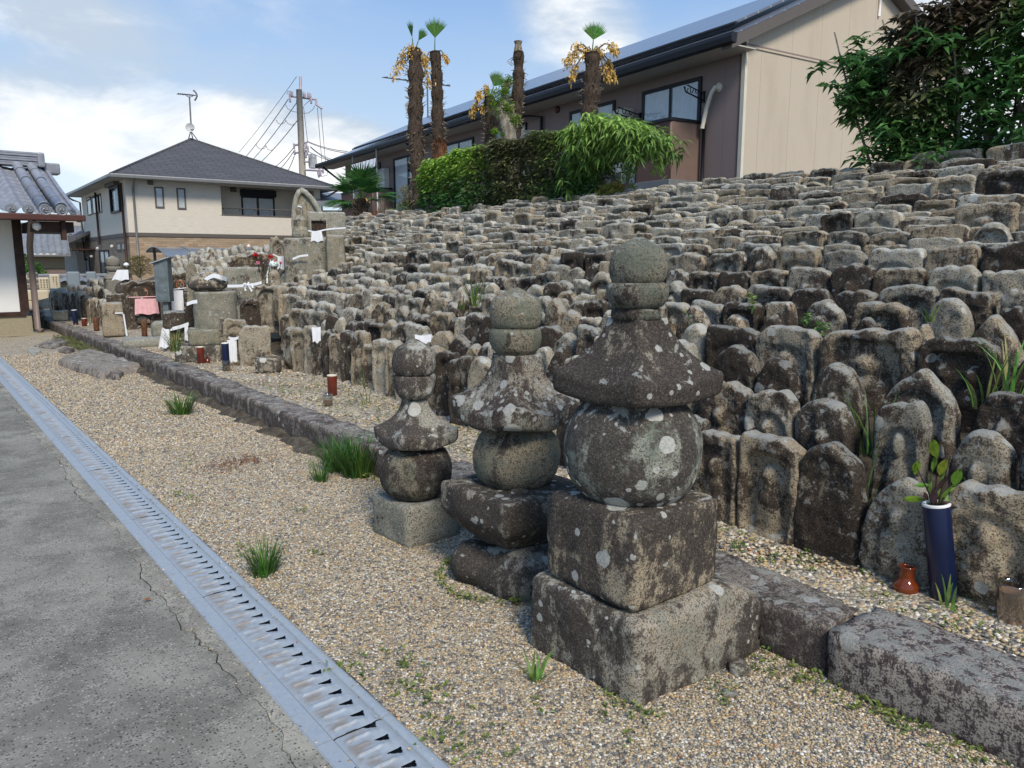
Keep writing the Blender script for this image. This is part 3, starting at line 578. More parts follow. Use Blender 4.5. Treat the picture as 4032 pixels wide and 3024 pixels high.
def rtint(k=None):
    c = random.random()
    if k == 'dark' or (k is None and c < .25): return (random.uniform(.34, .46), random.uniform(.3, .6), random.uniform(.75, 1.0))
    if k == 'tan' or (k is None and c < .55): return (random.uniform(.46, .60), random.uniform(.7, 1.), random.uniform(.25, .6))
    if k == 'pale' or (k is None and c < .70): return (random.uniform(.62, .74), random.uniform(.3, .55), random.uniform(.0, .25))
    if k == 'rust' or (k is None and c < .76): return (random.uniform(.44, .52), 1.25, random.uniform(.3, .6))
    return (random.uniform(.46, .60), random.uniform(.1, .5), random.uniform(.3, .6))
def tone(t): return 'dark' if t[2] > .72 else ('rusty' if t[1] > 1.1 else ('pale' if t[0] > .62 else ('tan' if t[1] > .65 else 'grey')))
def add_spec(x, y, z, w_, h, t_, shape, fig, rz, tint, row, seed=None): specs.append(dict(x=x, y=y, z=z, w=w_, h=h, t=t_, shape=shape, fig=fig, rz=rz, tint=tint, row=row, seed=seed if seed is not None else len(specs) * 13 + 5))
CUST = {0: [(2740, 2905, 1712, 'flat', 'niche', 'tan'), (2908, 3148, 1728, 'flat', 'niche', 'tan'), (3130, 3398, 1750, 'round', 'none', 'dark'), (3405, 3700, 1893, 'mound', 'fig', 'grey'), (3712, 4110, 1925, 'flatround', 'line', 'tan'), (2180, 2330, 1600, 'round', 'fig', 'dark')],
 1: [(2745, 2940, 1508, 'flatround', 'fig', 'tan'), (2936, 3118, 1545, 'flatround', 'line', 'grey'), (3122, 3367, 1578, 'round', 'fig', 'grey'), (3455, 3640, 1588, 'flatround', 'line', 'grey'), (3735, 4002, 1703, 'round', 'fig', 'grey'), (4020, 4200, 1690, 'round', 'fig', 'dark')],
 2: [(2795, 2975, 1361, 'round', 'none', 'dark'), (2960, 3130, 1418, 'round', 'fig', 'dark'), (3195, 3390, 1434, 'round', 'fig', 'grey'), (3455, 3775, 1453, 'point', 'line', 'grey'), (3850, 4075, 1550, 'flatround', 'fig', 'dark')],
 3: [(2668, 2778, 1277, 'round', 'none', 'pale'), (2780, 2972, 1289, 'flat', 'line', 'dark'), (2975, 3215, 1291, 'flatround', 'line', 'grey'), (3228, 3600, 1299, 'flat', 'niche', 'tan'), (3612, 3940, 1335, 'flatround', 'niche2', 'dark'), (3960, 4160, 1400, 'mound', 'none', 'dark')],
 4: [(2655, 2785, 1203, 'point', 'none', 'tan'), (2830, 2940, 1239, 'mound', 'none', 'tan'), (2955, 3100, 1241, 'peaked', 'none', 'dark'), (3135, 3290, 1238, 'peaked', 'none', 'dark'), (3314, 3485, 1246, 'peaked', 'none', 'dark'), (3560, 3700, 1272, 'peaked', 'none', 'tan'), (3750, 4060, 1238, 'peaked', 'none', 'tan')],
 5: [(2590, 2698, 1191, 'flatround', 'niche', 'tan'), (2715, 2840, 1191, 'flat', 'niche', 'grey'), (2843, 2980, 1194, 'flat', 'niche2', 'dark'), (3016, 3113, 1187, 'flatround', 'none', 'tan'), (3154, 3320, 1182, 'round', 'none', 'grey'), (3352, 3562, 1196, 'flat', 'niche', 'rust'), (3640, 3826, 1171, 'round', 'none', 'grey'), (3900, 4060, 1210, 'round', 'none', 'dark')],
 6: [(2680, 2790, 1139, 'flat', 'line', 'dark'), (2798, 2922, 1133, 'flatround', 'none', 'tan'), (2936, 3110, 1129, 'flat', 'niche', 'grey'), (3113, 3260, 1137, 'flatround', 'none', 'dark'), (3268, 3437, 1143, 'flatround', 'none', 'dark'), (3466, 3687, 1129, 'flat', 'niche', 'grey'), (3690, 3907, 1141, 'flat', 'none', 'rust'), (3940, 4060, 1148, 'flat', 'fig', 'grey')],
 7: [(2620, 2697, 1066, 'flatround', 'none', 'grey'), (2708, 2825, 1072, 'flat', 'niche2', 'tan'), (2829, 2950, 1070, 'flat', 'fig', 'dark'), (2954, 3096, 1064, 'flat', 'niche', 'tan'), (3100, 3253, 1055, 'flat', 'fig', 'grey'), (3272, 3433, 1041, 'flatround', 'fig', 'dark'), (3441, 3635, 1057, 'flat', 'line', 'tan'), (3657, 3852, 1050, 'flatround', 'line', 'pale'), (3867, 4080, 1066, 'flat', 'fig2', 'pale')],
 8: [(2620, 2770, 1000, 'flatround', 'none', 'tan'), (2780, 2915, 998, 'flat', 'niche2', 'grey'), (2930, 3054, 967, 'round', 'fig', 'grey'), (3057, 3213, 981, 'flat', 'line', 'tan'), (3227, 3404, 986, 'flatround', 'fig', 'grey'), (3415, 3632, 980, 'flat', 'line', 'pale'), (3640, 3845, 974, 'flat', 'fig', 'rust'), (3874, 4080, 957, 'flat', 'none', 'dark')]}
def u_at(X, px): az = YAW + math.atan((px - CX) / (FPX / math.cos(PITCH))); return X / math.tan(az) if az > 0.02 else 99
LIM = [1110, 1110, 1100, 1090, 1085, 1120, 1140, 1150, 1330] + [1345] * 16
for k in range(25):
    X = float(TX[k]); hb = HT[k]; cust = []
    for j, (xl, xr, yt, shp, fg, tn) in enumerate(CUST.get(k, [])):
        Xc = X
        for _ in range(3):
            a = gx(xl, yt, Xc); b = gx(xr, yt, Xc); m_ = (a + b) / 2; Xc = X + float(rowoff(X, m_[1]))
        w_ = abs(a[1] - b[1]); zt = gx((xl + xr) / 2, yt, Xc)[2]; h = hb + (zt - TZ[k]) + .03; z = zt - h
        if k < 2: z = min(z, float(terr(Xc, m_[1])) - .01); h = zt - z
        t_ = min(.17, .09 + .25 * w_ * .4); add_spec(Xc + t_ / 2, m_[1], z, w_, h, t_, shp, fg, -math.pi / 2 + random.uniform(-.05, .05), rtint(tn), k, seed=1000 + k * 50 + j); cust.append((min(a[1], b[1]), max(a[1], b[1])))
    u = u_at(X, 4130) - .1; um = u_at(X + (rowoff(X, 9.)), LIM[k]); natural = k <= 5
    while u < um:
        big = random.random(); w_ = random.uniform(.22, .34) if k < 9 else random.uniform(.26, .43)
        if natural: w_ = random.uniform(.19, .30)
        uc = u + w_ / 2; Xc = X + float(rowoff(X, uc)); u += w_ + random.uniform(.004, .03)
        if any(uc + w_ / 2 > a + .03 and uc - w_ / 2 < b - .03 for a, b in cust): continue
        if k >= 22 and 1500 < pr((X, uc, 2.4))[0] < 1560: pass
        r_ = random.random()
        if natural: shp = 'round' if r_ < .30 else 'flatround' if r_ < .52 else 'flat' if r_ < .86 else 'point'; fg = random.choice(['fig', 'none', 'niche', 'line', 'none'] if shp != 'flat' else ['niche', 'niche2', 'line', 'hollow'])
        elif k < 9: shp = 'flat' if r_ < .62 else 'flatround' if r_ < .85 else 'round'; fg = random.choice(['niche', 'niche2', 'line', 'fig', 'none', 'niche'])
        else: shp = 'flat' if r_ < .84 else 'flatround' if r_ < .97 else 'mound'; fg = random.choice(['hollow', 'niche', 'line', 'none', 'niche2', 'line', 'fig'])
        h = hb + random.gauss(0, .034 if k < 9 else .030) + (.10 if (k in (12, 17) and random.random() < .35) else 0); t_ = random.uniform(.085, .14) if k < 9 else random.uniform(.075, .115)
        tn = rtint() if k < 9 else rtint(random.choice(['pale', 'pale', 'tan', 'tan', 'grey_', 'grey_', 'grey_', 'rust', 'dark', None]))
        if k >= 9: tn = (tn[0] * 1.06, tn[1], tn[2] * .72)
        zt = float(TZ[k]) + (h - hb); add_spec(Xc + t_ / 2 + random.uniform(-.02, .02), uc, zt - h, w_, h, t_, shp, fg, -math.pi / 2 + random.gauss(0, .05) + (.26 if k <= 5 else .14 if k < 9 else .05) * float(sstep((uc - 3.) / 2.)), tn, k)
# the second, lower mound of rough pointed stones behind the monuments and the far rows by the hall
for i in range(9):
    X = 4.7 + .38 * i; u = u_at(X, 1130); um = min(u_at(X, 690 if i > 3 else 690), 26.)
    while u < um:
        w_ = random.uniform(.22, .36); u += w_ + random.uniform(.01, .06); h = random.uniform(.42, .62); zt = .76 + .135 * i + random.gauss(0, .06)
        add_spec(X + random.uniform(-.06, .06), u, zt - h, w_, h, random.uniform(.13, .2), random.choice(['point', 'round', 'peaked', 'point', 'mound']), 'none', -1.2 + random.gauss(0, .3), rtint(random.choice(['grey_', 'tan', 'pale', 'grey_'])), 30 + i)
for i in range(4):
    X = 3.2 + .42 * i; u = u_at(X, [412, 432, 446, 452][i])
    while u < 23.6 - .3 * i:
        w_ = random.uniform(.24, .38); u += w_ + random.uniform(0, .04); h = random.uniform(.50, .66); zt = .74 + .13 * i + random.gauss(0, .03)
        add_spec(X + random.uniform(-.03, .03), u, zt - h, w_, h, random.uniform(.13, .2), random.choice(['point', 'round', 'round', 'flatround']), 'none', -math.pi / 2 + .1 + random.gauss(0, .1), rtint(random.choice(['grey_', 'tan', 'tan', 'dark'])), 40 + i)
# size in the picture decides which stones are single things (the 300 largest) and which join the mass
topy = {}
for s in specs:
    x, y, d = pr((s['x'], s['y'], s['z'] + s['h'])); s['px'], s['py'], s['d'] = x, y, d
for s in specs:
    k = s['row']; exp_ = 1.
    f_ = [o['py'] for o in specs if o['row'] == k - 1 and abs(o['px'] - s['px']) < FPX * .2 / s['d']]
    vis = (min(f_) if f_ else s['py'] + FPX * s['h'] / s['d']) - s['py']; s['score'] = max(6, min(vis, FPX * s['h'] / s['d'])) * (s['w'] / s['d'] * FPX * (.55 + .45 * abs(math.sin(math.atan2(s['x'], s['y']))))) 
    if 1470 < s['px'] < 1790 and s['py'] > 1380 or 1800 < s['px'] < 2260 and s['py'] > 1200 or 2250 < s['px'] < 2820 and s['py'] > 1330 + 0: s['score'] *= .35
    if s['px'] < -20 or s['px'] - s['w'] / s['d'] * 1500 > 4032: s['score'] = 0

order = sorted(specs, key=lambda s: -s['score']); ind = order[:296]; rest = order[296:]
rw = ['front row', 'second row', 'third row', 'fourth row', 'fifth row', 'sixth row', 'seventh row', 'eighth row', 'ninth row', 'tenth row', '11th row', '12th row', '13th row', '14th row', '15th row', '16th row', '17th row', '18th row', '19th row', '20th row', '21st row', '22nd row', '23rd row', '24th row', 'top row']
def ordw(n): return {1: 'first', 2: 'second', 3: 'third', 4: 'fourth', 5: 'fifth', 6: 'sixth', 7: 'seventh', 8: 'eighth', 9: 'ninth', 10: 'tenth'}.get(n, f"{n}{'th' if 10 < n % 100 < 14 else {1: 'st', 2: 'nd', 3: 'rd'}.get(n % 10, 'th')}")
rows = {}
for s in specs:
    if s['score'] > 0: rows.setdefault(s['row'], []).append(s)
for k, l in rows.items():
    l.sort(key=lambda s: -s['px'])
    for j, s in enumerate(l): s['ord'] = j + 1
SN = {'flat': 'square-topped', 'flatround': 'soft-cornered', 'round': 'round-topped', 'point': 'pointed', 'peaked': 'ridge-topped', 'mound': 'hump-topped'}
FN = {'niche': 'niche stone', 'niche2': 'two-figure stone', 'hollow': 'hollow-niche stone', 'line': 'framed stone', 'fig': 'figure stone', 'none': 'plain stone', 'fig2': 'two-figure stone'}
ind = [s for s in ind if 'ord' in s]
for s in ind:
    near = s['d'] < 4.6; mid_ = s['d'] < 7.5; nx, nz = (34, 40) if near else (22, 26) if mid_ else (20, 20)
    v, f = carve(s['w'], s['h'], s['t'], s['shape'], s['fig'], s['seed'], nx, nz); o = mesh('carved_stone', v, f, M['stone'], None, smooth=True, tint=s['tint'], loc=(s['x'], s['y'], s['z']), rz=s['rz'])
    k = s['row']; where = f"{ordw(s['ord'])} from the right in the {rw[k]} above the kerb" if k < 25 else (f"{ordw(s['ord'])} from the right in the {['front', 'second', 'third', 'fourth', 'fifth', 'sixth', 'seventh', 'eighth', 'top'][k - 30]} row behind the pillar" if k < 40 else f"{ordw(s['ord'])} from the right in {['front', 'second', 'third', 'fourth'][k - 40]} row by the hall")
    tag(o, f"{tone(s['tint'])} {SN[s['shape']]} {FN[s['fig']]}, {where}", 'carved stone', 'small carved stones standing in rows')
mv, mf, mt = [], [], []; b = 0
for s in rest:
    v, f = carve(s['w'], s['h'], s['t'], s['shape'], s['fig'], s['seed'], 15, 14); c, sn = math.cos(s['rz']), math.sin(s['rz'])
    v = np.stack([v[:, 0] * c - v[:, 1] * sn + s['x'], v[:, 0] * sn + v[:, 1] * c + s['y'], v[:, 2] + s['z']], -1); mv.append(v); mf += [tuple(i + b for i in q) for q in f]; mt.append(np.repeat(np.array([s['tint']]), len(v), 0)); b += len(v)
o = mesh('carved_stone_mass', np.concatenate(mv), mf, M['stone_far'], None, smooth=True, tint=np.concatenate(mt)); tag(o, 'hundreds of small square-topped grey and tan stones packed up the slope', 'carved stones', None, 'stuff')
print('stones', len(specs), 'mass verts', b)
# ================================================================== STONE TOWERS (stacked stones)
def loft(layers, n=72, seed=1, amp=.004, step=.012, fr=16., cap_r=.0):
    zs, hs, es, ls = [np.array(c, float) for c in zip(*layers)]; s = np.concatenate([[0], np.cumsum(np.hypot(np.diff(zs), np.diff(hs)) + 1e-6)]); m = max(6, int(s[-1] / step)); q = np.linspace(0, s[-1], m)
    z = np.interp(q, s, zs); h = np.interp(q, s, hs); e = np.interp(q, s, es); l = np.interp(q, s, ls); th = np.arange(n) * 2 * math.pi / n + math.pi / 4
    c, sn = np.abs(np.cos(th))[None], np.abs(np.sin(th))[None]; r = h[:, None] / (c ** e[:, None] + sn ** e[:, None]) ** (1 / e[:, None])
    cn = np.clip((r / np.maximum(h[:, None], 1e-6) - 1) / .35, 0, 1); Z = z[:, None] + l[:, None] * cn ** .7
    P = np.stack([r * np.cos(th), r * np.sin(th), Z + 0 * th], -1); nn = noise3(P, seed, fr, 4); nb = noise3(P, seed + 1, fr * .35, 2); P[..., :2] *= (1 + (nn * amp + nb * amp * 1.2) / np.maximum(r, .03))[..., None]; P[..., 2] += nb * amp * .6
    V_ = P.reshape(-1, 3); i = np.arange(m * n).reshape(m, n); j = np.roll(i, -1, 1); F = np.stack([i[:-1], j[:-1], j[1:], i[1:]], -1).reshape(-1, 4).tolist()
    b = len(V_); V_ = np.concatenate([V_, [P[0].mean(0)], [P[-1].mean(0)]]); F += [(int(i[0, (k + 1) % n]), int(i[0, k]), b) for k in range(n)] + [(int(i[-1, k]), int(i[-1, (k + 1) % n]), b + 1) for k in range(n)]
    return V_, F
def part(parent, name, vf, mat, z, tint=(.5, .5, .5), rz=0., off=(0, 0), rot=None):
    return mesh(name, vf[0], vf[1], mat, parent, smooth=True, tint=tint, loc=(off[0], off[1], z), rz=rz, rot=rot)
def block_l(a, h, r=.03, e=9, b=None): b = b or a; return [(0, a - r * 1.3, e, 0), (r * .3, a - r * .3, e, 0), (r, a, e, 0), (h - r, b, e, 0), (h - r * .3, b - r * .35, e, 0), (h, b - r * 1.3, e, 0)]
def ball_l(R_, h, p=2.3, cut=.50, zc=.5):
    o = [];
    for q in np.linspace(-1, 1, 22): o.append((h * (q * .5 + .5), R_ * max(cut, (1 - abs(q) ** p * (1 - cut ** p)) ** (1 / p)) if abs(q) < 1 else R_ * cut, 2, 0))
    return o
def roof_l(a, h, topa, fasc, lift, e=6, te=5, k=2.0):
    o = [(.012, a * .55, 2.5, 0), (.0, a * .88, e, lift * .6), (.004, a * .96, e, lift * .9), (.012, a * .985, e, lift), (fasc, a, e, lift * 1.25), (fasc + .008, a * .985, e, lift * 1.3)]
    for q in np.linspace(.06, 1, 14): o.append((fasc + .008 + (h - fasc - .008) * q, topa + (a * .97 - topa) * (1 - q) ** k, e + (te - e) * q, lift * 1.3 * (1 - q) ** 3))
    o.append((h + .001, topa * .5, te, 0)); return o
def ring_l(R_, h, rb): return [(0, rb * .8, 2, 0), (.004, rb, 2, 0), (h * .25, R_ * .90, 2, 0), (h * .55, R_ * .99, 2, 0), (h * .8, R_, 2, 0), (h * .93, R_ * .97, 2, 0), (h, R_ * .90, 2, 0), (h + .001, R_ * .6, 2, 0)]
def jewel_l(R_, h): return [(0, R_ * .80, 2, 0), (h * .12, R_ * .93, 2, 0), (h * .35, R_, 2, 0), (h * .6, R_ * .95, 2, 0), (h * .76, R_ * .80, 2, 0), (h * .87, R_ * .50, 2, 0), (h * .92, R_ * .34, 2, 0), (h * .97, R_ * .26, 2, 0), (h, R_ * .08, 2, 0)]
A = empty('stone_tower', (2.085, 1.905, 0), 0, 'tallest of the three stacked stone towers, dark ball spotted with white lichen', 'stone tower', 'weathered five-ring stone towers in the gravel')
v, f = rbox(.70, .60, .33, 11, r=.045, amp=.012, res=.02, fr=8); v[:, 2] -= .03 + .10 * sstep((v[:, 0] - .12) / .3) * (v[:, 2] > .15); mesh('base_slab', v, f, M['tower_dark'], A, smooth=True, tint=(.56, .45, .38), loc=(.075, -.0, 0))
part(A, 'cube_stone', loft(block_l(.232, .345, .03, 14), 96, 3, .004), M['tower_dark'], .296, (.52, .75, .52), off=(-.005, -.005))
part(A, 'ball_stone', loft(ball_l(.255, .405, 2.35, .55), 80, 5, .004), M['tower_ball'], .610, (.56, .3, .48))
part(A, 'roof_stone', loft(roof_l(.228, .295, .078, .070, .020, 18, 14, 1.6), 120, 7, .003), M['tower_dark'], .997, (.50, .6, .55), off=(.01, 0))
part(A, 'neck_ring', loft(block_l(.083, .045, .012, 3), 48, 9, .004), M['tower_grey'], 1.286, (.42, .4, .7))
part(A, 'bowl_ring', loft(ring_l(.113, .092, .088), 64, 13, .003), M['tower_grey'], 1.33, (.46, .4, .5))
part(A, 'jewel_stone', loft(jewel_l(.106, .165), 64, 15, .003), M['tower_grey'], 1.418, (.50, .4, .45))
B_ = empty('stone_tower', (2.215, 2.765, 0), 0, 'middle stone tower on a round boulder, its roof stone thick with white lichen discs', 'stone tower', 'weathered five-ring stone towers in the gravel')
v, f = rbox(.66, .56, .28, 21, r=.138, amp=.024, res=.022, fr=5); v[:, 2] -= .055; mesh('boulder_base', v, f, M['tower_dark'], B_, smooth=True, tint=(.50, .3, .40), loc=(.02, .0, 0), rz=.3)
v, f = rbox(.53, .51, .235, 22, r=.02, amp=.008, res=.018, fr=8); v[:, :2] *= (1 - .30 * sstep((.125 - v[:, 2:3]) / .14)); mesh('slab_stone', v, f, M['tower_dark'], B_, smooth=True, tint=(.50, .55, .48), loc=(-.01, 0, .215), rot=(0, R(1.5), .03))
part(B_, 'ball_stone', loft([(z, h, e, l) for (z, h, e, l) in ball_l(.203, .31, 2.3, .55)], 72, 25, .004), M['tower_grey'], .432, (.50, .7, .5))
part(B_, 'roof_stone', loft(roof_l(.240, .335, .098, .070, .050, 7, 3.2, 2.15), 96, 27, .005), M['tower_spot'], .738, (.52, .4, .50), rz=.05)
part(B_, 'bowl_ring', loft(ring_l(.122, .125, .085), 64, 29, .004), M['tower_grey'], 1.068, (.50, .7, .35))
part(B_, 'jewel_stone', loft(jewel_l(.121, .185), 64, 31, .004), M['tower_grey'], 1.19, (.54, .6, .35))
mesh('wedge_chip', *rbox(.07, .05, .028, 35, r=.01, amp=.004, res=.008), M['tower_dark'], B_, smooth=True, tint=(.55, .4, .4), loc=(-.10, -.15, .445))
D_ = empty('stone_tower', (2.14, 3.55, 0), 0, 'smallest stone tower, dark grey upper stones above a pale square block', 'stone tower', 'weathered five-ring stone towers in the gravel')
v, f = rbox(.37, .37, .25, 41, r=.03, amp=.010, res=.02, fr=8); mesh('base_block', v, f, M['tower_pale'], D_, smooth=True, tint=(.50, .4, .45), loc=(0, 0, -.03), rz=.03)
part(D_, 'ball_stone', loft(ball_l(.198, .285, 2.2, .55), 72, 43, .006), M['tower_grey'], .215, (.44, .6, .75), rot=(R(3), R(-4), 0))
part(D_, 'roof_stone', loft(roof_l(.186, .262, .066, .055, .038, 7, 3.2, 1.9), 96, 45, .005), M['tower_dark'], .500, (.62, .1, .40))
part(D_, 'bowl_ring', loft(ring_l(.113, .13, .08), 64, 47, .006), M['tower_dark'], .762, (.62, .15, .45))
part(D_, 'jewel_stone', loft(jewel_l(.120, .19), 64, 49, .007), M['tower_dark'], .892, (.62, .2, .48))

# ================================================================== MONUMENTS, BIBS AND VASES ON THE TERRACE
def hat(c, pyt):                      # height above c whose top shows at picture row pyt
    lo, hi = -1., 6.
    for _ in range(40):
        m = (lo + hi) / 2
        if pr((c[0], c[1], c[2] + m))[1] > pyt: lo = m
        else: hi = m
    return lo
def spot(l, r, t, b, zb=.19, D=None):
    c = gz((l + r) / 2, b, zb) if D is None else dep((l + r) / 2, b, D); d = pr(c)[2]; return c, (r - l) / FPX * d, hat(c, t), math.atan2(c[0], c[1])
def mono(name, label, cat, l, r, t, b, th, mat='block', zb=.19, D=None, turn=0., tint=(.5, .5, .5), seed=1, r_=.03, amp=.01, shape=None, fig='none', group=None, parent=None, sink=.0, taper=0.):
    c, w_, h, az = spot(l, r, t, b, zb, D)
    if shape: v, f = carve(w_, h + sink, th, shape, fig, seed, 30, 34)
    else: v, f = rbox(w_, th, h + sink, seed, r=r_, amp=amp, res=max(.022, w_ / 22), fr=8, taper=taper)
    q = c + V(math.sin(az), math.cos(az), 0) * th / 2; q[2] -= sink
    o = mesh(name, v, f, M[mat], parent, smooth=True, tint=tint, loc=q, rz=-az + turn)
    if label: tag(o, label, cat, group)
    return o, c, w_, h, az
def cloth(name, c, w_, h, az, mat, label=None, cat='cloth', folds=5, flare=.12, parent=None, amp=.007, group=None, cord=None, sag=.0, skew=0.):
    nx, nz = 28, 16; S, Q = np.meshgrid(np.linspace(-1, 1, nx), np.linspace(0, 1, nz)); X = S * w_ / 2 * (1 + flare * Q) + skew * Q * w_; Z = -Q * h - .012 * np.sin(S * 5 + 1) * Q - sag * (1 - S * S); Y = amp * np.sin(S * math.pi * folds + np.sin(S * 3)) * (.35 + .65 * Q) - .004
    f = qgrid(nx, nz); v = np.stack([X, Y, Z], -1).reshape(-1, 3); v = np.concatenate([v, v + V(0, .004, 0)]); n = nx * nz; f2 = [tuple(n + i for i in q)[::-1] for q in f]
    o = mesh(name, v, f + f2, M[mat], parent, smooth=True, loc=c, rz=-az)
    if label: tag(o, label, cat, group)
    if cord:
        a, b = cord; m = MB(); mid = [(a[0] * (1 - q) + b[0] * q, -.012 + (a[1] * (1 - q) + b[1] * q), (a[2] * (1 - q) + b[2] * q) - sag * 4 * q * (1 - q)) for q in np.linspace(0, 1, 12)]; m.tube(mid, .011, 6); m.build('tie', M[mat], o, smooth=True)
    return o
def qgrid(nx, nz): i = np.arange(nx * nz).reshape(nz, nx); return [tuple(q) for q in np.stack([i[:-1, :-1], i[1:, :-1], i[1:, 1:], i[:-1, 1:]], -1).reshape(-1, 4).tolist()]
def head(parent, c_px, r_px, D, mat, tint, name='head'):
    c = dep(c_px[0], c_px[1], D); r_ = r_px / FPX * D; v, f = loft([(r_ * (1 - math.cos(a)) - r_, max(.002, r_ * math.sin(a) * .92), 2, 0) for a in np.linspace(0.02, math.pi - .02, 14)], 24, 5, .002, .012); return v, f, c
# octagonal pillar on two steps, with bowl and dome
c, w_, h, az = spot(698, 863, 1362, 1425); P_ = empty('octagonal_pillar', c, -az, 'pale octagonal stone pillar on stepped blocks, bowl stone on top tied with white cloth', 'stone pillar')
d = pr(c)[2]; k = d / FPX; back = .30
def lpart(name, l, r, t, b, th, y0, mat, n8=False, **kw):
    x0 = ((l + r) / 2 - 780.5) * k; wd = (r - l) * k; z0 = hat(c, b); z1 = hat(c, t)
    if n8: v, f = loft([(0, wd / 2 * .97, 2.8, 0), (.01, wd / 2, 2.8, 0), (z1 - z0 - .02, wd / 2, 2.8, 0), (z1 - z0, wd / 2 * .96, 2.8, 0)], 64, 9, .005); 
    else: v, f = rbox(wd, th, z1 - z0, int(l), r=.03, amp=.008, res=.03)
    return mesh(name, v, f, M[mat], P_, smooth=True, tint=kw.get('tint', (.5, .5, .4)), loc=(x0, y0 + th / 2, z0))
lpart('lower_step', 698, 866, 1362, 1432, .62, 0, 'tower_dark', tint=(.6, .4, .4)); lpart('upper_step', 752, 866, 1302, 1364, .50, .06, 'tower_grey', tint=(.55, .6, .3))
o = lpart('pillar', 776, 940, 1152, 1306, .60, .08, 'block', True, tint=(.50, .45, .15)); zt = hat(c, 1152); xb = (836 - 780.5) * k
mesh('bowl_stone', *loft([(0, .10, 2, 0), (.005, .17, 2, 0), (.05, .235, 2, 0), (.11, .25, 2, 0), (.16, .225, 2, 0), (.21, .17, 2, 0), (.25, .10, 2, 0), (.262, .02, 2, 0)], 56, 3, .008), M['tower_dark'], P_, smooth=True, tint=(.6, .8, .35), loc=(xb, .34, zt))
b_ = dep(838, 1100, d + .05); m = MB(); az0 = az
pts = [dep(760, 1137, d + .1), dep(795, 1110, d + .0), dep(838, 1083, d - .02), dep(870, 1092, d + .02), dep(892, 1100, d + .2)]
def band(pts, wd, mat, name, label, cat='cloth strip', group=None, parent=None):
    V_ = []; F_ = []; T0 = np.linspace(0, 1, len(pts)); T1 = np.linspace(0, 1, len(pts) * 4); A3 = np.array(pts); pts = [V(*[np.interp(t, T0, A3[:, j]) for j in range(3)]) for t in T1]; B3 = np.array(pts); B3[1:-1] = (B3[:-2] + 2 * B3[1:-1] + B3[2:]) / 4; B3[1:-1] = (B3[:-2] + 2 * B3[1:-1] + B3[2:]) / 4; pts = list(B3)
    for p in pts: V_ += [tuple(p + V(0, 0, wd / 2)), tuple(p - V(0, 0, wd / 2)), tuple(p + V(.006, .012, wd / 2)), tuple(p + V(.006, .012, -wd / 2))]
    for i in range(len(pts) - 1): a = 4 * i; F_ += [(a, a + 1, a + 5, a + 4), (a + 2, a + 6, a + 7, a + 3), (a, a + 4, a + 6, a + 2), (a + 1, a + 3, a + 7, a + 5)]
    o = mesh(name, V_, F_, M[mat], parent, smooth=False)
    if label: tag(o, label, cat, group)
    return o
band(pts, .055, 'cloth', 'cloth_strip', 'white cloth strip draped over the bowl stone of the pillar')
# pink-bib niche
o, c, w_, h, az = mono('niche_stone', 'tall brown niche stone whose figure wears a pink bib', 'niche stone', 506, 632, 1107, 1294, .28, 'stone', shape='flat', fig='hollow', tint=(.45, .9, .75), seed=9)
d1 = pr(c)[2]; mono('base_stone', 'low dark stone under the pink-bibbed niche stone', 'base stone', 503, 634, 1294, 1328, .34, 'tower_dark', tint=(.55, .4, .5), seed=12, D=d1 - .03)
def stone_figure(c, s, az, label, mat='tower_dark', tint=(.5, .8, .5), seat=True):
    g = empty('stone_figure', c, -az, label, 'statue')
    mesh('body', *loft([(0, .16 * s, 2.4, 0), (.05 * s, .17 * s, 2.2, 0), (.2 * s, .13 * s, 2, 0), (.34 * s, .125 * s, 2.2, 0), (.40 * s, .07 * s, 2, 0), (.43 * s, .045 * s, 2, 0), (.46 * s, .06 * s, 2, 0), (.52 * s, .078 * s, 2, 0), (.58 * s, .072 * s, 2, 0), (.63 * s, .04 * s, 2, 0), (.645 * s, .005, 2, 0)], 32, 7, .004 * s), M[mat], g, smooth=True, tint=tint)
    return g
fc = dep(567, 1272, d1 + .05); g = stone_figure(fc, .80, az, 'dark seated stone figure inside the pink-bibbed niche')
def ringcord(px, py, rpx, D, mat, label, parent=None):
    cc_ = dep(px, py, D); m = MB(); rr = rpx / FPX * D
    m.tube([cc_ + RT * rr * math.cos(a) * .95 + UP * rr * math.sin(a) * 1.1 for a in np.linspace(0, 2 * math.pi, 25)], .0065, 6, cap=False)
    for sx in (-1, 1): m.tube([cc_ - UP * rr * 1.1, cc_ - UP * rr * 1.7 + RT * sx * .03, cc_ - UP * rr * 2.1 + RT * sx * .012], .007, 5)
    o = m.build('cap_cord', M[mat], parent, smooth=True)
    if label: tag(o, label, 'cord')
    return o
ringcord(567, 1152, 15, d1 - .06, 'orange_cord', 'pink and orange cap cord round the head behind the pink bib')
cloth('bib', dep(575, 1176, d1 - .15), 78 / FPX * d1, 60 / FPX * d1, az, 'cloth_pink', 'pink cotton bib tied across the brown niche stone', 'bib', cord=((-.30, 0, .03), (.27, 0, .04)))
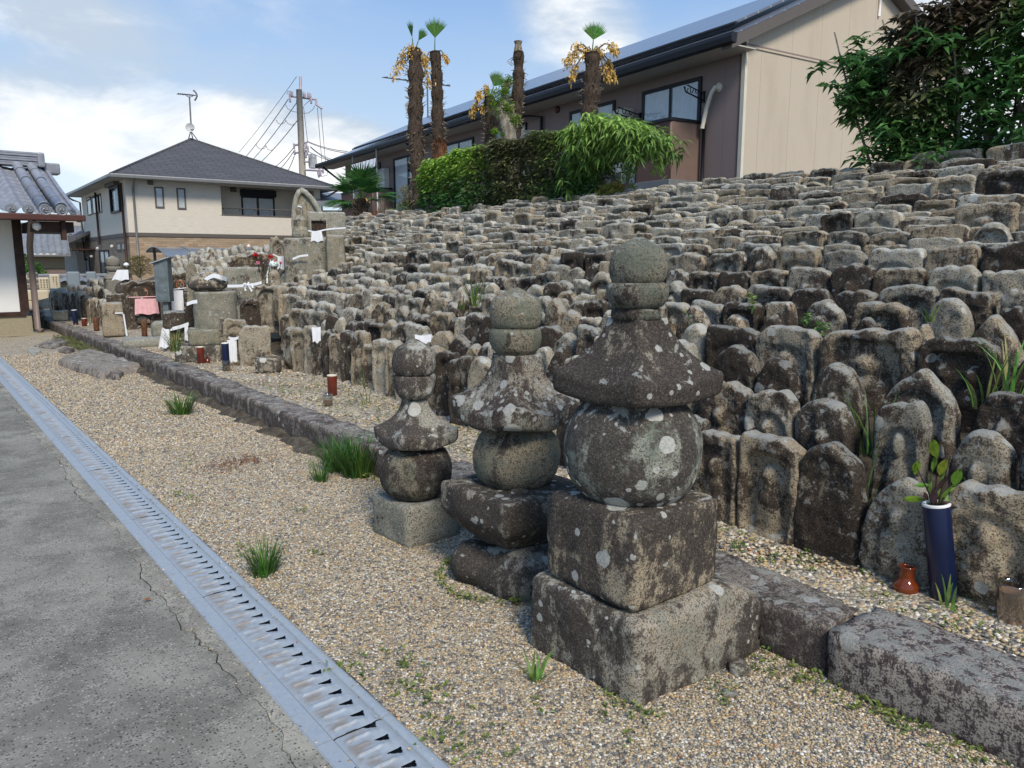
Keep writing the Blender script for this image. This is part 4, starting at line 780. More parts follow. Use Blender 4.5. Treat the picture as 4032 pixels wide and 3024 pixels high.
# second niche with the white bib, dark neighbour
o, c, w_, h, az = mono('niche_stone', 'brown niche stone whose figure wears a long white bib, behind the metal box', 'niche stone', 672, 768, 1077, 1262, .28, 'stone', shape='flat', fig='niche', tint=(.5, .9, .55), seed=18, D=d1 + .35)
d2 = d1 + .3; stone_figure(dep(709, 1240, d2 + .12), .78, az, 'stone figure inside the niche with the long white bib', 'stone', (.45, .9, .5)); cloth('bib', dep(706, 1143, d2 - .10), 62 / FPX * d2, 93 / FPX * d2, az, 'cloth', 'long white cotton bib beside the blue-grey metal box', 'bib', flare=.03, cord=((-.2, 0, .01), (.36, 0, .07)))
ringcord(709, 1122, 15, d2 - .06, 'orange_cord', 'orange cap cord above the long white bib')
mono('carved_slab', 'dark tall slab between the long white bib and the octagonal pillar', 'stone slab', 733, 778, 1139, 1302, .3, 'stone', tint=(.42, .5, .9), seed=19, D=d1 - .1, r_=.03)
# metal box on a post
d3 = d1 - .35; q = dep(650, 1187, d3); az = math.atan2(q[0], q[1]); g = empty('metal_box', q, -az - .35, 'blue-grey metal box with sloping lid on a square post', 'metal box'); k3 = d3 / FPX
m = MB(); x0, x1, hh = -.125, .125, 172 * k3; m.prism([(x0, 0, 0), (x1, 0, 0), (x1, 0, hh - .02), (x0, 0, hh - .10)], (0, -.10, 0), (0, .12, 0)); m.build('body', M['meter'], g)
m = MB(); m.box((x0 + .03, -.108, .02), (x1 - .03, -.1005, .30), .003); m.build('door', M['meter'], g); m = MB(); m.lathe([(.012, 0), (.012, .02)], (.06, -.12, .2), 12); m.build('lock', M['galv'], g)
m = MB(); m.prism([(x0 - .06, 0, hh - .125), (x1 + .05, 0, hh - .005), (x1 + .05, 0, hh + .012), (x0 - .06, 0, hh - .108)], (0, -.15, 0), (0, .16, 0)); m.build('lid', M['galv'], g)
m = MB(); m.box((-.03, -.04, -(q[2] - .19)), (.065, .05, 0), .004); m.build('post', M['meter'], g)
# pedestal with tied white cloth, boulders, other clothed stones
g2 = empty('stone_pedestal', spot(660, 742, 1228, 1378)[0], 0, 'stubby stone pedestal wrapped in a tied white cloth, beside the stepped pillar', 'stone pedestal'); c, w_, h, az = spot(660, 742, 1228, 1378); d4 = pr(c)[2]
g2.rotation_euler[2] = -az; mesh('shaft', *rbox(w_ * .92, .26, h * .62, 5, r=.03, amp=.008, res=.02), M['stone'], g2, smooth=True, tint=(.5, .6, .5), loc=(0, .14, -.02)); mesh('top_block', *rbox(w_, .30, h * .42, 6, r=.03, amp=.01, res=.02), M['stone'], g2, smooth=True, tint=(.45, .4, .8), loc=(-.02, .14, h * .58))
band([dep(650, 1300, d4 - .06), dep(672, 1296, d4 - .1), dep(710, 1287, d4 - .1), dep(742, 1275, d4 - .04)], .05, 'cloth', 'cloth_strip', 'white cloth band knotted round the stubby pedestal')
cloth('hanging_cloth', dep(652, 1290, d4 - .12), 26 / FPX * d4, 78 / FPX * d4, az, 'cloth', 'white cloth tail hanging left of the stubby pedestal', 'cloth', folds=2, flare=.6, skew=-.4)
cloth('hanging_cloth', dep(733, 1280, d4 - .1), 12 / FPX * d4, 60 / FPX * d4, az, 'cloth', 'thin white cloth end hanging right of the stubby pedestal', 'cloth', folds=1, flare=.5)
mono('boulder', 'grey flat-topped boulder between the pink bib and the pedestal', 'boulder', 603, 672, 1270, 1335, .4, 'tower_pale', tint=(.5, .4, .5), seed=31, r_=.08, amp=.02)
mono('altar_slab', 'thin grey altar slab lying on the terrace gravel', 'stone slab', 490, 640, 1338, 1366, .55, 'tower_pale', tint=(.55, .3, .4), seed=32, r_=.02)
mono('stone_trough', 'small grey stone trough near the far navy vase', 'stone trough', 210, 266, 1222, 1264, .32, 'block', tint=(.5, .3, .2), seed=33, r_=.03, taper=-.15)
o, c, w_, h, az = mono('wrapped_stone', 'squat brown stone with white cloths hanging down both sides', 'stone post', 412, 488, 1192, 1326, .26, 'stone', tint=(.5, .95, .25), seed=34, r_=.03); d5 = pr(c)[2]
cloth('hanging_cloth', dep(415, 1236, d5 - .08), 16 / FPX * d5, 66 / FPX * d5, az, 'cloth', 'white cloth hanging on the left of the squat brown stone', 'cloth', folds=1); cloth('hanging_cloth', dep(486, 1236, d5 - .06), 5 / FPX * d5, 88 / FPX * d5, az, 'cloth', 'narrow white cloth hanging on the right of the squat brown stone', 'cloth', folds=1, skew=1.2)
band([dep(410, 1240, d5 - .05), dep(440, 1234, d5 - .05), dep(484, 1232, d5 - .05)], .02, 'cloth', 'cloth_strip', 'white cord across the squat brown stone')
mono('carved_slab', 'dark broad slab left of the pink-bibbed niche stone', 'stone slab', 434, 512, 1158, 1296, .3, 'stone', tint=(.45, .6, .7), seed=35, D=d1 + .1, r_=.03)
mono('boulder', 'dark rounded rock under the small white-bibbed statue', 'boulder', 456, 512, 1112, 1158, .35, 'tower_dark', tint=(.55, .6, .6), seed=36, r_=.09, amp=.02, D=d1 + .15)
q = dep(503, 1116, d1 + .3); g = stone_figure(q, .62, math.atan2(q[0], q[1]), 'small dark seated statue in a white cap and bib'); cloth('bib', (-.07, -.13, .27), .2, .20, .3, 'cloth', None, parent=g, folds=2, flare=.6, skew=-.3); m = MB(); m.lathe([(.052, 0), (.05, .03), (.03, .055), (.005, .065)], (0, 0, .345), 16); m.build('cap', M['cloth'], g, smooth=True)
q = dep(450, 1098, d1 + 2.2); g = empty('stone_tower', q, 0, 'small smooth grey stone tower behind the statue with white cap', 'stone tower'); s_ = 60 / FPX * (d1 + 2.2) / 2
mesh('roof_stone', *loft([(0, s_ * 1.3, 3, 0), (.03, s_ * 1.25, 3, 0), (s_ * .55, s_ * .85, 2.5, 0), (s_ * .9, s_ * .7, 2.5, 0)], 48, 2, .004), M['smooth_grey'], g, smooth=True, tint=(.5, .5, .3)); mesh('bowl_ring', *loft(ring_l(s_ * .95, s_ * .7, s_ * .6), 48, 2, .003), M['smooth_grey'], g, smooth=True, tint=(.5, .5, .3), loc=(0, 0, s_ * .9)); mesh('jewel_stone', *loft(jewel_l(s_ * .88, s_ * 1.4), 48, 2, .003), M['smooth_grey'], g, smooth=True, tint=(.5, .5, .3), loc=(0, 0, s_ * 1.62))
mesh('shaft_stone', *loft(block_l(s_ * 1.2, 1.2, .03, 6), 48, 2, .004), M['smooth_grey'], g, smooth=True, tint=(.5, .5, .3), loc=(0, 0, -1.2))
# lichened blocks, niches and the tall group at the end of the rows
MS = [(905, 1062, 1003, 1130, .25, 'stone', 'flat', 'niche', (.48, .85, .6), 14.6, 'broad brown niche stone above the lichened block', .3), (885, 1030, 1054, 1130, .5, 'block', None, 'none', (.55, .3, .4), 12.9, 'grey lichen-blotched block behind the octagonal pillar', .3),
 (897, 1012, 1126, 1262, .4, 'block', None, 'none', (.48, .4, .55), 12.0, 'tall mossy block with a white cloth knotted across its top', .3), (1010, 1100, 1123, 1232, .26, 'stone', 'flat', 'hollow', (.55, .4, .4), 11.6, 'deep-niched grey stone right of the knotted cloth', .3), (1096, 1180, 1130, 1226, .25, 'stone', 'flatround', 'hollow', (.53, .9, .3), 11.3, 'tan niche stone with a sloping top below the rusty statue', .3),
 (948, 1022, 1178, 1262, .22, 'stone', 'flatround', 'hollow', (.42, .7, .8), 11.2, 'dark low arch stone right of the octagonal pillar', .3), (1071, 1132, 938, 1112, .34, 'stone', 'flat', 'hollow', (.50, .45, .35), 12.6, 'narrow pillar with a niche high up, left of the great lichened slab', .5),
 (1128, 1308, 937, 1120, .30, 'block', None, 'none', (.52, .45, .45), 12.2, 'great upright slab blotched with pale and yellow lichen', .5), (1292, 1362, 925, 1130, .34, 'block', None, 'none', (.50, .6, .15), 12.0, 'smooth tan corner pillar at the edge of the stone rows', .5),
 (1216, 1362, 834, 940, .36, 'block', None, 'none', (.58, .3, .3), 12.5, 'grey stone box with a dark square niche, topmost beside the boat-shaped stone', .0), (862, 900, 1247, 1418, .22, 'stone', 'round', 'none', (.52, .4, .5), None, 'tall streaked stone just right of the stepped pillar', 0), (892, 978, 1258, 1440, .20, 'stone', 'flat', 'hollow', (.50, .6, .3), None, 'niche stone wearing a long white bib behind the navy vase', 0),
 (950, 1066, 1285, 1442, .20, 'stone', 'flatround', 'none', (.60, .5, .25), None, 'pale lichen-crusted slab standing right of the navy vase', 0), (1012, 1106, 1415, 1468, .3, 'tower_dark', None, 'none', (.6, .5, .5), None, 'low flat block lying in front of the pale slab', 0),
 (1000, 1040, 1330, 1400, .2, 'stone', 'round', 'none', (.5, .8, .3), 10.2, 'brown round-topped stone behind the pale slab', .3), (735, 780, 1030, 1130, .3, 'block', 'round', 'none', (.46, .7, .2), 13.9, 'tan domed stone behind the bowl of the pillar', .3)]
MO = []
for i, (l, r, t, b, th, mat, shp, fg, tn, D, lab, snk) in enumerate(MS):
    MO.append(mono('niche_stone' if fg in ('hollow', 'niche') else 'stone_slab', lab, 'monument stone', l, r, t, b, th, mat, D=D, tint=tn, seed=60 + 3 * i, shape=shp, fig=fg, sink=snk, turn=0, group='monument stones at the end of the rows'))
# stone box niche: raised frame round a flat panel coloured dark as its shade
o, c, w_, h, az = MO[9]; m = MB(); fw_ = .034; a0, a1, z0, z1 = -w_ * .40, -w_ * .02, h * .08, h * .66
for (xa, xb_, za, zb_) in ((a0, a1, z1, z1 + fw_), (a0 - fw_, a0, z0, z1 + fw_), (a1, a1 + fw_, z0, z1 + fw_)): m.box((xa, -.235, za), (xb_, -.16, zb_), .008, t=(.58, .3, .2))
m.build('niche_frame', M['block'], o, tint=True); m = MB(); m.box((a0, -.188, z0), (a1, -.181, z1)); m.build('niche_painted_shade', M['palm_bark'], o)
bo = [(1163, 945), (1158, 880), (1160, 820), (1168, 775), (1180, 752), (1189, 748), (1204, 757), (1228, 781), (1250, 815), (1268, 852), (1282, 890), (1290, 945)]
g = empty('boat_stone', dep(1225, 940, 12.7), 0, 'tall boat-shaped halo stone rising above all others, figure standing at its left', 'monument stone'); o0 = dep(1225, 940, 12.7); bk = V(math.sin(.25), math.cos(.25), 0)
PB = [dep(x, y, 12.7) - o0 for x, y in bo]; cB = sum(PB) / len(PB); m = MB(); n_ = len(PB); rings = [(1., .10), (1., .34)]
vv = [p for p in PB] + [cB + (p - cB) * .80 + bk * .07 for p in PB] + [p * 1. + bk * .30 for p in PB]
m.add(vv, [(i, (i + 1) % n_, n_ + (i + 1) % n_, n_ + i) for i in range(n_)] + [tuple(range(n_, 2 * n_))] + [((i + 1) % n_, i, 2 * n_ + i, 2 * n_ + (i + 1) % n_) for i in range(n_)] + [tuple(range(2 * n_, 3 * n_))[::-1]], (.52, .7, .35)); m.build('halo', M['block'], g, tint=True)
m = MB(); m.tube([p + bk * .03 for p in PB], .045, 8, t=(.6, .4, .2)); m.build('rim', M['block'], g, smooth=True, tint=True)
d6 = 12.45; q = dep(1184, 935, d6); g = stone_figure(q, .82, math.atan2(q[0], q[1]), 'weathered figure with lichened head standing against the boat-shaped stone', 'block', (.52, .6, .4)); band([dep(1172, 812, d6 - .15), dep(1190, 815, d6 - .15), dep(1186, 845, d6 - .15), dep(1185, 880, d6 - .15)], .02, 'cloth', 'cloth_strip', 'thin white string hanging from the figure at the boat-shaped stone')
band([dep(x, y, 12.1) for x, y in ((1213, 908), (1240, 914), (1290, 902), (1361, 897))], .022, 'cloth', 'cloth_strip', 'white cord stretched across the stone box with the niche'); cloth('bib', dep(1247, 910, 12.08), .15, .16, math.atan2(*dep(1247, 910, 12)[:2]), 'cloth', 'tiny white bib hanging below the stone box cord', 'bib', folds=2, flare=.3)
band([dep(x, y, 12.35) for x, y in ((1074, 1001), (1097, 1012), (1120, 1012), (1152, 1000))], .022, 'cloth', 'cloth_strip', 'white cord across the narrow niche pillar'); cloth('bib', dep(1110, 1012, 12.33), .13, .19, math.atan2(*dep(1110, 912, 12)[:2]), 'cloth', 'small white bib on the narrow niche pillar', 'bib', folds=2, flare=.2)
band([dep(x, y, 12.0) for x, y in ((1152, 1020), (1180, 1008), (1213, 1005))], .03, 'cloth', 'cloth_strip', 'white cloth strip on the left of the great lichened slab')
band([dep(x, y, 11.7) for x, y in ((896, 1127), (940, 1126), (975, 1123), (1000, 1120), (1030, 1112))], .04, 'cloth', 'cloth_strip', 'white cloth tied with a knot across the mossy block'); 
m = MB(); kq = dep(976, 1123, 11.66)
for a in range(5): m.tube([kq, kq + RT * .06 * math.cos(a * 1.3) + UP * .05 * math.sin(a * 1.3), kq + RT * .08 * math.cos(a * 1.3 + .3) + UP * (.06 * math.sin(a * 1.3) - .04)], .014, 6)
tag(m.build('cloth_knot', M['cloth'], smooth=True), 'white cloth bow on the mossy block', 'cloth knot')
band([dep(x, y, 8.9) for x, y in ((735, 1198), (755, 1190), (776, 1187))], .04, 'cloth', 'cloth_strip', 'white cloth strip between dark slab and octagonal pillar')
q = MO[11]; dq = pr(q[1])[2]; cloth('bib', dep(913, 1338, dq - .05), 34 / FPX * dq, 110 / FPX * dq, q[4], 'cloth', 'long white bib on the niche stone behind the navy vase', 'bib', folds=2, flare=.1, skew=-.1); band([dep(x, y, dq - .05) for x, y in ((890, 1318), (905, 1333), (925, 1335), (950, 1325))], .035, 'cloth', 'cloth_strip', 'white neck band of the bib behind the navy vase')
for (l, r, t, b, D, lab) in ((1228, 1262, 1286, 1345, 8.5, 'narrow white bib on a dark stone in the third row'), (1633, 1699, 1316, 1350, 6.3, 'white cloth behind the smallest tower'), (2052, 2125, 1114, 1150, 8.4, 'white cloth laid on a stone between the middle and tallest towers')):
    q = dep((l + r) / 2, t, D); cloth('bib', q, (r - l) / FPX * D, (b - t) / FPX * D, math.atan2(q[0], q[1]), 'cloth', lab, 'bib', folds=1, flare=-.1, sag=.01)
# rusty statue with printed cap and flowers
D7 = 11.9; q = dep(1082, 1135, D7); g = stone_figure(q, .66, math.atan2(q[0], q[1]), 'rust-coloured stone child statue in a printed green cap', 'stone', (.5, 1.3, .2)); m = MB(); m.lathe([(.07, 0), (.072, .04), (.055, .075), (.02, .095), (.003, .1)], (0, 0, .33), 18); m.build('cap', M['print_cloth'], g, smooth=True); m = MB(); m.tube([(-.07, -.03, .33), (-.10, -.05, .22), (-.11, -.06, .08)], .012, 6); m.build('cap_tie', M['print_cloth'], g, smooth=True)
def blossom(px, py, rpx, D, mat, label, stem_to):
    cc_ = dep(px, py, D); g = empty('flower', cc_, 0, label, 'flower'); r_ = rpx / FPX * D; m = MB()
    for i in range(34):
        dv = V(*RNG.normal(size=3)); dv /= np.linalg.norm(dv); s1 = np.cross(dv, V(*RNG.normal(size=3))); s1 /= np.linalg.norm(s1); e_ = dv * r_ * RNG.uniform(.7, 1.05); m.add([dv * r_ * .2, e_ * .7 + s1 * r_ * .35, e_, e_ * .7 - s1 * r_ * .35], [(0, 1, 2, 3)])
    m.build('petals', M[mat], g); m = MB(); s_ = dep(*stem_to, D) - cc_; m.tube([V(0, 0, 0), s_ * .5 + RT * .01, s_], .005, 5); m.build('stem', M['leaf'], g, tint=False)
for a in ((1007, 1003, 13, 12.0, 'red', 'red carnation on the left, above the pink blooms', (1020, 1070)), (1064, 1010, 12, 11.95, 'red', 'red carnation just left of the narrow niche pillar', (1075, 1060)), (1016, 1034, 9, 11.95, 'pink', 'pink bloom under the left red carnation', (1022, 1075)), (1082, 1027, 8, 11.8, 'pink', 'pink bloom over the printed cap', (1080, 1060)), (1105, 1035, 8, 11.8, 'pink', 'pink bloom right of the printed cap', (1095, 1070)), (1037, 1036, 3, 11.9, 'white', 'tiny white bloom between the carnations', (1035, 1070))): blossom(*a)

# vases and jars
def tubevase(l, r, t, b, mat, label, lean=0., rim='white', zb=.19, group=None, open_=True):
    c, w_, h, az = spot(l, r, t, b, zb); g = empty('vase', c, -az, label, 'vase', group); g.rotation_euler[1] = lean; R_ = w_ / 2; c2 = .85
    m = MB(); m.lathe([(R_ * .92, 0), (R_, .004), (R_, h - .004), (R_ * .99, h), (R_ * .8, h), (R_ * .78, h - .06), (R_ * .7, h - .10)], (0, R_, 0), 28, cap=True); m.build('tube', M[mat], g, smooth=True).data.polygons[-1].use_smooth = False
    if rim: m = MB(); m.lathe([(R_ * 1.02, h - .006), (R_ * 1.04, h), (R_ * 1.0, h + .004), (R_ * .80, h + .004), (R_ * .78, h - .006)], (0, R_, 0), 28, cap=False); m.build('rim', M[rim], g, smooth=True)
    return g, c, R_, h
VG = 'flower vases along the terrace'
nv, nc, nR, nh = tubevase(3668, 3768, 2003, 2392, 'blue_gloss', 'large navy tube vase with white rim holding leafy sprigs', -.15, zb=.18)
tubevase(1291, 1329, 1480, 1563, 'brown_gloss', 'red-brown bamboo-shaped tube vase standing alone in mid terrace', 0, zb=.18, rim='cream'); tubevase(878, 906, 1352, 1458, 'blue_gloss', 'navy tube vase with white rim in front of the white-bibbed niche stone', 0); tubevase(778, 806, 1367, 1432, 'brown_gloss', 'tall red-brown tube vase before the stepped pillar', 0, rim='cream')
tubevase(290, 309, 1221, 1279, 'blue_gloss', 'far navy tube vase near the stone trough', -.05); tubevase(560, 581, 1264, 1330, 'palm_fibre', 'rusty tube vase under the pink bib', 0, rim=None); tubevase(371, 391, 1251, 1302, 'palm_fibre', 'dark rusty tube standing left of the squat brown stone', 0, rim=None); tubevase(324, 342, 1254, 1284, 'brown_gloss', 'short brown cup right of the far navy vase', 0, rim='cream'); tubevase(217, 236, 1205, 1232, 'palm_fibre', 'far rusty cup beside the first pointed stones', 0, rim=None)
def jar(l, r, t, b, label, prof=None, mat='glass', fill=None, zb=.18, name='glass_jar', cat='glass'):
    c, w_, h, az = spot(l, r, t, b, zb); R_ = w_ / 2; g = empty(name, c, -az, label, cat); m = MB(); prof = prof or [(.85, 0), (.98, .02), (.98, .85), (.92, .90), (1.0, .93), (1.0, 1.), (.93, 1.), (.88, .9), (.9, .1), (.5, .06)]
    m.lathe([(R_ * a, h * z) for a, z in prof], (0, R_, 0), 28, cap=False); m.build('body', M[mat], g, smooth=True)
    if fill: 
        for (nm, z0, z1, mt) in fill: m = MB(); m.lathe([(R_ * .86, h * z0), (R_ * .86, h * z1)], (0, R_, 0), 24); m.build(nm, M[mt], g, smooth=False)
    return g
jar(3916, 4028, 2313, 2478, 'clear glass tumbler of cloudy water and orange wax at the right edge', fill=[('wax', .06, .16, 'wax'), ('water', .165, .80, 'water_brown')])
jar(1272, 1312, 1556, 1604, 'small clear jar in front of the mid-terrace brown vase', fill=[('water', .1, .5, 'water_brown')]); jar(881, 908, 1420, 1463, 'clear glass in front of the second navy vase', fill=[('water', .1, .5, 'water_brown')]); jar(769, 792, 1395, 1433, 'clear glass left of the tall red-brown vase'); jar(344, 356, 1270, 1282, 'tiny glass right of the short brown cup'); jar(262, 277, 1238, 1262, 'greyish glass right of the stone trough')
jar(3513, 3612, 2245, 2357, 'ribbed amber glass jar left of the large navy vase', [(.5, 0), (.85, .03), (1., .22), (.95, .40), (.62, .52), (.55, .60), (.55, .93), (.62, .96), (.62, 1.), (.52, 1.), (.48, .9), (.48, .6)], 'amber', name='amber_jar', cat='jar')
for a in ((808, 828, 1405, 1432, 'squat dark red pot by the tall red-brown vase'), (292, 305, 1268, 1281, 'tiny red pot at the foot of the far navy vase'), (248, 260, 1251, 1264, 'tiny red pot in front of the stone trough')): jar(*a, [(.8, 0), (1., .1), (.95, .45), (.5, .6), (.5, .95), (.55, 1.), (.4, 1.)], 'brown_gloss', name='red_pot', cat='pot')

# slabs and loose rocks on the yard
def slab(pts, h, seed, label, mat='kerb', tint=(.5, .5, .5), name='flat_slab', cat='stone slab'):
    P4 = [gz(x, y, 0.) for x, y in pts]; cx_ = sum(P4) / len(P4); nx = 26; Q, S = np.meshgrid(np.linspace(0, 1, nx), np.linspace(0, 1, nx)); b = [p - cx_ for p in P4]
    X = (b[0] * 1.)[None, None] * 0 + ((1 - Q)[..., None] * (1 - S)[..., None] * b[0] + Q[..., None] * (1 - S)[..., None] * b[1] + Q[..., None] * S[..., None] * b[2] + (1 - Q)[..., None] * S[..., None] * b[3])
    e = np.minimum(np.minimum(Q, 1 - Q), np.minimum(S, 1 - S)); n = noise3(X, seed, 7., 4); X = X * (1 + .04 * noise3(X, seed + 2, 4., 2)[..., None]); X[..., 2] = h * (1 - np.clip(1 - e / .05, 0, 1) ** 3) + n * .014 * (e > 0) - .03 * (e <= 0)
    v = X.reshape(-1, 3); o = mesh(name, v, [q[::-1] for q in qgrid(nx, nx)], M[mat], None, smooth=True, tint=tint, loc=cx_); return tag(o, label, cat)
slab([(226, 1440), (405, 1497), (560, 1462), (352, 1388)], .10, 5, 'broken purplish flat slab lying against the footing of the kerb', tint=(.55, .5, .35))
slab([(130, 1368), (205, 1378), (285, 1352), (240, 1340)], .05, 6, 'thin brown slab lying on the gravel near the hall'); slab([(105, 1388), (130, 1406), (168, 1392), (140, 1374)], .04, 7, 'pale flat stone beside the drain', 'tower_pale', (.62, .2, .1)); slab([(228, 1388), (262, 1396), (300, 1384), (262, 1375)], .05, 8, 'small dark flat stone by the broken slab')
slab([(400, 1490), (470, 1500), (492, 1478), (420, 1468)], .07, 9, 'dark little stone block at the near end of the broken slab')
for i, (px, py, s_, mt, lab) in enumerate(((2730, 2672, .075, 'tower_pale', 'pale angular rock at the foot of the tallest tower'), (2905, 2640, .10, 'tower_dark', 'brown flat rock right of the tallest tower base'), (2875, 2735, .05, 'smooth_grey', 'rounded tan pebble near the tallest tower'), (1372, 2020, .055, 'smooth_grey', 'grey rock on the gravel left of the smallest tower'), (3400, 2300, .05, 'smooth_grey', 'grey stone on the terrace under the dark round stone'), (3860, 2420, .07, 'tower_pale', 'pale rock between navy vase and tumbler'), (3795, 2400, .06, 'tower_dark', 'dark rock behind the navy vase foot'), (2990, 2180, .07, 'tower_pale', 'flat pale stone at the foot of the tan niche stones'), (3180, 2560, .05, 'tower_dark', 'dark rock wedged below the kerb'), (2010, 2372, .045, 'smooth_grey', 'small stone in front of the boulder base'), (1030, 1462, .08, 'tower_pale', 'pale rock by the low flat block'), (850, 1462, .07, 'tower_pale', 'pale rock in front of the red pots'))):
    zb = .17 if py < 2450 and px > 2950 or py < 1500 else 0.; c = gz(px, py, zb); tag(rock('loose_rock', M[mt], c - V(0, 0, .01), (s_, s_ * .7, s_ * .45), 300 + i, rz=i * 1.1, r=s_ * .14, amp=s_ * .09, res=s_ / 9, fr=.9 / s_, tint=(.55, .5, .4)), lab, 'rock')
# ================================================================== BUILDINGS
def loc_of(root, p):                     # world point -> local of a root rotated about z
    a = -root.rotation_euler[2]; q = np.asarray(p, float) - np.array(root.location[:]); return V(q[0] * math.cos(a) - q[1] * math.sin(a), q[0] * math.sin(a) + q[1] * math.cos(a), q[2])
def bx(root, name, a, b, mat, bev=0, parent=None): m = MB(); m.box(a, b, bev); return m.build(name, mat if not isinstance(mat, str) else M[mat], parent or root)
# a window on a wall plane: ax 'x' -> wall runs along local x at y=y0, outside towards sgn*y ; ax 'y' -> wall runs along local y at x=y0
def window(root, a0, a1, z0, z1, y0, sgn, ax='x', mull=1, frame='black_metal', fw=.06, curt=None, pane='pane', dep_=.05, back=True):
    def B(m, p0, p1, q0, q1, r0, r1): 
        if ax == 'x': m.box((p0, q0, r0), (p1, q1, r1), .006 if fw > .05 else 0)
        else: m.box((q0, p0, r0), (q1, p1, r1), .006 if fw > .05 else 0)
    o1 = y0 + sgn * dep_; m = MB(); B(m, a0, a0 + fw, y0 - sgn * .02, o1, z0, z1); B(m, a1 - fw, a1, y0 - sgn * .02, o1, z0, z1); B(m, a0 + fw, a1 - fw, y0 - sgn * .02, o1, z1 - fw, z1); B(m, a0 + fw, a1 - fw, y0 - sgn * .02, o1, z0, z0 + fw)
    for k in range(1, mull + 1): c = a0 + (a1 - a0) * k / (mull + 1); B(m, c - fw * .45, c + fw * .45, y0 - sgn * .015, o1 - sgn * .012, z0 + fw, z1 - fw)
    f = m.build('window', M[frame], root); m = MB(); B2 = (lambda q0, q1: (m.box((a0 + fw * .9, q0, z0 + fw * .9), (a1 - fw * .9, q1, z1 - fw * .9)) if ax == 'x' else m.box((q0, a0 + fw * .9, z0 + fw * .9), (q1, a1 - fw * .9, z1 - fw * .9))))
    B2(y0 + sgn * .026, y0 + sgn * .031); m.build('pane', M[pane], f)
    if pane == 'pane':
        m = MB(); (m.box((a0 + fw * .5, y0 + sgn * .001, z0 + fw * .5), (a1 - fw * .5, y0 + sgn * .004, z1 - fw * .5)) if ax == 'x' else m.box((y0 + sgn * .001, a0 + fw * .5, z0 + fw * .5), (y0 + sgn * .004, a1 - fw * .5, z1 - fw * .5))); m.build('dark_interior', M['pane_dark'], f)
        for (c0, c1) in (curt or []): curtain(root, a0 + (a1 - a0) * c0, a0 + (a1 - a0) * c1, z0 + fw, z1 - fw, y0 + sgn * .0145, ax, f).scale = (1, 1, 1)
    return f
# curtains hang between the dark interior sheet and the pane, folds shallow
def curtain(root, x0, x1, z0, z1, y, ax='x', parent=None):
    n = 48; S = np.linspace(0, 1, n); yy = y + .006 * np.sin(S * 60) + .003 * np.sin(S * 23); A = x0 + (x1 - x0) * S
    P = np.stack([A, yy, np.full(n, z0)], -1) if ax == 'x' else np.stack([yy, A, np.full(n, z0)], -1); T = P.copy(); T[:, 2] = z1
    return mesh('curtain', np.concatenate([P, T]), [(i, i + 1, n + i + 1, n + i) for i in range(n - 1)], M['curtain'], parent, smooth=True)

# ---- apartment block on the right
az_b = R(5.8); bu = V(math.sin(az_b), math.cos(az_b), 0); bn = V(bu[1], -bu[0], 0); CB = V(13.923, 9.993, 0)
AP = empty('apartment_block', CB, math.atan2(bu[1], bu[0]), 'long two-storey apartment block, mauve front, beige gable and solar roof, behind the hedges', 'apartment building')
def fa(px, py, out=0.): p = pl(px, py, CB - bn * out, bn); q = loc_of(AP, p); return q[0], q[2]
LEN, EZ, GW, SL = 22.6, 5.90, 8.2, .46
bx(AP, 'front_wall', (0, -.12, 0), (LEN, 0, EZ + .15), 'mauve')
def m_beige():
    t = NT('beige_gable_panels'); p = t.obj(); s_ = t.sep(p); fr = t.math('FRACT', t.math('MULTIPLY', s_[1], 1.05)); ln = t.ramp(t.math('ABSOLUTE', t.math('SUBTRACT', fr, .5)), .0, .010, 1, 0)
    n = t.noise(p, 70, 4, .7); n2 = t.noise(t.map(p, (1, 1, .25)), 1.6, 6, .6); c = t.mix(t.ramp(n, .35, .65), (.47, .405, .315), (.53, .46, .365)); c = t.mix(t.ramp(n2, .45, .75, 0, .4), c, (.37, .31, .235)); c = t.mix(t.math('MULTIPLY', ln, .75), c, (.27, .17, .13)); t.bump(n, .3, .006); return t.fin(c, .85)
M['beige'] = m_beige()
zr = lambda y: EZ + .12 + SL * min(y, GW - y)
m = MB(); m.prism([(0, 0, 0), (0, 0, zr(0)), (0, -GW / 2, zr(GW / 2)), (0, -GW, zr(0)), (0, -GW, 0)], (-.06, 0, 0), (.10, 0, 0)); m.build('gable_wall', M['beige'], AP)
bx(AP, 'rear_wall', (.1, -GW, 0), (LEN, -GW + .1, EZ + .1), 'mauve'); m = MB(); m.prism([(LEN, 0, 0), (LEN, 0, zr(0)), (LEN, -GW / 2, zr(GW / 2)), (LEN, -GW, zr(0)), (LEN, -GW, 0)], (-.1, 0, 0), (.0, 0, 0)); m.build('far_gable_wall', M['beige'], AP)
bx(AP, 'corner_trim', (-.075, -.06, 0), (.02, .015, EZ + .1), 'cream'); bx(AP, 'gable_band', (-.085, -GW, EZ - .14), (-.06, .02, EZ - .10), 'beige'); bx(AP, 'gable_band', (-.080, -GW, EZ - .09), (-.06, .02, EZ - .065), 'mauve')
OV = .72; X0, X1 = -.32, LEN + 1.5
def slope_slab(name, y0, y1, x0, x1, off, th, mat, side=1):
    m = MB(); f_ = lambda y: EZ + .10 + SL * (-y if side > 0 else GW + y); pts = []
    q = [(x0, y0, f_(y0) + off), (x1, y0, f_(y0) + off), (x1, y1, f_(y1) + off), (x0, y1, f_(y1) + off)]; m.add(q + [(a, b, c + th) for a, b, c in q], [(0, 3, 2, 1), (4, 5, 6, 7), (0, 1, 5, 4), (1, 2, 6, 5), (2, 3, 7, 6), (3, 0, 4, 7)]); return m.build(name, M[mat], AP)
m = MB(); z0 = EZ + .10 - SL * OV
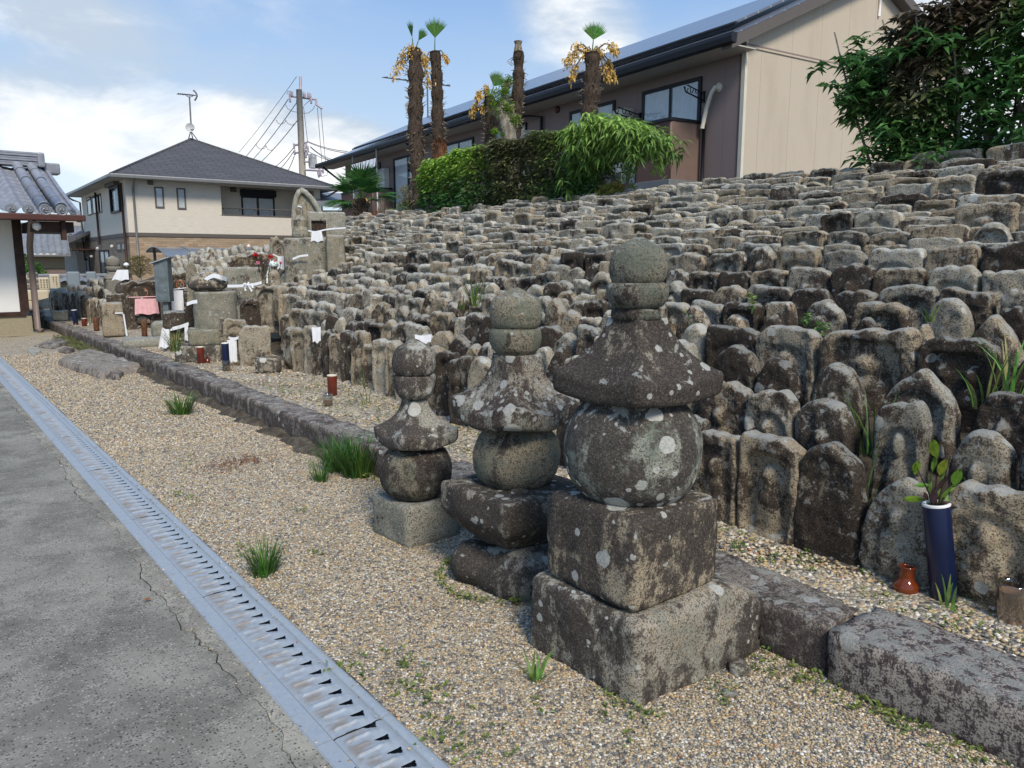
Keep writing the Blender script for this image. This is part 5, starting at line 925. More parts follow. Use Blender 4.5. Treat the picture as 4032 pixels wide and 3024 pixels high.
rf = slope_slab('roof', OV, -GW / 2, X0, X1, .02, .12, 'black_metal'); m = MB(); yb = -GW - OV
m.add([(X0, -GW / 2, EZ + .10 + SL * GW / 2 + .02), (X1, -GW / 2, EZ + .10 + SL * GW / 2 + .02), (X1, yb, z0 + .02), (X0, yb, z0 + .02), (X0, -GW / 2, EZ + .22 + SL * GW / 2 + .02), (X1, -GW / 2, EZ + .22 + SL * GW / 2 + .02), (X1, yb, z0 + .14), (X0, yb, z0 + .14)], [(0, 3, 2, 1), (4, 5, 6, 7), (0, 1, 5, 4), (1, 2, 6, 5), (2, 3, 7, 6), (3, 0, 4, 7)][::1]); m.build('rear_roof', M['black_metal'], AP)
lowtile = slope_slab('roof_tiles', OV - .02, -GW / 2, X0 + .02, X1 - .02, .142, .02, 'solar'); 
def slopeobj(name, x0, x1, s0, s1, off, mat):             # sheet whose local xy lies in the roof slope so panel lines follow it
    ang = math.atan(SL); o = mesh(name, [(x0, s0, 0), (x1, s0, 0), (x1, s1, 0), (x0, s1, 0), (x0, s0, .05), (x1, s0, .05), (x1, s1, .05), (x0, s1, .05)], [(0, 3, 2, 1), (4, 5, 6, 7), (0, 1, 5, 4), (1, 2, 6, 5), (2, 3, 7, 6), (3, 0, 4, 7)], M[mat], AP)
    o.rotation_euler = (math.pi + ang, 0, 0) if False else (-ang, 0, 0); o.location = (0, OV, z0 + off); return o
for o in (slopeobj('solar_array', .35, LEN - .8, -5.45, -.95, .27, 'solar'), slopeobj('array_edge', .30, LEN - .75, -.95, -.86, .25, 'black_metal')): pass
hyp = (GW / 2 + OV) / math.cos(math.atan(SL)); lowtile.hide_render = False
m = MB(); m.prism([(0, OV + .02, z0 - .02), (0, OV + .15, z0 + .0), (0, OV + .17, z0 + .10), (0, OV + .15, z0 + .17), (0, OV + .0, z0 + .17)], (X0 - .15, 0, 0), (X1, 0, 0)); m.build('gutter', M['black_metal'], AP)
m = MB(); m.box((X0, 0.0, z0 - .012), (X1, OV + .03, z0 + .012)); m.build('soffit', M['soffit_dark'], AP)
for s_, nm in ((1, 'rake_board'), (-1, 'rake_board')):
    m = MB(); f_ = lambda y: EZ + .12 + SL * (-y)
    pts = [(0, .0 + .02, 0)]; a_ = (OV if s_ > 0 else -GW - OV); zA = z0 + .01; zB = EZ + .11 + SL * GW / 2
    m.add([(-.33, a_, zA - .10), (-.33, -GW / 2, zB - .10), (-.33, -GW / 2, zB + .13), (-.33, a_, zA + .13), (-.08, a_, zA - .10), (-.08, -GW / 2, zB - .10), (-.08, -GW / 2, zB + .005), (-.08, a_, zA + .005)], [(0, 1, 2, 3), (0, 4, 5, 1), (4, 7, 6, 5), (3, 2, 6, 7), (0, 3, 7, 4), (1, 5, 6, 2)]); m.build(nm, M['brown_grey'], AP)
w1 = window(AP, 1.10, 2.98, 3.35, 5.42, 0, 1, curt=[(.03, .47), (.53, .97)], fw=.085)
xa, _ = fa(2425, 400); xb, _ = fa(2247, 440); window(AP, xa, xb, 3.9, fa(2427, 393)[1], 0, 1, curt=[(.04, .48), (.5, .96)], fw=.08)
xa, _ = fa(2076, 480); xb, _ = fa(1948, 500); window(AP, xa, xb, 3.9, fa(2076, 481)[1], 0, 1, curt=[(.05, .4)], fw=.07)
xa, _ = fa(1867, 540); xb, _ = fa(1756, 560); window(AP, xa, xb, 3.9, fa(1867, 538)[1], 0, 1, curt=[(.03, .5), (.55, .97)], fw=.08)
xa, _ = fa(1668, 590); xb, _ = fa(1551, 620); window(AP, xa, xb, 3.05, fa(1600, 612)[1], 0, 1, curt=[(.52, .95), (.1, .42)], fw=.09)
xa, xc = fa(1478, 700)[0], fa(1421, 700)[0]; window(AP, xa, xc, 3.05, fa(1450, 640)[1], 0, 1, curt=[(.1, .9)], fw=.08); bx(AP, 'shutter', (fa(1501, 700)[0], .0, 3.05), (xa - .02, .06, fa(1490, 640)[1]), 'black_metal')
# balconies
def solve_out(lx, px):
    lo, hi = 0., 3.
    for _ in range(40):
        m_ = (lo + hi) / 2; p = CB + bu * lx - bn * m_
        if pr((p[0], p[1], 4.))[0] > px: lo = m_
        else: hi = m_
    return lo
def balcony(lx0, pxc, pxf, ztop, zbot, tag_='brown'):
    out = solve_out(lx0, pxc); lx1 = fa(pxf, 600, out)[0]; g = bx(AP, 'balcony_front', (lx0 + .03, out - .05, zbot), (lx1, out, ztop), 'balcony'); 
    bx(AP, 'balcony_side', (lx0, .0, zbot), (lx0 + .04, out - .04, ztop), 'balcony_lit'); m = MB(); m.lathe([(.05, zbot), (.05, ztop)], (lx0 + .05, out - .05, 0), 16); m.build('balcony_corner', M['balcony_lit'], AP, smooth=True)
    m = MB(); m.box((lx0 - .02, out - .09, ztop + .001), (lx1, out + .03, ztop + .07), .01); m.box((lx0 - .025, .0, ztop + .001), (lx0 + .07, out - .092, ztop + .071), .01); m.build('balcony_rail', M['black_metal'], AP); m = MB(); m.box((lx0 - .02, .0, zbot - .16), (lx1, out + .03, zbot - .002), .01); m.build('balcony_floor', M['grey_metal'], AP); return out, lx1
out1, l1 = balcony(1.08, 2640, 2508, 4.42, 3.22); bx(AP, 'frosted_screen', (l1 + .03, out1 - .04, 3.22), (fa(2446, 600, out1)[0], out1 - .01, 4.55), 'frost'); bx(AP, 'screen_post', (l1 + .0, out1 - .06, 3.1), (l1 + .035, out1 + .02, 4.6), 'black_metal')
lx2 = fa(1546, 745)[0]; out2, l2 = balcony(lx2, 1466, 1338, fa(1546, 742)[1] - .05, 3.15); fx = fa(1395, 800, out2)[0], fa(1412, 800, out2)[0]; bx(AP, 'frosted_strip', (min(fx), out2 - .001, 3.15), (max(fx), out2 + .012, 4.28), 'frost')
# downpipes, boxes, hangers, awning
def tube(root, name, pts, r, mat, n=8): m = MB(); m.tube([V(*p) for p in pts], r, n); return m.build(name, M[mat], root, smooth=True)
a = fa(2080, 425)[0]; b = fa(2141, 460); tube(AP, 'downpipe', [(a, OV, z0), (a, OV - .12, z0 - .10), (b[0], .08, b[1]), (b[0], .08, 2.5)], .045, 'black_metal')
a = fa(1660, 576); tube(AP, 'downpipe', [(a[0], OV - .1, z0), (a[0], .08, a[1] - .2), (a[0], .08, 2.5)], .045, 'black_metal'); tube(AP, 'downpipe', [(LEN + .9, OV, z0), (LEN + .7, OV - .1, z0 - .15), (LEN + .08, .08, z0 - .75), (LEN + .08, .08, 2)], .05, 'black_metal'); tube(AP, 'downpipe', [(.95, .06, 4.4), (.95, .06, 2.5)], .035, 'black_metal')
m = MB(); q = fa(2197, 431); m.lathe([(.02, 0), (.09, .0), (.10, .03), (.06, .05), (.02, .06)], (0, 0, 0), 20); o = m.build('vent_cap', M['brown_metal'], AP, smooth=True); o.location = (q[0], 0.0, q[1]); o.rotation_euler = (-math.pi / 2, 0, 0)
a, b = fa(2495, 450)[0], fa(2446, 450)[0]; bx(AP, 'water_heater', (a, 0, 3.6), (b, .28, fa(2470, 425, .2)[1]), 'cream', .015); a, b = fa(1533, 700)[0], fa(1502, 700)[0]; bx(AP, 'water_heater', (a, 0, 3.1), (b, .22, fa(1515, 664, .1)[1]), 'white', .015)
def hanger(lx, z, out=.62):
    m = MB(); m.box((lx - .02, 0, z - .14), (lx + .02, .05, z + .10)); m.tube([V(lx, .03, z - .1), V(lx, out * .9, z + .02), V(lx, out, z + .12)], .016, 6); m.tube([V(lx, .03, z + .05), V(lx, out * .85, z + .16)], .014, 6)
    for k in (.3, .55, .8): m.tube([V(lx, out * k, z + .1), V(lx, out * k + .03, z + .03), V(lx, out * k + .08, z + .03), V(lx, out * k + .1, z + .12)], .012, 5)
    return m.build('laundry_hanger', M['black_metal'], AP)
hanger(1.02, 5.0); hanger(3.05, 4.86, .85); hanger(fa(1945, 520)[0] - .1, 4.6, .5); hanger(fa(1880, 560)[0], 4.62, .5); hanger(fa(2052, 530)[0] - .5, 4.4, .5)
tube(AP, 'aircon_hose', [(.62, .04, 5.08), (.62, .12, 5.10), (.70, .14, 4.98), (.82, .14, 4.7), (.92, .14, 4.3)], .045, 'cream'); m = MB(); m.lathe([(.10, 0), (.10, .02), (.05, .04)], (0, 0, 0), 16); o = m.build('hose_collar', M['cream'], AP, smooth=True); o.location = (.62, .0, 5.1); o.rotation_euler = (-math.pi / 2, 0, 0)
q = fa(2092, 520); tube(AP, 'vent_duct', [(q[0], .0, q[1]), (q[0], .15, q[1]), (q[0] + .05, .2, q[1] - .2)], .06, 'cream')
q0, q1 = fa(1480, 622, .9), fa(1387, 650, .9); n_ = 26; S = np.linspace(0, 1, n_); zt = q0[1] + (q1[1] - q0[1]) * 0 ; v = [(q0[0] + (q1[0] - q0[0]) * s, .9 + .03 * math.sin(s * 40), q0[1]) for s in S] + [(q0[0] + (q1[0] - q0[0]) * s, .95 + .04 * math.sin(s * 40), q0[1] - .33) for s in S]; mesh('awning_cloth', v, [(i, i + 1, n_ + i + 1, n_ + i) for i in range(n_ - 1)], M['cloth'], AP, smooth=True)
for lx in (q0[0], q1[0]): tube(AP, 'awning_post', [(lx, .88, z0), (lx, .88, 3.3)], .03, 'galv')
for k in range(3): q = fa(1360, 690, 1.2 - .15 * k), fa(1465, 668, 1.2 - .15 * k); tube(AP, 'laundry_pole', [(q[0][0], 1.2 - .15 * k, 4.75), (q[1][0], 1.2 - .15 * k, 4.75)], .016, 'galv', 6)
q = loc_of(AP, pl(3452, 0, CB, bu)); tube(AP, 'white_conduit', [(-.09, q[1], 7.6), (-.09, q[1], loc_of(AP, pl(3452, 70, CB, bu))[2])], .03, 'white')
# roof aerial and dish behind the tall palms
for nm, (cx0, cy0), lab in (('tv_aerial', (1690, 350), 'long many-rodded TV aerial on the apartment roof behind the tall palms'),):
    g = empty(nm, dep(1685, 480, 34), 0, lab, 'TV aerial'); k = 34 / FPX; m = MB(); T_ = lambda x, y: RT * (x - 1685) * k + UP * (480 - y) * k
    m.tube([T_(1685, 500), T_(1685, 335)], .035, 6); m.build('mast', M['wire'], g); m = MB(); m.tube([T_(1515, 313), T_(1775, 345)], .03, 6)
    for i in range(11): x, y = 1520 + i * 24, 313 + i * 2.9; m.tube([T_(x, y) - UP * .04 - bu * .3, T_(x, y) + UP * .05 + bu * .3], .018, 5)
    m.build('yagi', M['wire'], g)
g = empty('satellite_dish', dep(1612, 442, 33), 0, 'pale round satellite dish half hidden by the leftmost palm', 'satellite dish'); m = MB(); m.lathe([(.005, .0), (.22, .03), (.40, .12), (.42, .13)], (0, 0, 0), 24, cap=False); o = m.build('dish', M['trans'], g, smooth=True); o.rotation_euler = (R(75), 0, R(20)); tube(g, 'arm', [(0, 0, 0), (.1, .1, -.9)], .03, 'wire')

# ---- cream two-storey house on the left
hr = V(math.sin(R(91.5)), math.cos(R(91.5)), 0); hl = V(-hr[1], hr[0], 0); P0 = dep(508, 925, 37.); CH = V(P0[0], P0[1], 0); HZ = float(P0[2])
HS = empty('two_storey_house', CH, math.atan2(hr[1], hr[0]), 'cream two-storey house with grey hipped roof and split-stone ground floor', 'house')
def hA(px, py, o=0): q = loc_of(HS, pl(px, py, CH + hl * o, hl)); return q[0], q[2]
def hB(px, py, o=0): q = loc_of(HS, pl(px, py, CH + hr * o, hr)); return q[1], q[2]
W_ = hA(1262, 800)[0]; DP = hB(322, 800)[0]; ZE = hA(560, 703)[1]; print('house', W_, DP, HZ, ZE)
rx0, rx1, rz0, rz1 = hA(867, 731)[0], W_ - .35, hA(867, 848)[1], hA(867, 731)[1]
def walls(name, parts_, mat): m = MB(); [m.box(*p) for p in parts_]; return m.build(name, M[mat], HS)
walls('upper_wall', [((0, 0, HZ + .12), (rx0, .15, ZE)), ((rx0, 0, HZ + .12), (rx1, .15, rz0)), ((rx1, 0, HZ + .12), (W_, .15, ZE)), ((rx0, 1.2, rz0 - .1), (rx1, 1.3, ZE)), ((rx0, 0, rz1), (rx1, .15, ZE))], 'siding')
walls('side_wall', [((-.002, .002, HZ + .121), (.15, DP, ZE))], 'siding'); walls('far_wall', [((W_ - .15, .152, 0), (W_, DP, ZE)), ((.15, DP - .15, 0), (W_, DP + .002, ZE))], 'siding'); bx(HS, 'balcony_deck', (rx0, .15, rz0 - .1), (rx1, 1.2, rz0), 'soffit')
walls('stone_wall', [((0, .01, 0), (W_, .16, HZ - .06))], 'brick'); walls('stone_side_wall', [((.008, .16, 0), (.16, DP + 6.0, HZ - .06))], 'brick_grey')
walls('belt_course', [((-.03, -.03, HZ - .06), (W_, .16, HZ + .12)), ((-.031, .16, HZ - .061), (.16, DP, HZ + .121))], 'brown_grey')
o_ = .75; ax_, ay_ = W_ / 2, DP / 2; q = pl(757, 548, CH + hl * ay_, hl); AZ_ = q[2]; print('apex', AZ_, loc_of(HS, q))
ap = (ax_, ay_, AZ_); ec = [(-o_, -o_, ZE + .05), (W_ + o_, -o_, ZE + .05), (W_ + o_, DP + o_, ZE + .05), (-o_, DP + o_, ZE + .05)]
for i in range(4):
    a_, b_ = V(*ec[i]), V(*ec[(i + 1) % 4]); e_ = (b_ - a_); L_ = np.linalg.norm(e_); e_ /= L_; n_ = np.cross(e_, V(*ap) - a_); n_ /= np.linalg.norm(n_); up_ = np.cross(n_, e_); from mathutils import Matrix
    t_ = V(*ap) - a_; o = mesh('roof', [(0, 0, 0), (L_, 0, 0), (t_ @ e_, t_ @ up_, 0)], [(0, 1, 2)], M['slate'], HS); o.matrix_local = Matrix(((e_[0], up_[0], n_[0], a_[0]), (e_[1], up_[1], n_[1], a_[1]), (e_[2], up_[2], n_[2], a_[2]), (0, 0, 0, 1)))
m = MB(); m.box((-o_ + .05, -o_ + .05, ZE - .06), (W_ + o_ - .05, DP + o_ - .05, ZE + .01)); m.build('soffit', M['soffit'], HS)
m = MB(); m.box((-o_ - .08, -o_ - .1, ZE - .08), (W_ + o_ + .08, -o_ + .04, ZE + .06), .02); m.box((-o_ - .1, -o_ + .04, ZE - .08), (-o_ + .04, DP + o_ + .08, ZE + .06), .02); m.box((W_ + o_ - .04, -o_ + .04, ZE - .08), (W_ + o_ + .1, DP + o_ + .08, ZE + .06), .02); m.build('gutter', M['grey_metal'], HS)
m = MB(); m.box((-o_, -o_ - .06, ZE + .061), (W_ + o_, -o_ + .02, ZE + .085)); m.build('drip_edge', M['pale_line'], HS)
for i in range(4): tube(HS, 'hip_ridge', [ec[i], ap], .07, 'slate', 6)
for (a, b, t, bt) in ((609, 645, 735, 818), (696, 731, 740, 823)): window(HS, hA(a, 780)[0], hA(b, 780)[0], hA(a, bt)[1], hA(a, t)[1], 0, -1, mull=0, frame='brown_grey', fw=.07, curt=[(.1, .9)])
xa, xb = hA(950, 800, 1.2)[0], hA(1080, 800, 1.2)[0]; window(HS, xa, xb, rz0, hA(950, 772, 1.2)[1], 1.2, -1, mull=1, fw=.08, curt=[(.05, .45), (.52, .95)]); bx(HS, 'shutter_box', (xa - .05, .95, hA(950, 772, 1.2)[1]), (xb + .05, 1.2, hA(950, 746, 1.2)[1]), 'black_metal', .02)
tube(HS, 'balcony_rail', [(rx0, .02, hA(870, 818)[1]), (rx1, .02, hA(870, 818)[1])], .03, 'brown_grey')
for k in range(7): x = rx0 + .1 + (rx1 - rx0 - .2) * k / 6; tube(HS, 'rail_post', [(x, .02, rz0), (x, .02, hA(870, 818)[1])], .02, 'brown_grey', 6)
bx(HS, 'balcony_sill', (rx0 - .02, -.02, rz0 + .001), (rx1 + .02, .16, rz0 + .06), 'brown_grey'); bx(HS, 'recess_trim', (rx0 - .08, -.015, rz0), (rx0, .1, rz1), 'cream')
for (a, b, t, bt) in ((345, 361, 778, 851), (366, 380, 772, 845), (383, 401, 766, 842)): y0_, y1_ = sorted((hB(a, 800)[0], hB(b, 800)[0])); window(HS, y0_, y1_, hB(a, bt)[1], hB(a, t)[1], 0, -1, 'y', 0, 'brown_grey', .06, pane='pane_dark')
y0_, y1_ = sorted((hB(440, 800)[0], hB(476, 800)[0])); window(HS, y0_, y1_, hB(445, 842)[1], hB(445, 738)[1], 0, -1, 'y', 0, 'black_metal', .09, curt=[(.1, .5)], dep_=.10); bx(HS, 'shutter_box', (-.28, y0_ - .05, hB(445, 738)[1]), (0, y1_ + .05, hB(445, 718)[1]), 'brown_grey', .02)
for (a, b) in ((461, 476), (481, 496)): y0_, y1_ = sorted((hB(a, 960)[0], hB(b, 960)[0])); window(HS, y0_, y1_, hB(470, 986)[1], hB(470, 956)[1], .008, -1, 'y', 0, 'brown_grey', .05, pane='frost')
for px_, t_ in ((386, 757), (490, 718)): y = hB(px_, 800)[0]; tube(HS, 'brown_pipe', [(-.10, y, hB(px_, t_)[1]), (-.10, y, hB(px_, 965)[1] if px_ < 400 else .3)], .06, 'dark_wood')
tube(HS, 'downpipe', [(.32, -o_, ZE - .05), (.32, -.4, ZE - .15), (.32, -.09, ZE - .5), (.32, -.09, .2)], .055, 'grey_metal'); tube(HS, 'downpipe', [(-o_, DP + .6, ZE), (-o_ * .6, DP + .3, ZE - .25), (-.08, DP + .1, ZE - .4), (-.08, DP + .1, 1.5)], .055, 'grey_metal'); tube(HS, 'downpipe', [(W_ + o_, -o_, ZE - .05), (W_ + .4, -.4, ZE - .35), (W_ + .05, -.05, ZE - .5), (W_ + .05, -.05, 2)], .05, 'brown_grey')
y0_, y1_ = sorted((hB(392, 1000)[0], hB(430, 1000)[0])); window(HS, y0_, y1_, .1, hB(400, 985)[1], .008, -1, 'y', 1, 'black_metal', .1, curt=[(.02, .3)]); bx(HS, 'entrance_canopy', (-1.2, hB(375, 985)[0], hB(380, 985)[1]), (0, hB(340, 985)[0], hB(380, 985)[1] + .08), 'dark_wood')
for a, b in ((337, 350), (255, 272)): y0_, y1_ = sorted((hB(a, 1000)[0], hB(b, 1000)[0])); window(HS, y0_, y1_, .1, hB(a, 1012)[1], .008, -1, 'y', 0, 'black_metal', .1, pane='pane_dark')
for px_, py_ in ((281, 992), (307, 994), (323, 992), (341, 998), (373, 1009), (398, 978), (456, 970)):
    y, z = hB(px_, py_); m = MB(); m.lathe([(.01, -.09), (.07, -.06), (.09, 0), (.06, .06), (.01, .09)], (-.18, y, z), 14); m.build('wall_lamp', M['white'], HS, smooth=True)
q = hA(590, 717); bx(HS, 'vent_hood', (q[0] - .12, -.15, q[1] - .13), (q[0] + .12, 0, q[1] + .1), 'brown_grey', .03); q = hA(917, 745, 1.2); bx(HS, 'vent_hood', (q[0] - .15, 1.05, q[1] - .15), (q[0] + .15, 1.2, q[1] + .12), 'brown_grey', .03)
q = hA(1105, 970); m = MB(); m.lathe([(.01, -.11), (.08, -.07), (.10, 0), (.07, .07), (.01, .11)], (hA(974, 970)[0], -.2, hA(974, 970)[1]), 14); m.build('wall_lamp', M['white'], HS, smooth=True)
# low porch wing with its dark roof
yA, yB = hB(342, 950)[0], hB(243, 980)[0]; za = hB(300, 960)[1]; m = MB()
m.prism([(-1.3, 0, za - .15), (1.2, 0, za + 1.1), (1.2, 0, za + 1.25), (-1.3, 0, za + .02)], (0, yA - 1.5, 0), (0, yB + 1.2, 0)); m.build('porch_roof', M['slate'], HS); m = MB(); m.box((-1.42, yA - 1.5, za - .17), (-1.25, yB + 1.3, za + .03), .02); m.build('gutter', M['grey_metal'], HS)
# carport
cp = dep(640, 1000, 31); g = empty('carport', (cp[0], cp[1], 0), HS.rotation_euler[2], 'arched grey carport roof in front of the cream house', 'carport'); zc = float(cp[2]) ; xl, xr = -.2, 5.2; m = MB(); n_ = 14; ys_ = [(-1.5 + 3.4 * i / (n_ - 1)) for i in range(n_)]; zz_ = [zc - .38 + .62 * math.sin(math.pi * (.12 + .62 * i / (n_ - 1))) for i in range(n_)]
vv = [(x, y, z + dz) for dz in (0, .03) for x in (xl, xr) for y, z in zip(ys_, zz_)]; N2 = n_
ff = [(i, N2 + i, N2 + i + 1, i + 1) for i in range(n_ - 1)] + [(2 * N2 + i, 2 * N2 + i + 1, 3 * N2 + i + 1, 3 * N2 + i) for i in range(n_ - 1)]; mesh('roof_sheet', vv, ff, M['polycarb'], g, smooth=True)
for x in np.linspace(xl, xr, 6): m = MB(); m.tube([V(x, y, z + .04) for y, z in zip(ys_, zz_)], .03, 6); m.build('rib', M['grey_metal'], g)
for x in (xl + .3, xr - .3): bx(g, 'post', (x - .05, ys_[-1] - .1, 0), (x + .05, ys_[-1], zz_[-1]), 'grey_metal')
# aerial and dish on the house roof
apw = CH + hr * ax_ + hl * ay_; Dm = pr((apw[0], apw[1], AZ_))[2]; g = empty('tv_aerial', (apw[0], apw[1], AZ_), 0, 'TV aerial on its mast over the grey hipped roof', 'TV aerial'); T_ = lambda x, y: dep(x, y, Dm) - V(apw[0], apw[1], AZ_)
m = MB(); m.tube([T_(751, 520), T_(752, 488), T_(746, 383)], .045, 6); m.tube([T_(751, 515), T_(741, 552)], .03, 5); m.tube([T_(751, 515), T_(777, 550)], .03, 5); m.tube([T_(751, 515), T_(762, 556)], .03, 5); m.build('mast', M['wire'], g); m = MB(); m.tube([T_(698, 369), T_(770, 376)], .035, 6); m.tube([T_(733, 376), T_(737, 381), T_(757, 381), T_(760, 376)], .02, 5); m.tube([T_(762, 356), T_(772, 366), T_(776, 378), T_(772, 388), T_(766, 396)], .05, 6)
for i in range(9): m.tube([T_(700 + i * 7, 369 + i * .7) - hl * .25, T_(700 + i * 7, 369 + i * .7) + hl * .25], .015, 4)
m.build('yagi', M['wire'], g)
q = dep(749, 504, Dm - .5); g = empty('satellite_dish', q, 0, 'small grey satellite dish clamped to the mast on the hipped roof', 'satellite dish'); m = MB(); m.lathe([(.005, .0), (.12, .02), (.24, .07), (.25, .08)], (0, 0, 0), 24, cap=False); o = m.build('dish', M['trans'], g, smooth=True); o.rotation_euler = (R(80), 0, R(-25)); tube(g, 'arm', [(0, -.02, -.1), (.1, -.3, -.1)], .02, 'wire')

# ---- white-walled hall at far left
FY = 18.5; yn = V(0, 1, 0); cxl = lambda px, py, Y=FY: pl(px, py, V(0, Y, 0), yn)
HL = empty('temple_hall', (cxl(100, 1225)[0], FY, 0), 0, 'white plastered hall with dark posts and silver-grey tiled roof at the left edge', 'hall'); hx = HL.location[0]
lx = lambda px, py, Y=FY: (cxl(px, py, Y)[0] - hx, cxl(px, py, Y)[2]); zs1, zs0 = lx(50, 1228)[1], lx(50, 1247)[1]
ez = lx(150, 850, FY - 1.0)[1]; bx(HL, 'plaster_wall', (-12, 0, zs1), (-.09, .15, ez), 'white_wall'); bx(HL, 'sill_beam', (-12, -.05, zs0), (.0, .15, zs1), 'dark_wood'); bx(HL, 'plinth', (-12, -.02, .0), (.10, .3, zs0), 'plinth'); bx(HL, 'corner_post', (-.09, -.04, zs1), (.07, .15, ez), 'dark_wood'); bx(HL, 'side_wall', (-.05, .15, 0), (.06, 3.2, ez), 'white_wall'); bx(HL, 'ground_sill', (-12, -.35, .0), (.35, -.02, .04), 'plinth')
q0 = lx(300, 848, FY - 1.0); EX1 = q0[0]; rY = FY + 2.4; rz_ = lx(160, 664, rY)[1]; RX1 = lx(212, 664, rY)[0]; print('hall', hx, ez, EX1, rz_, RX1)
n1_, n2_ = 260, 130; S_, Q_ = np.meshgrid(np.linspace(0, 1, n1_), np.linspace(0, 1, n2_)); xe = EX1; XX = -9 + (xe + 9) * S_; YY = -1.15 + (rY - FY + 1.15) * Q_; base = ez + .06 + (rz_ - ez - .06) * (Q_ ** 1.12)
ph = (XX / .40) % 1.; wave = .045 * np.cos(2 * np.pi * ph) + .02 * np.cos(4 * np.pi * ph + .6); stp = (Q_ * 13) % 1.; Zt = base + wave + .035 * (1 - stp) - .02
YY = YY + .0; mesh('tile_roof', np.stack([XX, YY, Zt], -1).reshape(-1, 3), [q[::-1] for q in qgrid(n1_, n2_)], M['tile'], HL, smooth=True)
m = MB(); yv = [(-1.17 + (rY - FY + 1.17) * q) for q in np.linspace(0, 1, 12)]; zv = [ez + .05 + (rz_ - ez - .06) * q ** 1.12 for q in np.linspace(0, 1, 12)]
for i in range(11): m.prism([(0, yv[i], zv[i] - .16), (0, yv[i + 1], zv[i + 1] - .16), (0, yv[i + 1], zv[i + 1] + .05), (0, yv[i], zv[i] + .05)], (xe - .02, 0, 0), (xe + .05, 0, 0))
m.build('verge_tile', M['tile'], HL); bx(HL, 'gutter', (-9, -1.28, ez - .09), (xe + .12, -1.14, ez + .03), 'brown_metal', .02); bx(HL, 'eave_board', (-9, -1.12, ez - .05), (xe - .1, 0.1, ez - .0), 'dark_wood')
def swirl(m, r):                      # three-comma crest on the round end tile
    for k in range(3):
        a0 = k * 2.094; pts = []; rs = []
        for q in np.linspace(0, 1, 9): a = a0 + q * 2.3; pts.append(V(math.cos(a) * r * (.28 + .40 * q), -.012, math.sin(a) * r * (.28 + .40 * q))); rs.append(r * (.20 * (1 - q) + .02))
        m.tube(pts, rs, 6)
rolls = [(lx(176, 832, FY - 1.15)[0], .095, 1), (lx(241, 836, FY - 1.15)[0], .095, 1)]
for (x, r_, bg) in rolls:
    m = MB(); m.tube([V(x, -1.2, ez + .12), V(x, yv[6], zv[6] + .10), V(x, yv[-1], zv[-1] + .10)], r_, 18); ro = m.build('round_tile_row', M['tile'], HL, smooth=True)
    for j in range(5): a = j / 5; m = MB(); y_ = -1.2 + (rY - FY + 1.2) * a; z_ = np.interp(y_, yv, zv) + .11; m.tube([V(x, y_, z_), V(x, y_ + .04, z_ + .02)], r_ * 1.05, 18); m.build('tile_joint', M['tile_far'], ro, smooth=True)
    m = MB(); m.tube([V(x, -1.26, ez + .10), V(x, -1.2, ez + .12)], r_ * 1.12, 24); d_ = m.build('end_tile', M['tile_far'], ro); m = MB(); swirl(m, r_); o = m.build('crest', M['tile'], ro); o.location = (x, -1.262, ez + .10); m = MB(); m.tube([V(x + r_ * .9 * math.cos(a), -1.265, ez + .10 + r_ * .9 * math.sin(a)) for a in np.linspace(0, 6.283, 25)], .018, 6, cap=False); m.build('rim', M['tile'], ro)
for px_ in (45, 112): x, z = lx(px_, 824, FY - 1.2); m = MB(); m.tube([V(x, -1.25, ez + .10), V(x, -1.1, ez + .12)], .09, 18); e = m.build('end_tile', M['tile_far'], HL); m = MB(); swirl(m, .09); o = m.build('crest', M['tile'], e); o.location = (x, -1.252, ez + .10)
y_ = rY - FY; xq = lx(165, 640, rY)[0]; m = MB(); hz = lx(60, 602, rY)[1] - rz_
for j in range(6): m.box((-9, y_ - .28 + .02 * (j % 2), rz_ + .02 + hz * j / 6), (lx(150, 640, rY)[0], y_ + .2, rz_ + .02 + hz * (j + .86) / 6), .008)
m.build('ridge_stack', M['tile'], HL); bx(HL, 'ridge_end_block', (lx(140, 640, rY)[0], y_ - .34, rz_), (xq + .02, y_ + .25, rz_ + hz * 1.05), 'tile', .04); bx(HL, 'ridge_cap', (xq, y_ - .2, rz_ - .12), (RX1 + .1, y_ + .2, rz_ + .12), 'tile', .03)
tube(HL, 'downpipe', [(.16, -1.15, ez - .05), (.14, -.95, ez - .12), (.16, -.25, ez - .55), (.17, -.13, ez - .8), (.17, -.13, .12), (.25, -.25, .06)], .06, 'taupe_pipe', 12)
m = MB(); m.box((.12, -1.0, ez - .30), (.85, .4, ez - .10)); m.box((.62, -1.1, ez - .45), (.70, -.9, ez - .08)); m.build('bracket', M['dark_wood'], HL); m = MB(); m.lathe([(.01, -.08), (.07, -.04), (.08, .02), (.05, .08)], (.22, -1.0, ez - .2), 14); m.build('lamp', M['white'], HL, smooth=True); bx(HL, 'rear_wall', (-12, 3.1, 0), (0, 3.2, ez), 'white_wall')

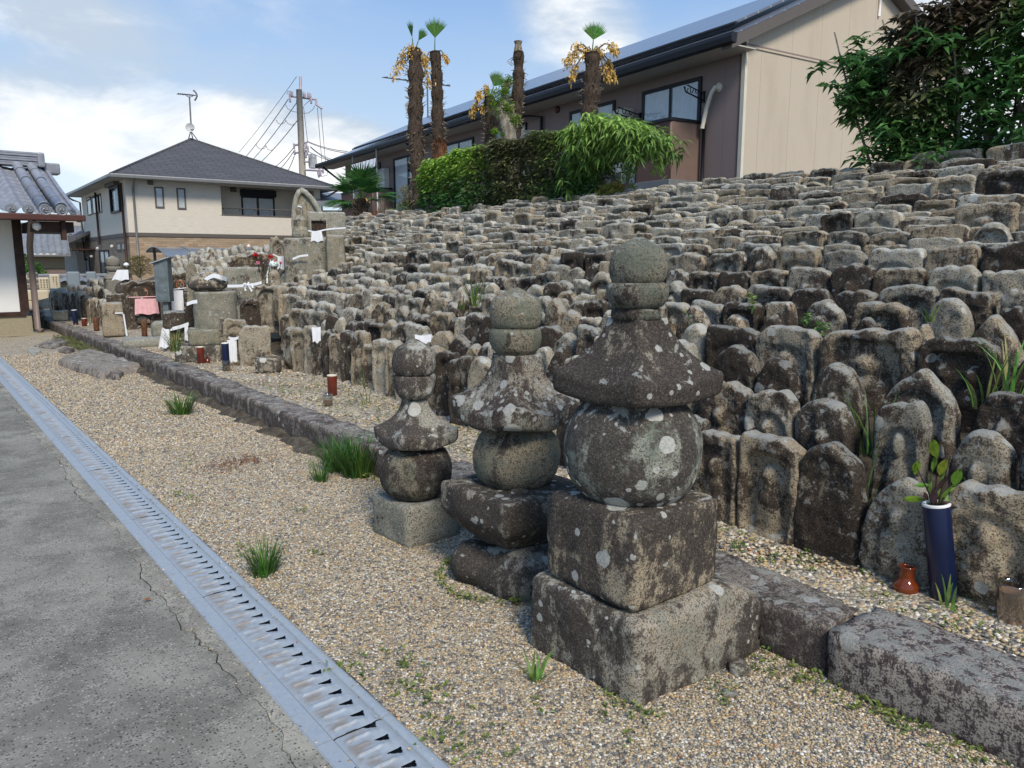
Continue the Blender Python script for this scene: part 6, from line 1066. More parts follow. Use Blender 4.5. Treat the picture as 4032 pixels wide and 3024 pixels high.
# ---- tiled houses farther back
def tile_house(name, label, l, r, yeave, yridge, D, wallmat, depth=3.5, ybase=1110, extra=None, rz=None):
    c = dep((l + r) / 2, yeave, D); wd = (r - l) / FPX * D; az = math.atan2(c[0], c[1]); g = empty(name, (c[0], c[1], 0), -az + (rz or 0), label, 'house'); ze = float(c[2]); zr_ = float(dep((l + r) / 2, yridge, D + depth)[2]); n1, n2 = 150, 60
    S_, Q_ = np.meshgrid(np.linspace(-1, 1, n1), np.linspace(0, 1, n2)); X = S_ * wd / 2; Y = -.4 + (depth + .4) * Q_; ph = (X / .32) % 1; Z = ze + (zr_ - ze) * Q_ + .03 * np.cos(2 * np.pi * ph) + .05 * (1 - ((Q_ * 14) % 1)) - .02; i = np.arange(n1 * n2).reshape(n2, n1)
    mesh('tile_roof', np.stack([X, Y, Z], -1).reshape(-1, 3), np.stack([i[:-1, :-1], i[:-1, 1:], i[1:, 1:], i[1:, :-1]], -1).reshape(-1, 4).tolist(), M['tile_far'], g, smooth=True)
    bx(g, 'ridge', (-wd / 2, depth - .15, zr_ - .1), (wd / 2, depth + .2, zr_ + .18), 'tile_far', .03); bx(g, 'wall', (-wd / 2 + .3, .3, 0), (wd / 2 - .3, depth, ze - .1), wallmat); bx(g, 'gutter', (-wd / 2, -.55, ze - .12), (wd / 2, -.4, ze + .0), 'grey_metal', .02); bx(g, 'soffit', (-wd / 2 + .02, -.4, ze - .12), (wd / 2 - .02, .3, ze - .06), 'dark_wood'); return g, wd, ze
g, wd, ze = tile_house('tiled_house', 'old low house with grey wave-tiled roof between the hall and the cream house', 60, 262, 1002, 892, 43, 'plinth'); m = MB(); m.prism([(-wd / 2 + .3, -1.0, ze - 1.45), (-wd / 2 + .3, .3, ze - .85), (-wd / 2 + .3, .3, ze - .78), (-wd / 2 + .3, -1.0, ze - 1.38)], (0, 0, 0), (wd - .6, 0, 0)); m.build('tin_awning', M['rust_roof'], g); bx(g, 'dark_opening', (-wd / 2 + .5, .27, 0), (wd / 2 - .5, .299, ze - 1.5), 'dark_wood')
tile_house('tiled_house', 'second grey tiled roof rising behind the porch of the cream house', 205, 350, 925, 898, 50, 'white_wall', 2.5)
c = dep(235, 890, 58); g = empty('flat_eaved_building', (c[0], c[1], 0), -math.atan2(c[0], c[1]), 'pale flat-eaved building seen over the tiled roofs beside the hall', 'building'); z = float(c[2]); wd = 150 / FPX * 58; bx(g, 'wall', (-wd / 2, 0, 0), (wd / 2, 4, z), 'white_wall'); bx(g, 'eave_slab', (-wd / 2 - .5, -.7, z), (wd / 2 + .9, 4, z + .55), 'soffit'); bx(g, 'window', (-.9, -.04, z - 1.1), (.9, .02, z - .3), 'pane_dark')
for (l, r, t, D, lab) in ((1230, 1350, 772, 42, 'house roof with dark blue-grey tiles between the cream house and the apartments'),):
    c = dep(1290, 800, D); g = empty('tiled_house', (c[0], c[1], 0), -math.atan2(c[0], c[1]) - .15, lab, 'house'); z = float(c[2]); m = MB(); m.add([(-1.6, -.5, z - .1), (1.6, -.5, z - .35), (1.6, 3, z + .55), (-1.6, 3, z + .75), (-1.6, -.5, z + .05), (1.6, -.5, z - .2), (1.6, 3, z + .7), (-1.6, 3, z + .9)], [(0, 3, 2, 1), (4, 5, 6, 7), (0, 1, 5, 4), (1, 2, 6, 5), (2, 3, 7, 6), (3, 0, 4, 7)]); m.build('roof', M['tile_far'], g); bx(g, 'wall', (-1.5, 0, 0), (1.5, 2.8, z - .38), 'soffit_dark')
# boundary wall with tile coping, dark slate wall, grave markers
a, b = gz(110, 1175, .0), None; c = dep(290, 1112, 27); az = math.atan2(c[0], c[1]); g = empty('boundary_wall', (c[0], c[1], 0), -az, 'low clay boundary wall with tiled coping behind the grave markers', 'wall'); z = float(c[2]); wd = 400 / FPX * 27; bx(g, 'wall', (-wd / 2, .0, 0), (wd / 2, .25, z), 'plinth')
n1 = 160; S_, Q_ = np.meshgrid(np.linspace(-1, 1, n1), np.linspace(0, 1, 9)); X = S_ * wd / 2; Y = -.25 + .75 * Q_; Z = z + .05 + .16 * (1 - np.abs(Q_ - .5) * 2) + .025 * np.cos(X * 24); i = np.arange(n1 * 9).reshape(9, n1); mesh('tile_coping', np.stack([X, Y, Z], -1).reshape(-1, 3), np.stack([i[:-1, :-1], i[:-1, 1:], i[1:, 1:], i[1:, :-1]], -1).reshape(-1, 4).tolist(), M['tile_far'], g, smooth=True); bx(g, 'coping_ridge', (-wd / 2, .05, z + .2), (wd / 2, .2, z + .30), 'tile_far', .02)
A_, B2_ = pl(140, 1186, V(0, 24.4, 0), yn), pl(408, 1112, V(0, 25.6, 0), yn); m = MB(); A0 = V(A_[0], A_[1], 0); m.add([A0, V(B2_[0], B2_[1], .1), B2_, V(A_[0], A_[1], A_[2]), A0 + V(.05, .12, 0), V(B2_[0], B2_[1], .1) + V(.05, .12, 0), B2_ + V(.05, .12, 0), V(A_[0], A_[1], A_[2]) + V(.05, .12, 0)], [(0, 1, 2, 3), (4, 7, 6, 5), (0, 3, 7, 4), (1, 5, 6, 2), (3, 2, 6, 7), (0, 4, 5, 1)]); tag(m.build('slate_wall', M['meter']), 'dark slate retaining wall at the far end of the stone rows', 'wall')
def marker(l, r, t, b, D, mat, label, text=0):
    c = dep((l + r) / 2, b, D); w_ = (r - l) / FPX * D; h = (b - t) / FPX * D; az = math.atan2(c[0], c[1]); g = empty('grave_marker', c - V(0, 0, 0), -az + .05, label, 'grave marker'); v, f = rbox(w_, .22, h, int(l), r=.025, amp=.002, res=.04); o = mesh('slab', v, f, M[mat], g, smooth=True, loc=(0, .11, 0)); bx(g, 'footing', (-w_ * .7, -.1, -.6), (w_ * .7, .4, -.004), mat, .02)
    if text:
        m = MB(); r_ = random.Random(int(l)); cols = text; big = True
        for cI in range(cols):
            cxp = (cI - (cols - 1) / 2) * w_ * .28; s = w_ * .19 if cI == 0 or True else .1; zz = h * .86
            while zz > h * .18:
                for k in range(3): zz_ = zz - s * (.15 + .32 * k); m.box((cxp - s * r_.uniform(.25, .45), -.0035, zz_ - .006), (cxp + s * r_.uniform(.25, .45), .003, zz_ + .006))
                m.box((cxp - .006 + r_.uniform(-.1, .1) * s, -.0045, zz - s * .92), (cxp + .006, .003, zz - .02)); zz -= s * 1.35
        m.build('lettering', M['ink'], g)
    return g
marker(158, 194, 1093, 1141, 24, 'beige_granite', 'left beige grave marker with engraved characters, shorter than its neighbour', 3); marker(203, 238, 1080, 1150, 23.5, 'beige_granite', 'taller beige grave marker with two columns of engraved characters', 2); marker(272, 316, 1070, 1138, 22.5, 'blue_granite', 'broader blue-grey polished grave marker right of the beige ones'); marker(345, 380, 1070, 1122, 24, 'blue_granite', 'narrower blue-grey polished grave marker nearest the small grey tower'); marker(107, 122, 1085, 1140, 24.5, 'beige_granite', 'beige grave marker half hidden by the hall downpipe'); marker(115, 190, 1142, 1184, 22, 'beige_granite', 'low pale stone base in front of the beige markers')
c = dep(134, 1142, 24); g = empty('stone_lantern', c, 0, 'tiny round stacked stone beside the left beige marker', 'stone lantern'); mesh('rings', *loft([(0, .12, 2, 0), (.05, .2, 2, 0), (.18, .21, 2, 0), (.2, .16, 2, 0), (.34, .20, 2, 0), (.38, .14, 2, 0), (.52, .16, 2, 0), (.6, .02, 2, 0)], 28, 3, .004), M['block'], g, smooth=True, tint=(.5, .5, .4))

# ---- utility pole and wires
DP_ = 50.; pk = DP_ / FPX; pb = dep(1192, 700, DP_); g = empty('utility_pole', (pb[0], pb[1], 0), 0, 'concrete utility pole with transformer and crossarms behind the cream house', 'utility pole'); og = V(pb[0], pb[1], 0); PW_ = lambda x, y, D=DP_: dep(x, y, D) - og
m = MB(); m.tube([V(0, 0, 0), V(PW_(1184, 365)[0] * 0, 0, PW_(1184, 365)[2])], [.26, .19], 14); m.build('pole', M['pole'], g, smooth=True); sx = PW_(1184, 365) * V(1, 1, 0)
m = MB(); m.tube([PW_(1184, 405, DP_ - .3), PW_(1183, 302, DP_ - .3)], .10, 8); m.build('steel_top', M['insul'], g)
for pts, nm in (([(1139, 378), (1245, 392)], 'crossarm'), ([(1158, 573), (1210, 560)], 'crossarm'), ([(1157, 604), (1215, 592)], 'crossarm'), ([(1200, 669), (1272, 673)], 'bracket'), ([(1245, 390), (1245, 412), (1268, 428)], 'bracket'), ([(1200, 637), (1218, 637)], 'bracket')): m = MB(); m.tube([PW_(x, y, DP_ - .35) for x, y in pts], .07, 6); m.build(nm, M['insul'], g)
m = MB(); a = PW_(1232, 663, DP_ - .2); hh = 54 * pk; m.lathe([(.22, 0), (.25, .02), (.25, .10), (.235, .12), (.235, hh * .7), (.26, hh * .72), (.26, hh * .93), (.20, hh)], a, 20); tr_ = m.build('transformer', M['trans'], g, smooth=False)
for k in range(14): th = k * 2 * math.pi / 14; m = MB(); m.box((a[0] + .235 * math.cos(th) - .015, a[1] + .235 * math.sin(th) - .03, a[2] + .12), (a[0] + .265 * math.cos(th) + .015, a[1] + .265 * math.sin(th) + .03, a[2] + hh * .68)); m.build('cooling_fin', M['trans'], tr_)
for (x, y) in ((1141, 372), (1150, 370), (1196, 372), (1200, 376), (1213, 378), (1222, 380), (1142, 392), (1170, 400), (1225, 398), (1160, 600), (1158, 575), (1258, 670), (1272, 672), (1262, 684), (1255, 688), (1206, 575), (1212, 585), (1200, 590), (1210, 600), (1205, 612)): m = MB(); q = PW_(x, y, DP_ - .45); m.lathe([(.03, -.18), (.08, -.14), (.05, -.06), (.09, 0), (.05, .06), (.08, .12), (.03, .18)], q, 8); m.build('insulator', M['insul'], g, smooth=True)
def wire(pts, D0, D1, label, r=.022, sag=0., name='power_line'):
    n = len(pts); P = [dep(x, y, D0 + (D1 - D0) * i / (n - 1)) for i, (x, y) in enumerate(pts)]
    if n == 2: a, b = P; P = [a + (b - a) * q - UP * sag * 4 * q * (1 - q) for q in np.linspace(0, 1, 14)]
    m = MB(); m.tube(P, r, 5); return tag(m.build(name, M['wire'], smooth=True), label, 'wire', 'overhead wires around the utility pole')
c4 = lambda x, y: (600 + x * .3617, 300 + y * .3617)
for i, (a, b, lab) in enumerate((((1570, 5), (940, 830), 'thin top wire from the pole tip down to the house roof'), ((1480, 250), (980, 920), 'leftmost thick wire from the top crossarm'), ((1570, 290), (1060, 945), 'second thick wire from the top crossarm'), ((1600, 455), (1150, 965), 'third thick wire, lowest of the upper set'), ((1545, 770), (1300, 1010), 'left wire from the lower crossarms'), ((1550, 800), (1360, 1030), 'middle wire from the lower crossarms'), ((1545, 870), (1450, 1060), 'right steep wire from the lower crossarms'))): wire([c4(*a), c4(*b)], DP_, DP_ + 24, lab, .018 if i == 0 else .028, .15)
for a, b, lab in (((1690, 708), (2125, 820), 'upper wire running right to the apartments'), ((1690, 716), (2125, 838), 'second wire running right to the apartments'), ((1720, 765), (1955, 905), 'third wire running right to the gutter'), ((1720, 772), (1960, 925), 'fourth wire running right to the gutter'), ((1700, 820), (2140, 975), 'lowest wire running right to the apartments')): wire([c4(*a), c4(*b)], DP_, 40, lab, .02, .1)
for a, b, lab in (((1795, 340), (1850, 990), 'left vertical drop wire beside the transformer'), ((1835, 360), (1890, 1000), 'right vertical drop wire beside the transformer'), ((1645, 330), (1690, 720), 'drop wire hugging the pole')): wire([c4(*a), c4(*b)], DP_ - .3, DP_ - .3, lab, .02)
for i, (pts, lab) in enumerate((([(1345, 475), (1365, 510), (1400, 525), (1440, 505), (1455, 480)], 'upper loop between left and second wires'), ([(1450, 475), (1475, 515), (1520, 535), (1560, 510), (1570, 490)], 'upper loop between second and third wires'), ([(1128, 745), (1150, 780), (1185, 795), (1220, 785), (1238, 755)], 'lower loop between left and second wires'), ([(1235, 755), (1255, 795), (1290, 808), (1320, 795), (1335, 770)], 'lower loop between second and third wires'), ([(1450, 310), (1470, 350), (1530, 385), (1600, 395)], 'long jumper loop left of the pole head'), ([(1640, 405), (1700, 400), (1750, 360), (1768, 320)], 'long jumper loop right of the pole head'), ([(1465, 200), (1475, 165), (1500, 160), (1518, 195)], 'small loop over the left insulator'), ([(1690, 200), (1690, 180), (1710, 185), (1730, 235)], 'small loop over the right insulator'), ([(1650, 320), (1700, 275), (1740, 245)], 'short slanting jumper right of the pole head'), ([(1790, 1010), (1800, 1080), (1850, 1090), (1900, 1080), (1910, 1020), (1890, 1000)], 'loop under the switch bracket'))): wire([c4(*p) for p in pts], DP_ - .2, DP_ - .2, lab, .018)
# ================================================================== PLANTS
def nrm(a): return a / (np.linalg.norm(a, axis=-1, keepdims=True) + 1e-9)
def leaves(name, cen, per, ln, wd, cols, parent=None, droop=.5, up=.2, out=None, mat='leaf', label=None, cat=None, kind=None, jit=.02, group=None):
    """clusters of folded, pointed leaves round each centre; cols = function(centres) -> rgb"""
    n = len(cen) * per; c = np.repeat(cen, per, 0) + RNG.normal(size=(n, 3)) * jit; a = RNG.uniform(0, 6.283, n); d = np.stack([np.cos(a), np.sin(a), RNG.uniform(-.5, .6, n) + up], -1)
    if out is not None: d = d + np.repeat(out, per, 0) * 1.0
    d = nrm(d); s = nrm(np.cross(d, V(0, 0, 1) + RNG.normal(size=(n, 3)) * .35)); nn = np.cross(s, d); L_ = (ln * RNG.uniform(.65, 1.15, n))[:, None]; W_ = (wd * RNG.uniform(.7, 1.15, n))[:, None]; dr = (droop * RNG.uniform(.4, 1.3, n))[:, None]
    z = V(0, 0, 1); mid = c + d * L_ * .48 - z * L_ * dr * .14; tip = c + d * L_ - z * L_ * dr * .55; fold = nn * W_ * .25
    P = np.stack([c, mid - s * W_ * .5 + fold, mid, mid + s * W_ * .5 + fold, tip], 1).reshape(-1, 3); b = (np.arange(n) * 5)[:, None]
    F = np.concatenate([b + [0, 2, 1], b + [0, 3, 2], b + [1, 2, 4], b + [2, 3, 4]], 1).reshape(-1, 3)
    col = np.repeat(cols(cen), per, 0) * RNG.uniform(.65, 1.35, (n, 1)); col = np.repeat(col, 5, 0)
    o = mesh(name, P, F, M[mat], parent, tint=col)
    if label or kind: tag(o, label, cat, group, kind)
    return o
def mixc(a, b, k): return np.array(a)[None] * (1 - k[:, None]) + np.array(b)[None] * k[:, None]
def boxc(n, x0, x1, y0, y1, zf0, zf1, shell=.75, lump=.10, seed=3):
    x = RNG.uniform(0, 1, n); y = RNG.uniform(0, 1, n); z = RNG.uniform(0, 1, n); s = RNG.uniform(0, 1, n); x = np.where(s < shell * .62, RNG.uniform(0, .12, n), x); z = np.where((s > shell * .62) & (s < shell), RNG.uniform(.88, 1, n), z)
    Y = y0 + (y1 - y0) * y; X = x0 + (x1 - x0) * x; Z = zf0(Y) + (zf1(Y) - zf0(Y)) * z; P = np.stack([X, Y, Z], -1); k = noise3(P, seed, 2.3, 3); P[:, 0] -= lump * k; P[:, 2] += lump * .6 * k * (z > .5)
    return P
def sticks(name, pts, parent, r=.012, mat='bark'):
    m = MB()
    for a, b in pts: mid = (a + b) / 2 + V(*RNG.normal(size=3)) * .04; m.tube([a, mid, b], [r, r * .8, r * .5], 5, cap=False)
    return m.build(name, M[mat], parent)
# ---- the clipped hedge under the palms: bright left end, brown-green middle, drooping fresh shoots at the right end
HG = empty('clipped_hedge', (8.75, 9.8, 2.2), 0, 'long clipped hedge under the palms, bright green at left and drooping at right', 'hedge'); hl_ = V(8.75, 9.8, 2.2)
yR, yL = u_at(8.5, 2385), u_at(8.5, 1672); print('hedge', yR, yL)
zlo = lambda y: 2.30 - .22 * sstep((y - yL + 2.2) / 1.5)
def zhi(y): return np.interp(y, [yR - .2, yR + .6, yR + 2.2, yL - 1.5, yL - .4, yL], [3.48, 3.48, 3.44, 3.52, 3.36, 3.05])
P = boxc(5600, 8.28, 9.3, yR, yL, zlo, zhi, .82, .11) ; fr = (P[:, 1] - yR) / (yL - yR)
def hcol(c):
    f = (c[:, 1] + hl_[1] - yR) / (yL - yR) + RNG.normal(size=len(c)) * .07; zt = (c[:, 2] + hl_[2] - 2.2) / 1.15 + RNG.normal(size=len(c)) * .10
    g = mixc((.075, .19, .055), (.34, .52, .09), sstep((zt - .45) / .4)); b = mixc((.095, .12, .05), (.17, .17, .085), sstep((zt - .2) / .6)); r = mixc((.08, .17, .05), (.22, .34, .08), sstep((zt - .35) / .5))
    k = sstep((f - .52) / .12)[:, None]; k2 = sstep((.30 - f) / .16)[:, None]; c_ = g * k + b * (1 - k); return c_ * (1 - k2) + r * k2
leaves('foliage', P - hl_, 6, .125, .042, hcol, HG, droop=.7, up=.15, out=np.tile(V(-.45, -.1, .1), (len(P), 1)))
st = []
for i in range(120): y = RNG.uniform(yR + .1, yL - .2); a = V(8.85 + RNG.uniform(-.25, .25), y, 2.15); st.append((a - hl_, a + V(RNG.uniform(-.4, .2), RNG.uniform(-.2, .2), RNG.uniform(.6, 1.05)) - hl_))
sticks('stem', st, HG)
n = 640; a = RNG.uniform(0, 1, n); cc_ = dep(2330, 560, 9.9); X = 8.45 + RNG.uniform(-.5, .35, n); Yh = yR + .55 - RNG.beta(1.2, 1.4, n) * 1.75; topz = np.interp(Yh, [yR - 1.2, yR - .6, yR, yR + .6], [3.15, 3.45, 3.62, 3.38]); Z = topz - RNG.beta(1, 2, n) * np.interp(Yh, [yR - 1.2, yR, yR + .5], [.35, .75, 1.0]); P = np.stack([X, Yh, Z], -1)
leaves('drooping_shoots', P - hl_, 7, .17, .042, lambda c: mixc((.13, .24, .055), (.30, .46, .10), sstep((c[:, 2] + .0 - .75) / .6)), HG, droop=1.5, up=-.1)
st = [(V(8.6, yR + .2, 2.9) - hl_, p - hl_) for p in P[:40]]; sticks('branch', st, HG, .009)
# ---- tall dark hedge at the upper right
HR = empty('tall_hedge', (9.0, 3.6, 2.3), 0, 'tall dark leafy hedge with brownish top at the upper right corner', 'hedge'); hr_ = V(9.0, 3.6, 2.3); ya, yb = 1.2, u_at(8.8, 3335)
def zt2(y): return np.interp(y, [1.5, 2.6, 3.1, 3.6, 4.1, yb - .05, yb], [4.62, 4.50, 4.28, 4.05, 3.98, 3.80, 3.4])
def zb2(y): return np.interp(y, [2.0, yb - 1.2, yb - .6, yb], [2.45, 2.5, 2.62, 3.1])
P = boxc(3500, 8.50, 9.4, ya, yb, zb2, zt2, .55, .16, 9); 
k = noise3(P, 77, 3.6, 2); P = P[(k > -.45)]
def hcol2(c):
    zt = (c[:, 2] - .3) / 1.8; br = sstep((noise3(c, 5, 1.6, 3) + (zt - .42) * 1.9) / .9)[:, None]; g = mixc((.06, .14, .04), (.14, .26, .07), RNG.uniform(0, 1, len(c))); b = mixc((.11, .085, .06), (.18, .145, .085), RNG.uniform(0, 1, len(c))); return g * (1 - br) + b * br
leaves('foliage', P - hr_, 5, .165, .060, hcol2, HR, droop=.8, up=.1, out=np.tile(V(-.4, -.1, 0), (len(P), 1)))
for (px, py, s_) in ((3460, 260, .35), (3400, 300, .30), (3370, 370, .25), (3620, 200, .3), (3960, 300, .4), (3980, 370, .35), (4010, 500, .3), (3480, 560, .25), (3560, 640, .25), (3420, 640, .22), (3700, 600, .25), (3340, 250, .2)):
    c = gx(px, py, 8.42); Q = c + RNG.normal(size=(13, 3)) * V(.12, s_ * .6, s_ * .35); leaves('bright_shoots', Q - hr_, 6, .17, .068, lambda c: mixc((.05, .15, .04), (.11, .25, .07), RNG.uniform(0, 1, len(c))), HR, droop=.9, up=.2)
Q = np.stack([RNG.uniform(8.6, 9.2, 90), RNG.uniform(ya, 3.3, 90), np.zeros(90)], -1); Q[:, 2] = zt2(Q[:, 1]) + RNG.uniform(-.05, .30, 90); leaves('purple_shoots', Q - hr_, 6, .13, .035, lambda c: mixc((.10, .06, .05), (.17, .11, .085), RNG.uniform(0, 1, len(c))), HR, droop=.3, up=.8)
st = []
for i in range(110): y = RNG.uniform(ya, yb - .3); a = V(8.95 + RNG.uniform(-.3, .3), y, 2.4); st.append((a - hr_, a + V(RNG.uniform(-.4, .3), RNG.uniform(-.5, .5), RNG.uniform(.8, 1.9)) - hr_))
sticks('stem', st, HR, .017)
# ---- palms
def fan(m, base, d, up_, L_, ang, n=22, split=.55, t=(.07, .17, .04), droop=.15):
    d = d / np.linalg.norm(d); s = np.cross(d, up_); s /= np.linalg.norm(s); 
    for i in range(n):
        a = -ang + 2 * ang * (i + .5) / n; e = d * math.cos(a) + s * math.sin(a); da = ang / n; l_ = L_ * (1 - .12 * abs(a) / ang) * random.uniform(.92, 1.05); p0 = base
        e1 = d * math.cos(a - da) + s * math.sin(a - da); e2 = d * math.cos(a + da) + s * math.sin(a + da); h = np.cross(e, s) * 0 + up_ * .012
        q1, q2 = base + e1 * l_ * split, base + e2 * l_ * split; md = base + e * l_ * split + up_ * .02 * L_; tip = base + e * l_ - UP * droop * l_ * random.uniform(.5, 1.4)
        c = tuple(x * random.uniform(.7, 1.35) for x in t); m.add([p0, q1, md, q2, tip], [(0, 1, 2), (0, 2, 3), (1, 4, 2), (2, 4, 3)], c)
def palm(pxb, pyb, pxt, pyt, D, wpx, label, crown=None, fibre=None, stubs=True, bare=False):
    D = pr(gx(pxb, 700, 8.75 if D > 12.9 else 9.7))[2]; b = dep(pxb, pyb, D); b = dep(pxb + (pxb - pxt) * (b[2] - 2.2) / 4, pyb, D); b[2] = 2.2; tp = dep(pxt, pyt, D); g = empty('palm_tree', b, 0, label, 'palm tree', 'pollarded palms behind the clipped hedge'); k = D / FPX; h = tp - b; r0 = wpx * k / 2 * .86; n = 46; pts = []; rs = []
    for q in np.linspace(-.12, 1, n): pts.append(h * q + RT * .02 * math.sin(q * 9)); rs.append(r0 * (1 + .10 * math.sin(q * 60) + .06 * random.uniform(-1, 1)) * (1.05 if q < .9 else .92))
    m = MB(); m.tube(pts, rs, 16); o = m.build('trunk', M['palm_bark'], g, smooth=True)
    if fibre:
        m = MB(); a, c = fibre; m.tube([h * q + RT * .01 for q in np.linspace(a, c, 12)], [r0 * (1.18 + .10 * math.sin(i * 1.7)) for i in range(12)], 14); m.build('fibre_sheath', M['palm_fibre'], g, smooth=True)
        m = MB()
        for i in range(500): q = random.uniform(a, c); th = random.uniform(0, 6.28); e = RT * math.cos(th) + FW * math.sin(th); p = h * q + e * r0 * 1.15; m.add([p, p + e * .03 - UP * random.uniform(.03, .16), p + e * .02 + UP * .01], [(0, 1, 2)])
        m.build('loose_fibre', M['palm_fibre'], g)['kind'] = 'stuff'
    m = MB(); ns = int(np.linalg.norm(h) / .02)
    for i in range(int(ns * 1.5)):
        q = random.uniform(.0, .98); th = random.uniform(0, 6.28); e = RT * math.cos(th) + V(FW[0], FW[1], 0) * math.sin(th); s = np.cross(e, UP); p = h * q + e * r0 * .95; l_ = random.uniform(.05, .16) * (1.2 if not bare else .8); w_ = random.uniform(.008, .02); up_ = random.choice((.4, .5, -.3, .2)); t_ = p + e * l_ * .7 + UP * l_ * up_
        m.add([p - s * w_, p + s * w_, t_ + s * w_ * .5, t_ - s * w_ * .5, p + UP * .02], [(0, 1, 2, 3), (0, 3, 4), (1, 4, 2)])
    m.build('leaf_stubs', M['stub'], g)['kind'] = 'stuff'
    if crown:
        cl = crown.get('clusters', []); tt = h
        for (dx, dy, s_) in cl:
            m = MB(); e0 = tt + UP * .0; e1 = tt + RT * dx * k * 1.15 + UP * (-dy) * k * 1.1 - UP * .06 + FW * random.uniform(-.15, .15); md = (e0 + e1) / 2 + UP * .10; m.tube([e0, md, e1], [.02, .015, .008], 5); stl = m.build('flower_stalk', M['stub'], g); m = MB()
            for i in range(120):
                q = .25 + .75 * random.random() ** .6; p = md * (1 - q) + e1 * q + V(*RNG.normal(size=3)) * s_ * k * .22 * V(1, 1, 1.0) - UP * s_ * k * 1.3 * q * random.random(); dv = V(*RNG.normal(size=3)); dv /= np.linalg.norm(dv); sv = np.cross(dv, V(*RNG.normal(size=3))); sv /= np.linalg.norm(sv); m.add([p, p + dv * .045 + sv * .014, p + dv * .058 - UP * .04, p + dv * .026 - sv * .016], [(0, 1, 2, 3)])
            m.build('flower_cluster', M['flower_y'], g)
        for (dx, dy, L_, ang) in crown.get('fans', []):
            L_ = L_ * 1.33
            b0 = tt + UP * .02; e = RT * dx + UP * (-dy); e = e / np.linalg.norm(e); st_ = b0 + e * L_ * .45; m = MB(); m.tube([b0 - UP * .1, st_], [.014, .009], 6, t=(.13, .22, .06)); fan(m, st_, e, nrm(-V(FW[0], FW[1], 0) + UP * .2), L_ * .75, ang, 20, .7, (.10, .22, .05), .0); m.build('fan_leaf', M['leaf'], g, tint=True)
    return g
palm(1650, 860, 1630, 195, 13.0, 66, 'leftmost tall palm, thick trunk with ochre flower clusters and a tiny leaf', dict(clusters=[(-62, 60, 40), (-45, 5, 38), (-10, -5, 30), (40, 25, 34), (48, 80, 34), (20, 5, 30)], fans=[(-.15, -1, .36, .25), (.5, -.8, .30, .5)]))
palm(1735, 640, 1711, 205, 12.4, 52, 'second palm from the left, slimmer with a fan leaf and furry brown lower trunk', dict(clusters=[(-35, 25, 16), (45, 15, 14)], fans=[(0.05, -1, .46, .75)]), fibre=(.02, .50))
palm(1932, 600, 1925, 380, 11.5, 46, 'short palm beside the gnarled tree, ochre flowers on its left', dict(clusters=[(-62, 30, 24), (-40, -15, 24), (-10, -45, 26), (-20, 20, 20)], fans=[(.5, -.9, .34, .9)]))
palm(2028, 600, 2040, 205, 10.9, 50, 'bare palm trunk ending in a blunt tip with no leaves', None, fibre=(.1, .45)); g_ = None
palm(2318, 540, 2330, 210, 10.2, 74, 'rightmost palm with stout spiny trunk, ochre flowers all round and one fan leaf', dict(clusters=[(-90, 10, 30), (-70, 50, 28), (-60, -35, 34), (-20, -20, 30), (10, 45, 34), (70, 20, 26), (85, -25, 30), (60, 70, 22), (85, 55, 16), (30, -20, 26)], fans=[(0.12, -1, .34, .95)]))
m = MB(); q = dep(2040, 205, pr(gx(2028, 700, 9.7))[2]); m.tube([q - UP * .03, q + UP * .14, q + UP * .20], [.10, .065, .085], 10); o = m.build('trunk_tip', M['stub'], bpy.data.objects['palm_tree.003']); o.matrix_parent_inverse = bpy.data.objects['palm_tree.003'].matrix_world.inverted(); bpy.context.view_layer.update(); o.matrix_parent_inverse = bpy.data.objects['palm_tree.003'].matrix_world.inverted()
# gnarled pollarded tree between the palms
D = pr(gx(2012, 600, 9.6))[2]; b = dep(2012, 600, D); g = empty('gnarled_tree', b, 0, 'pollarded gnarled grey tree with tufts of fresh leaves between two palms', 'tree'); T = lambda x, y, dz=0: dep(x, y, D + dz) - b
for i, (pts, rs) in enumerate((([(2015, 760), (2012, 620), (2008, 560), (2000, 510), (1985, 470), (1962, 430)], [.20, .18, .16, .13, .12, .13]), ([(2004, 540), (1992, 480), (1990, 430), (1975, 400)], [.13, .11, .10, .12]), ([(2002, 520), (1975, 450), (1985, 400), (1990, 350), (1993, 325)], [.12, .095, .07, .08, .11]), ([(2010, 550), (2025, 500), (2022, 450), (2010, 420)], [.12, .11, .11, .12]))):
    m = MB(); P_ = []; R__ = []
    for a in range(len(pts) - 1):
        for q in np.linspace(0, 1, 6, endpoint=False): P_.append(T(pts[a][0] * (1 - q) + pts[a + 1][0] * q, pts[a][1] * (1 - q) + pts[a + 1][1] * q, .1 * i - .1)); R__.append((rs[a] * (1 - q) + rs[a + 1] * q) * random.uniform(.88, 1.15))
    P_.append(T(*pts[-1], .1 * i - .1)); R__.append(rs[-1]); m.tube(P_, R__, 12); m.build('trunk' if i == 0 else 'limb', M['bark'], g, smooth=True)
Q = []
for (x, y, s) in ((1965, 400, 30), (1940, 370, 24), (1975, 360, 26), (1945, 420, 22), (1992, 345, 26), (1990, 425, 20), (2005, 430, 18), (2020, 480, 22), (2030, 470, 18), (1975, 450, 14), (1950, 520, 10), (1990, 545, 12), (2000, 320, 14)):
    Q.append(T(x, y, -.15) + RNG.normal(size=(34, 3)) * s / FPX * D * .62)
leaves('leaf_tufts', np.concatenate(Q), 5, .055, .026, lambda c: mixc((.12, .24, .03), (.30, .44, .06), RNG.uniform(0, 1, len(c))), g, droop=.3, up=.3)
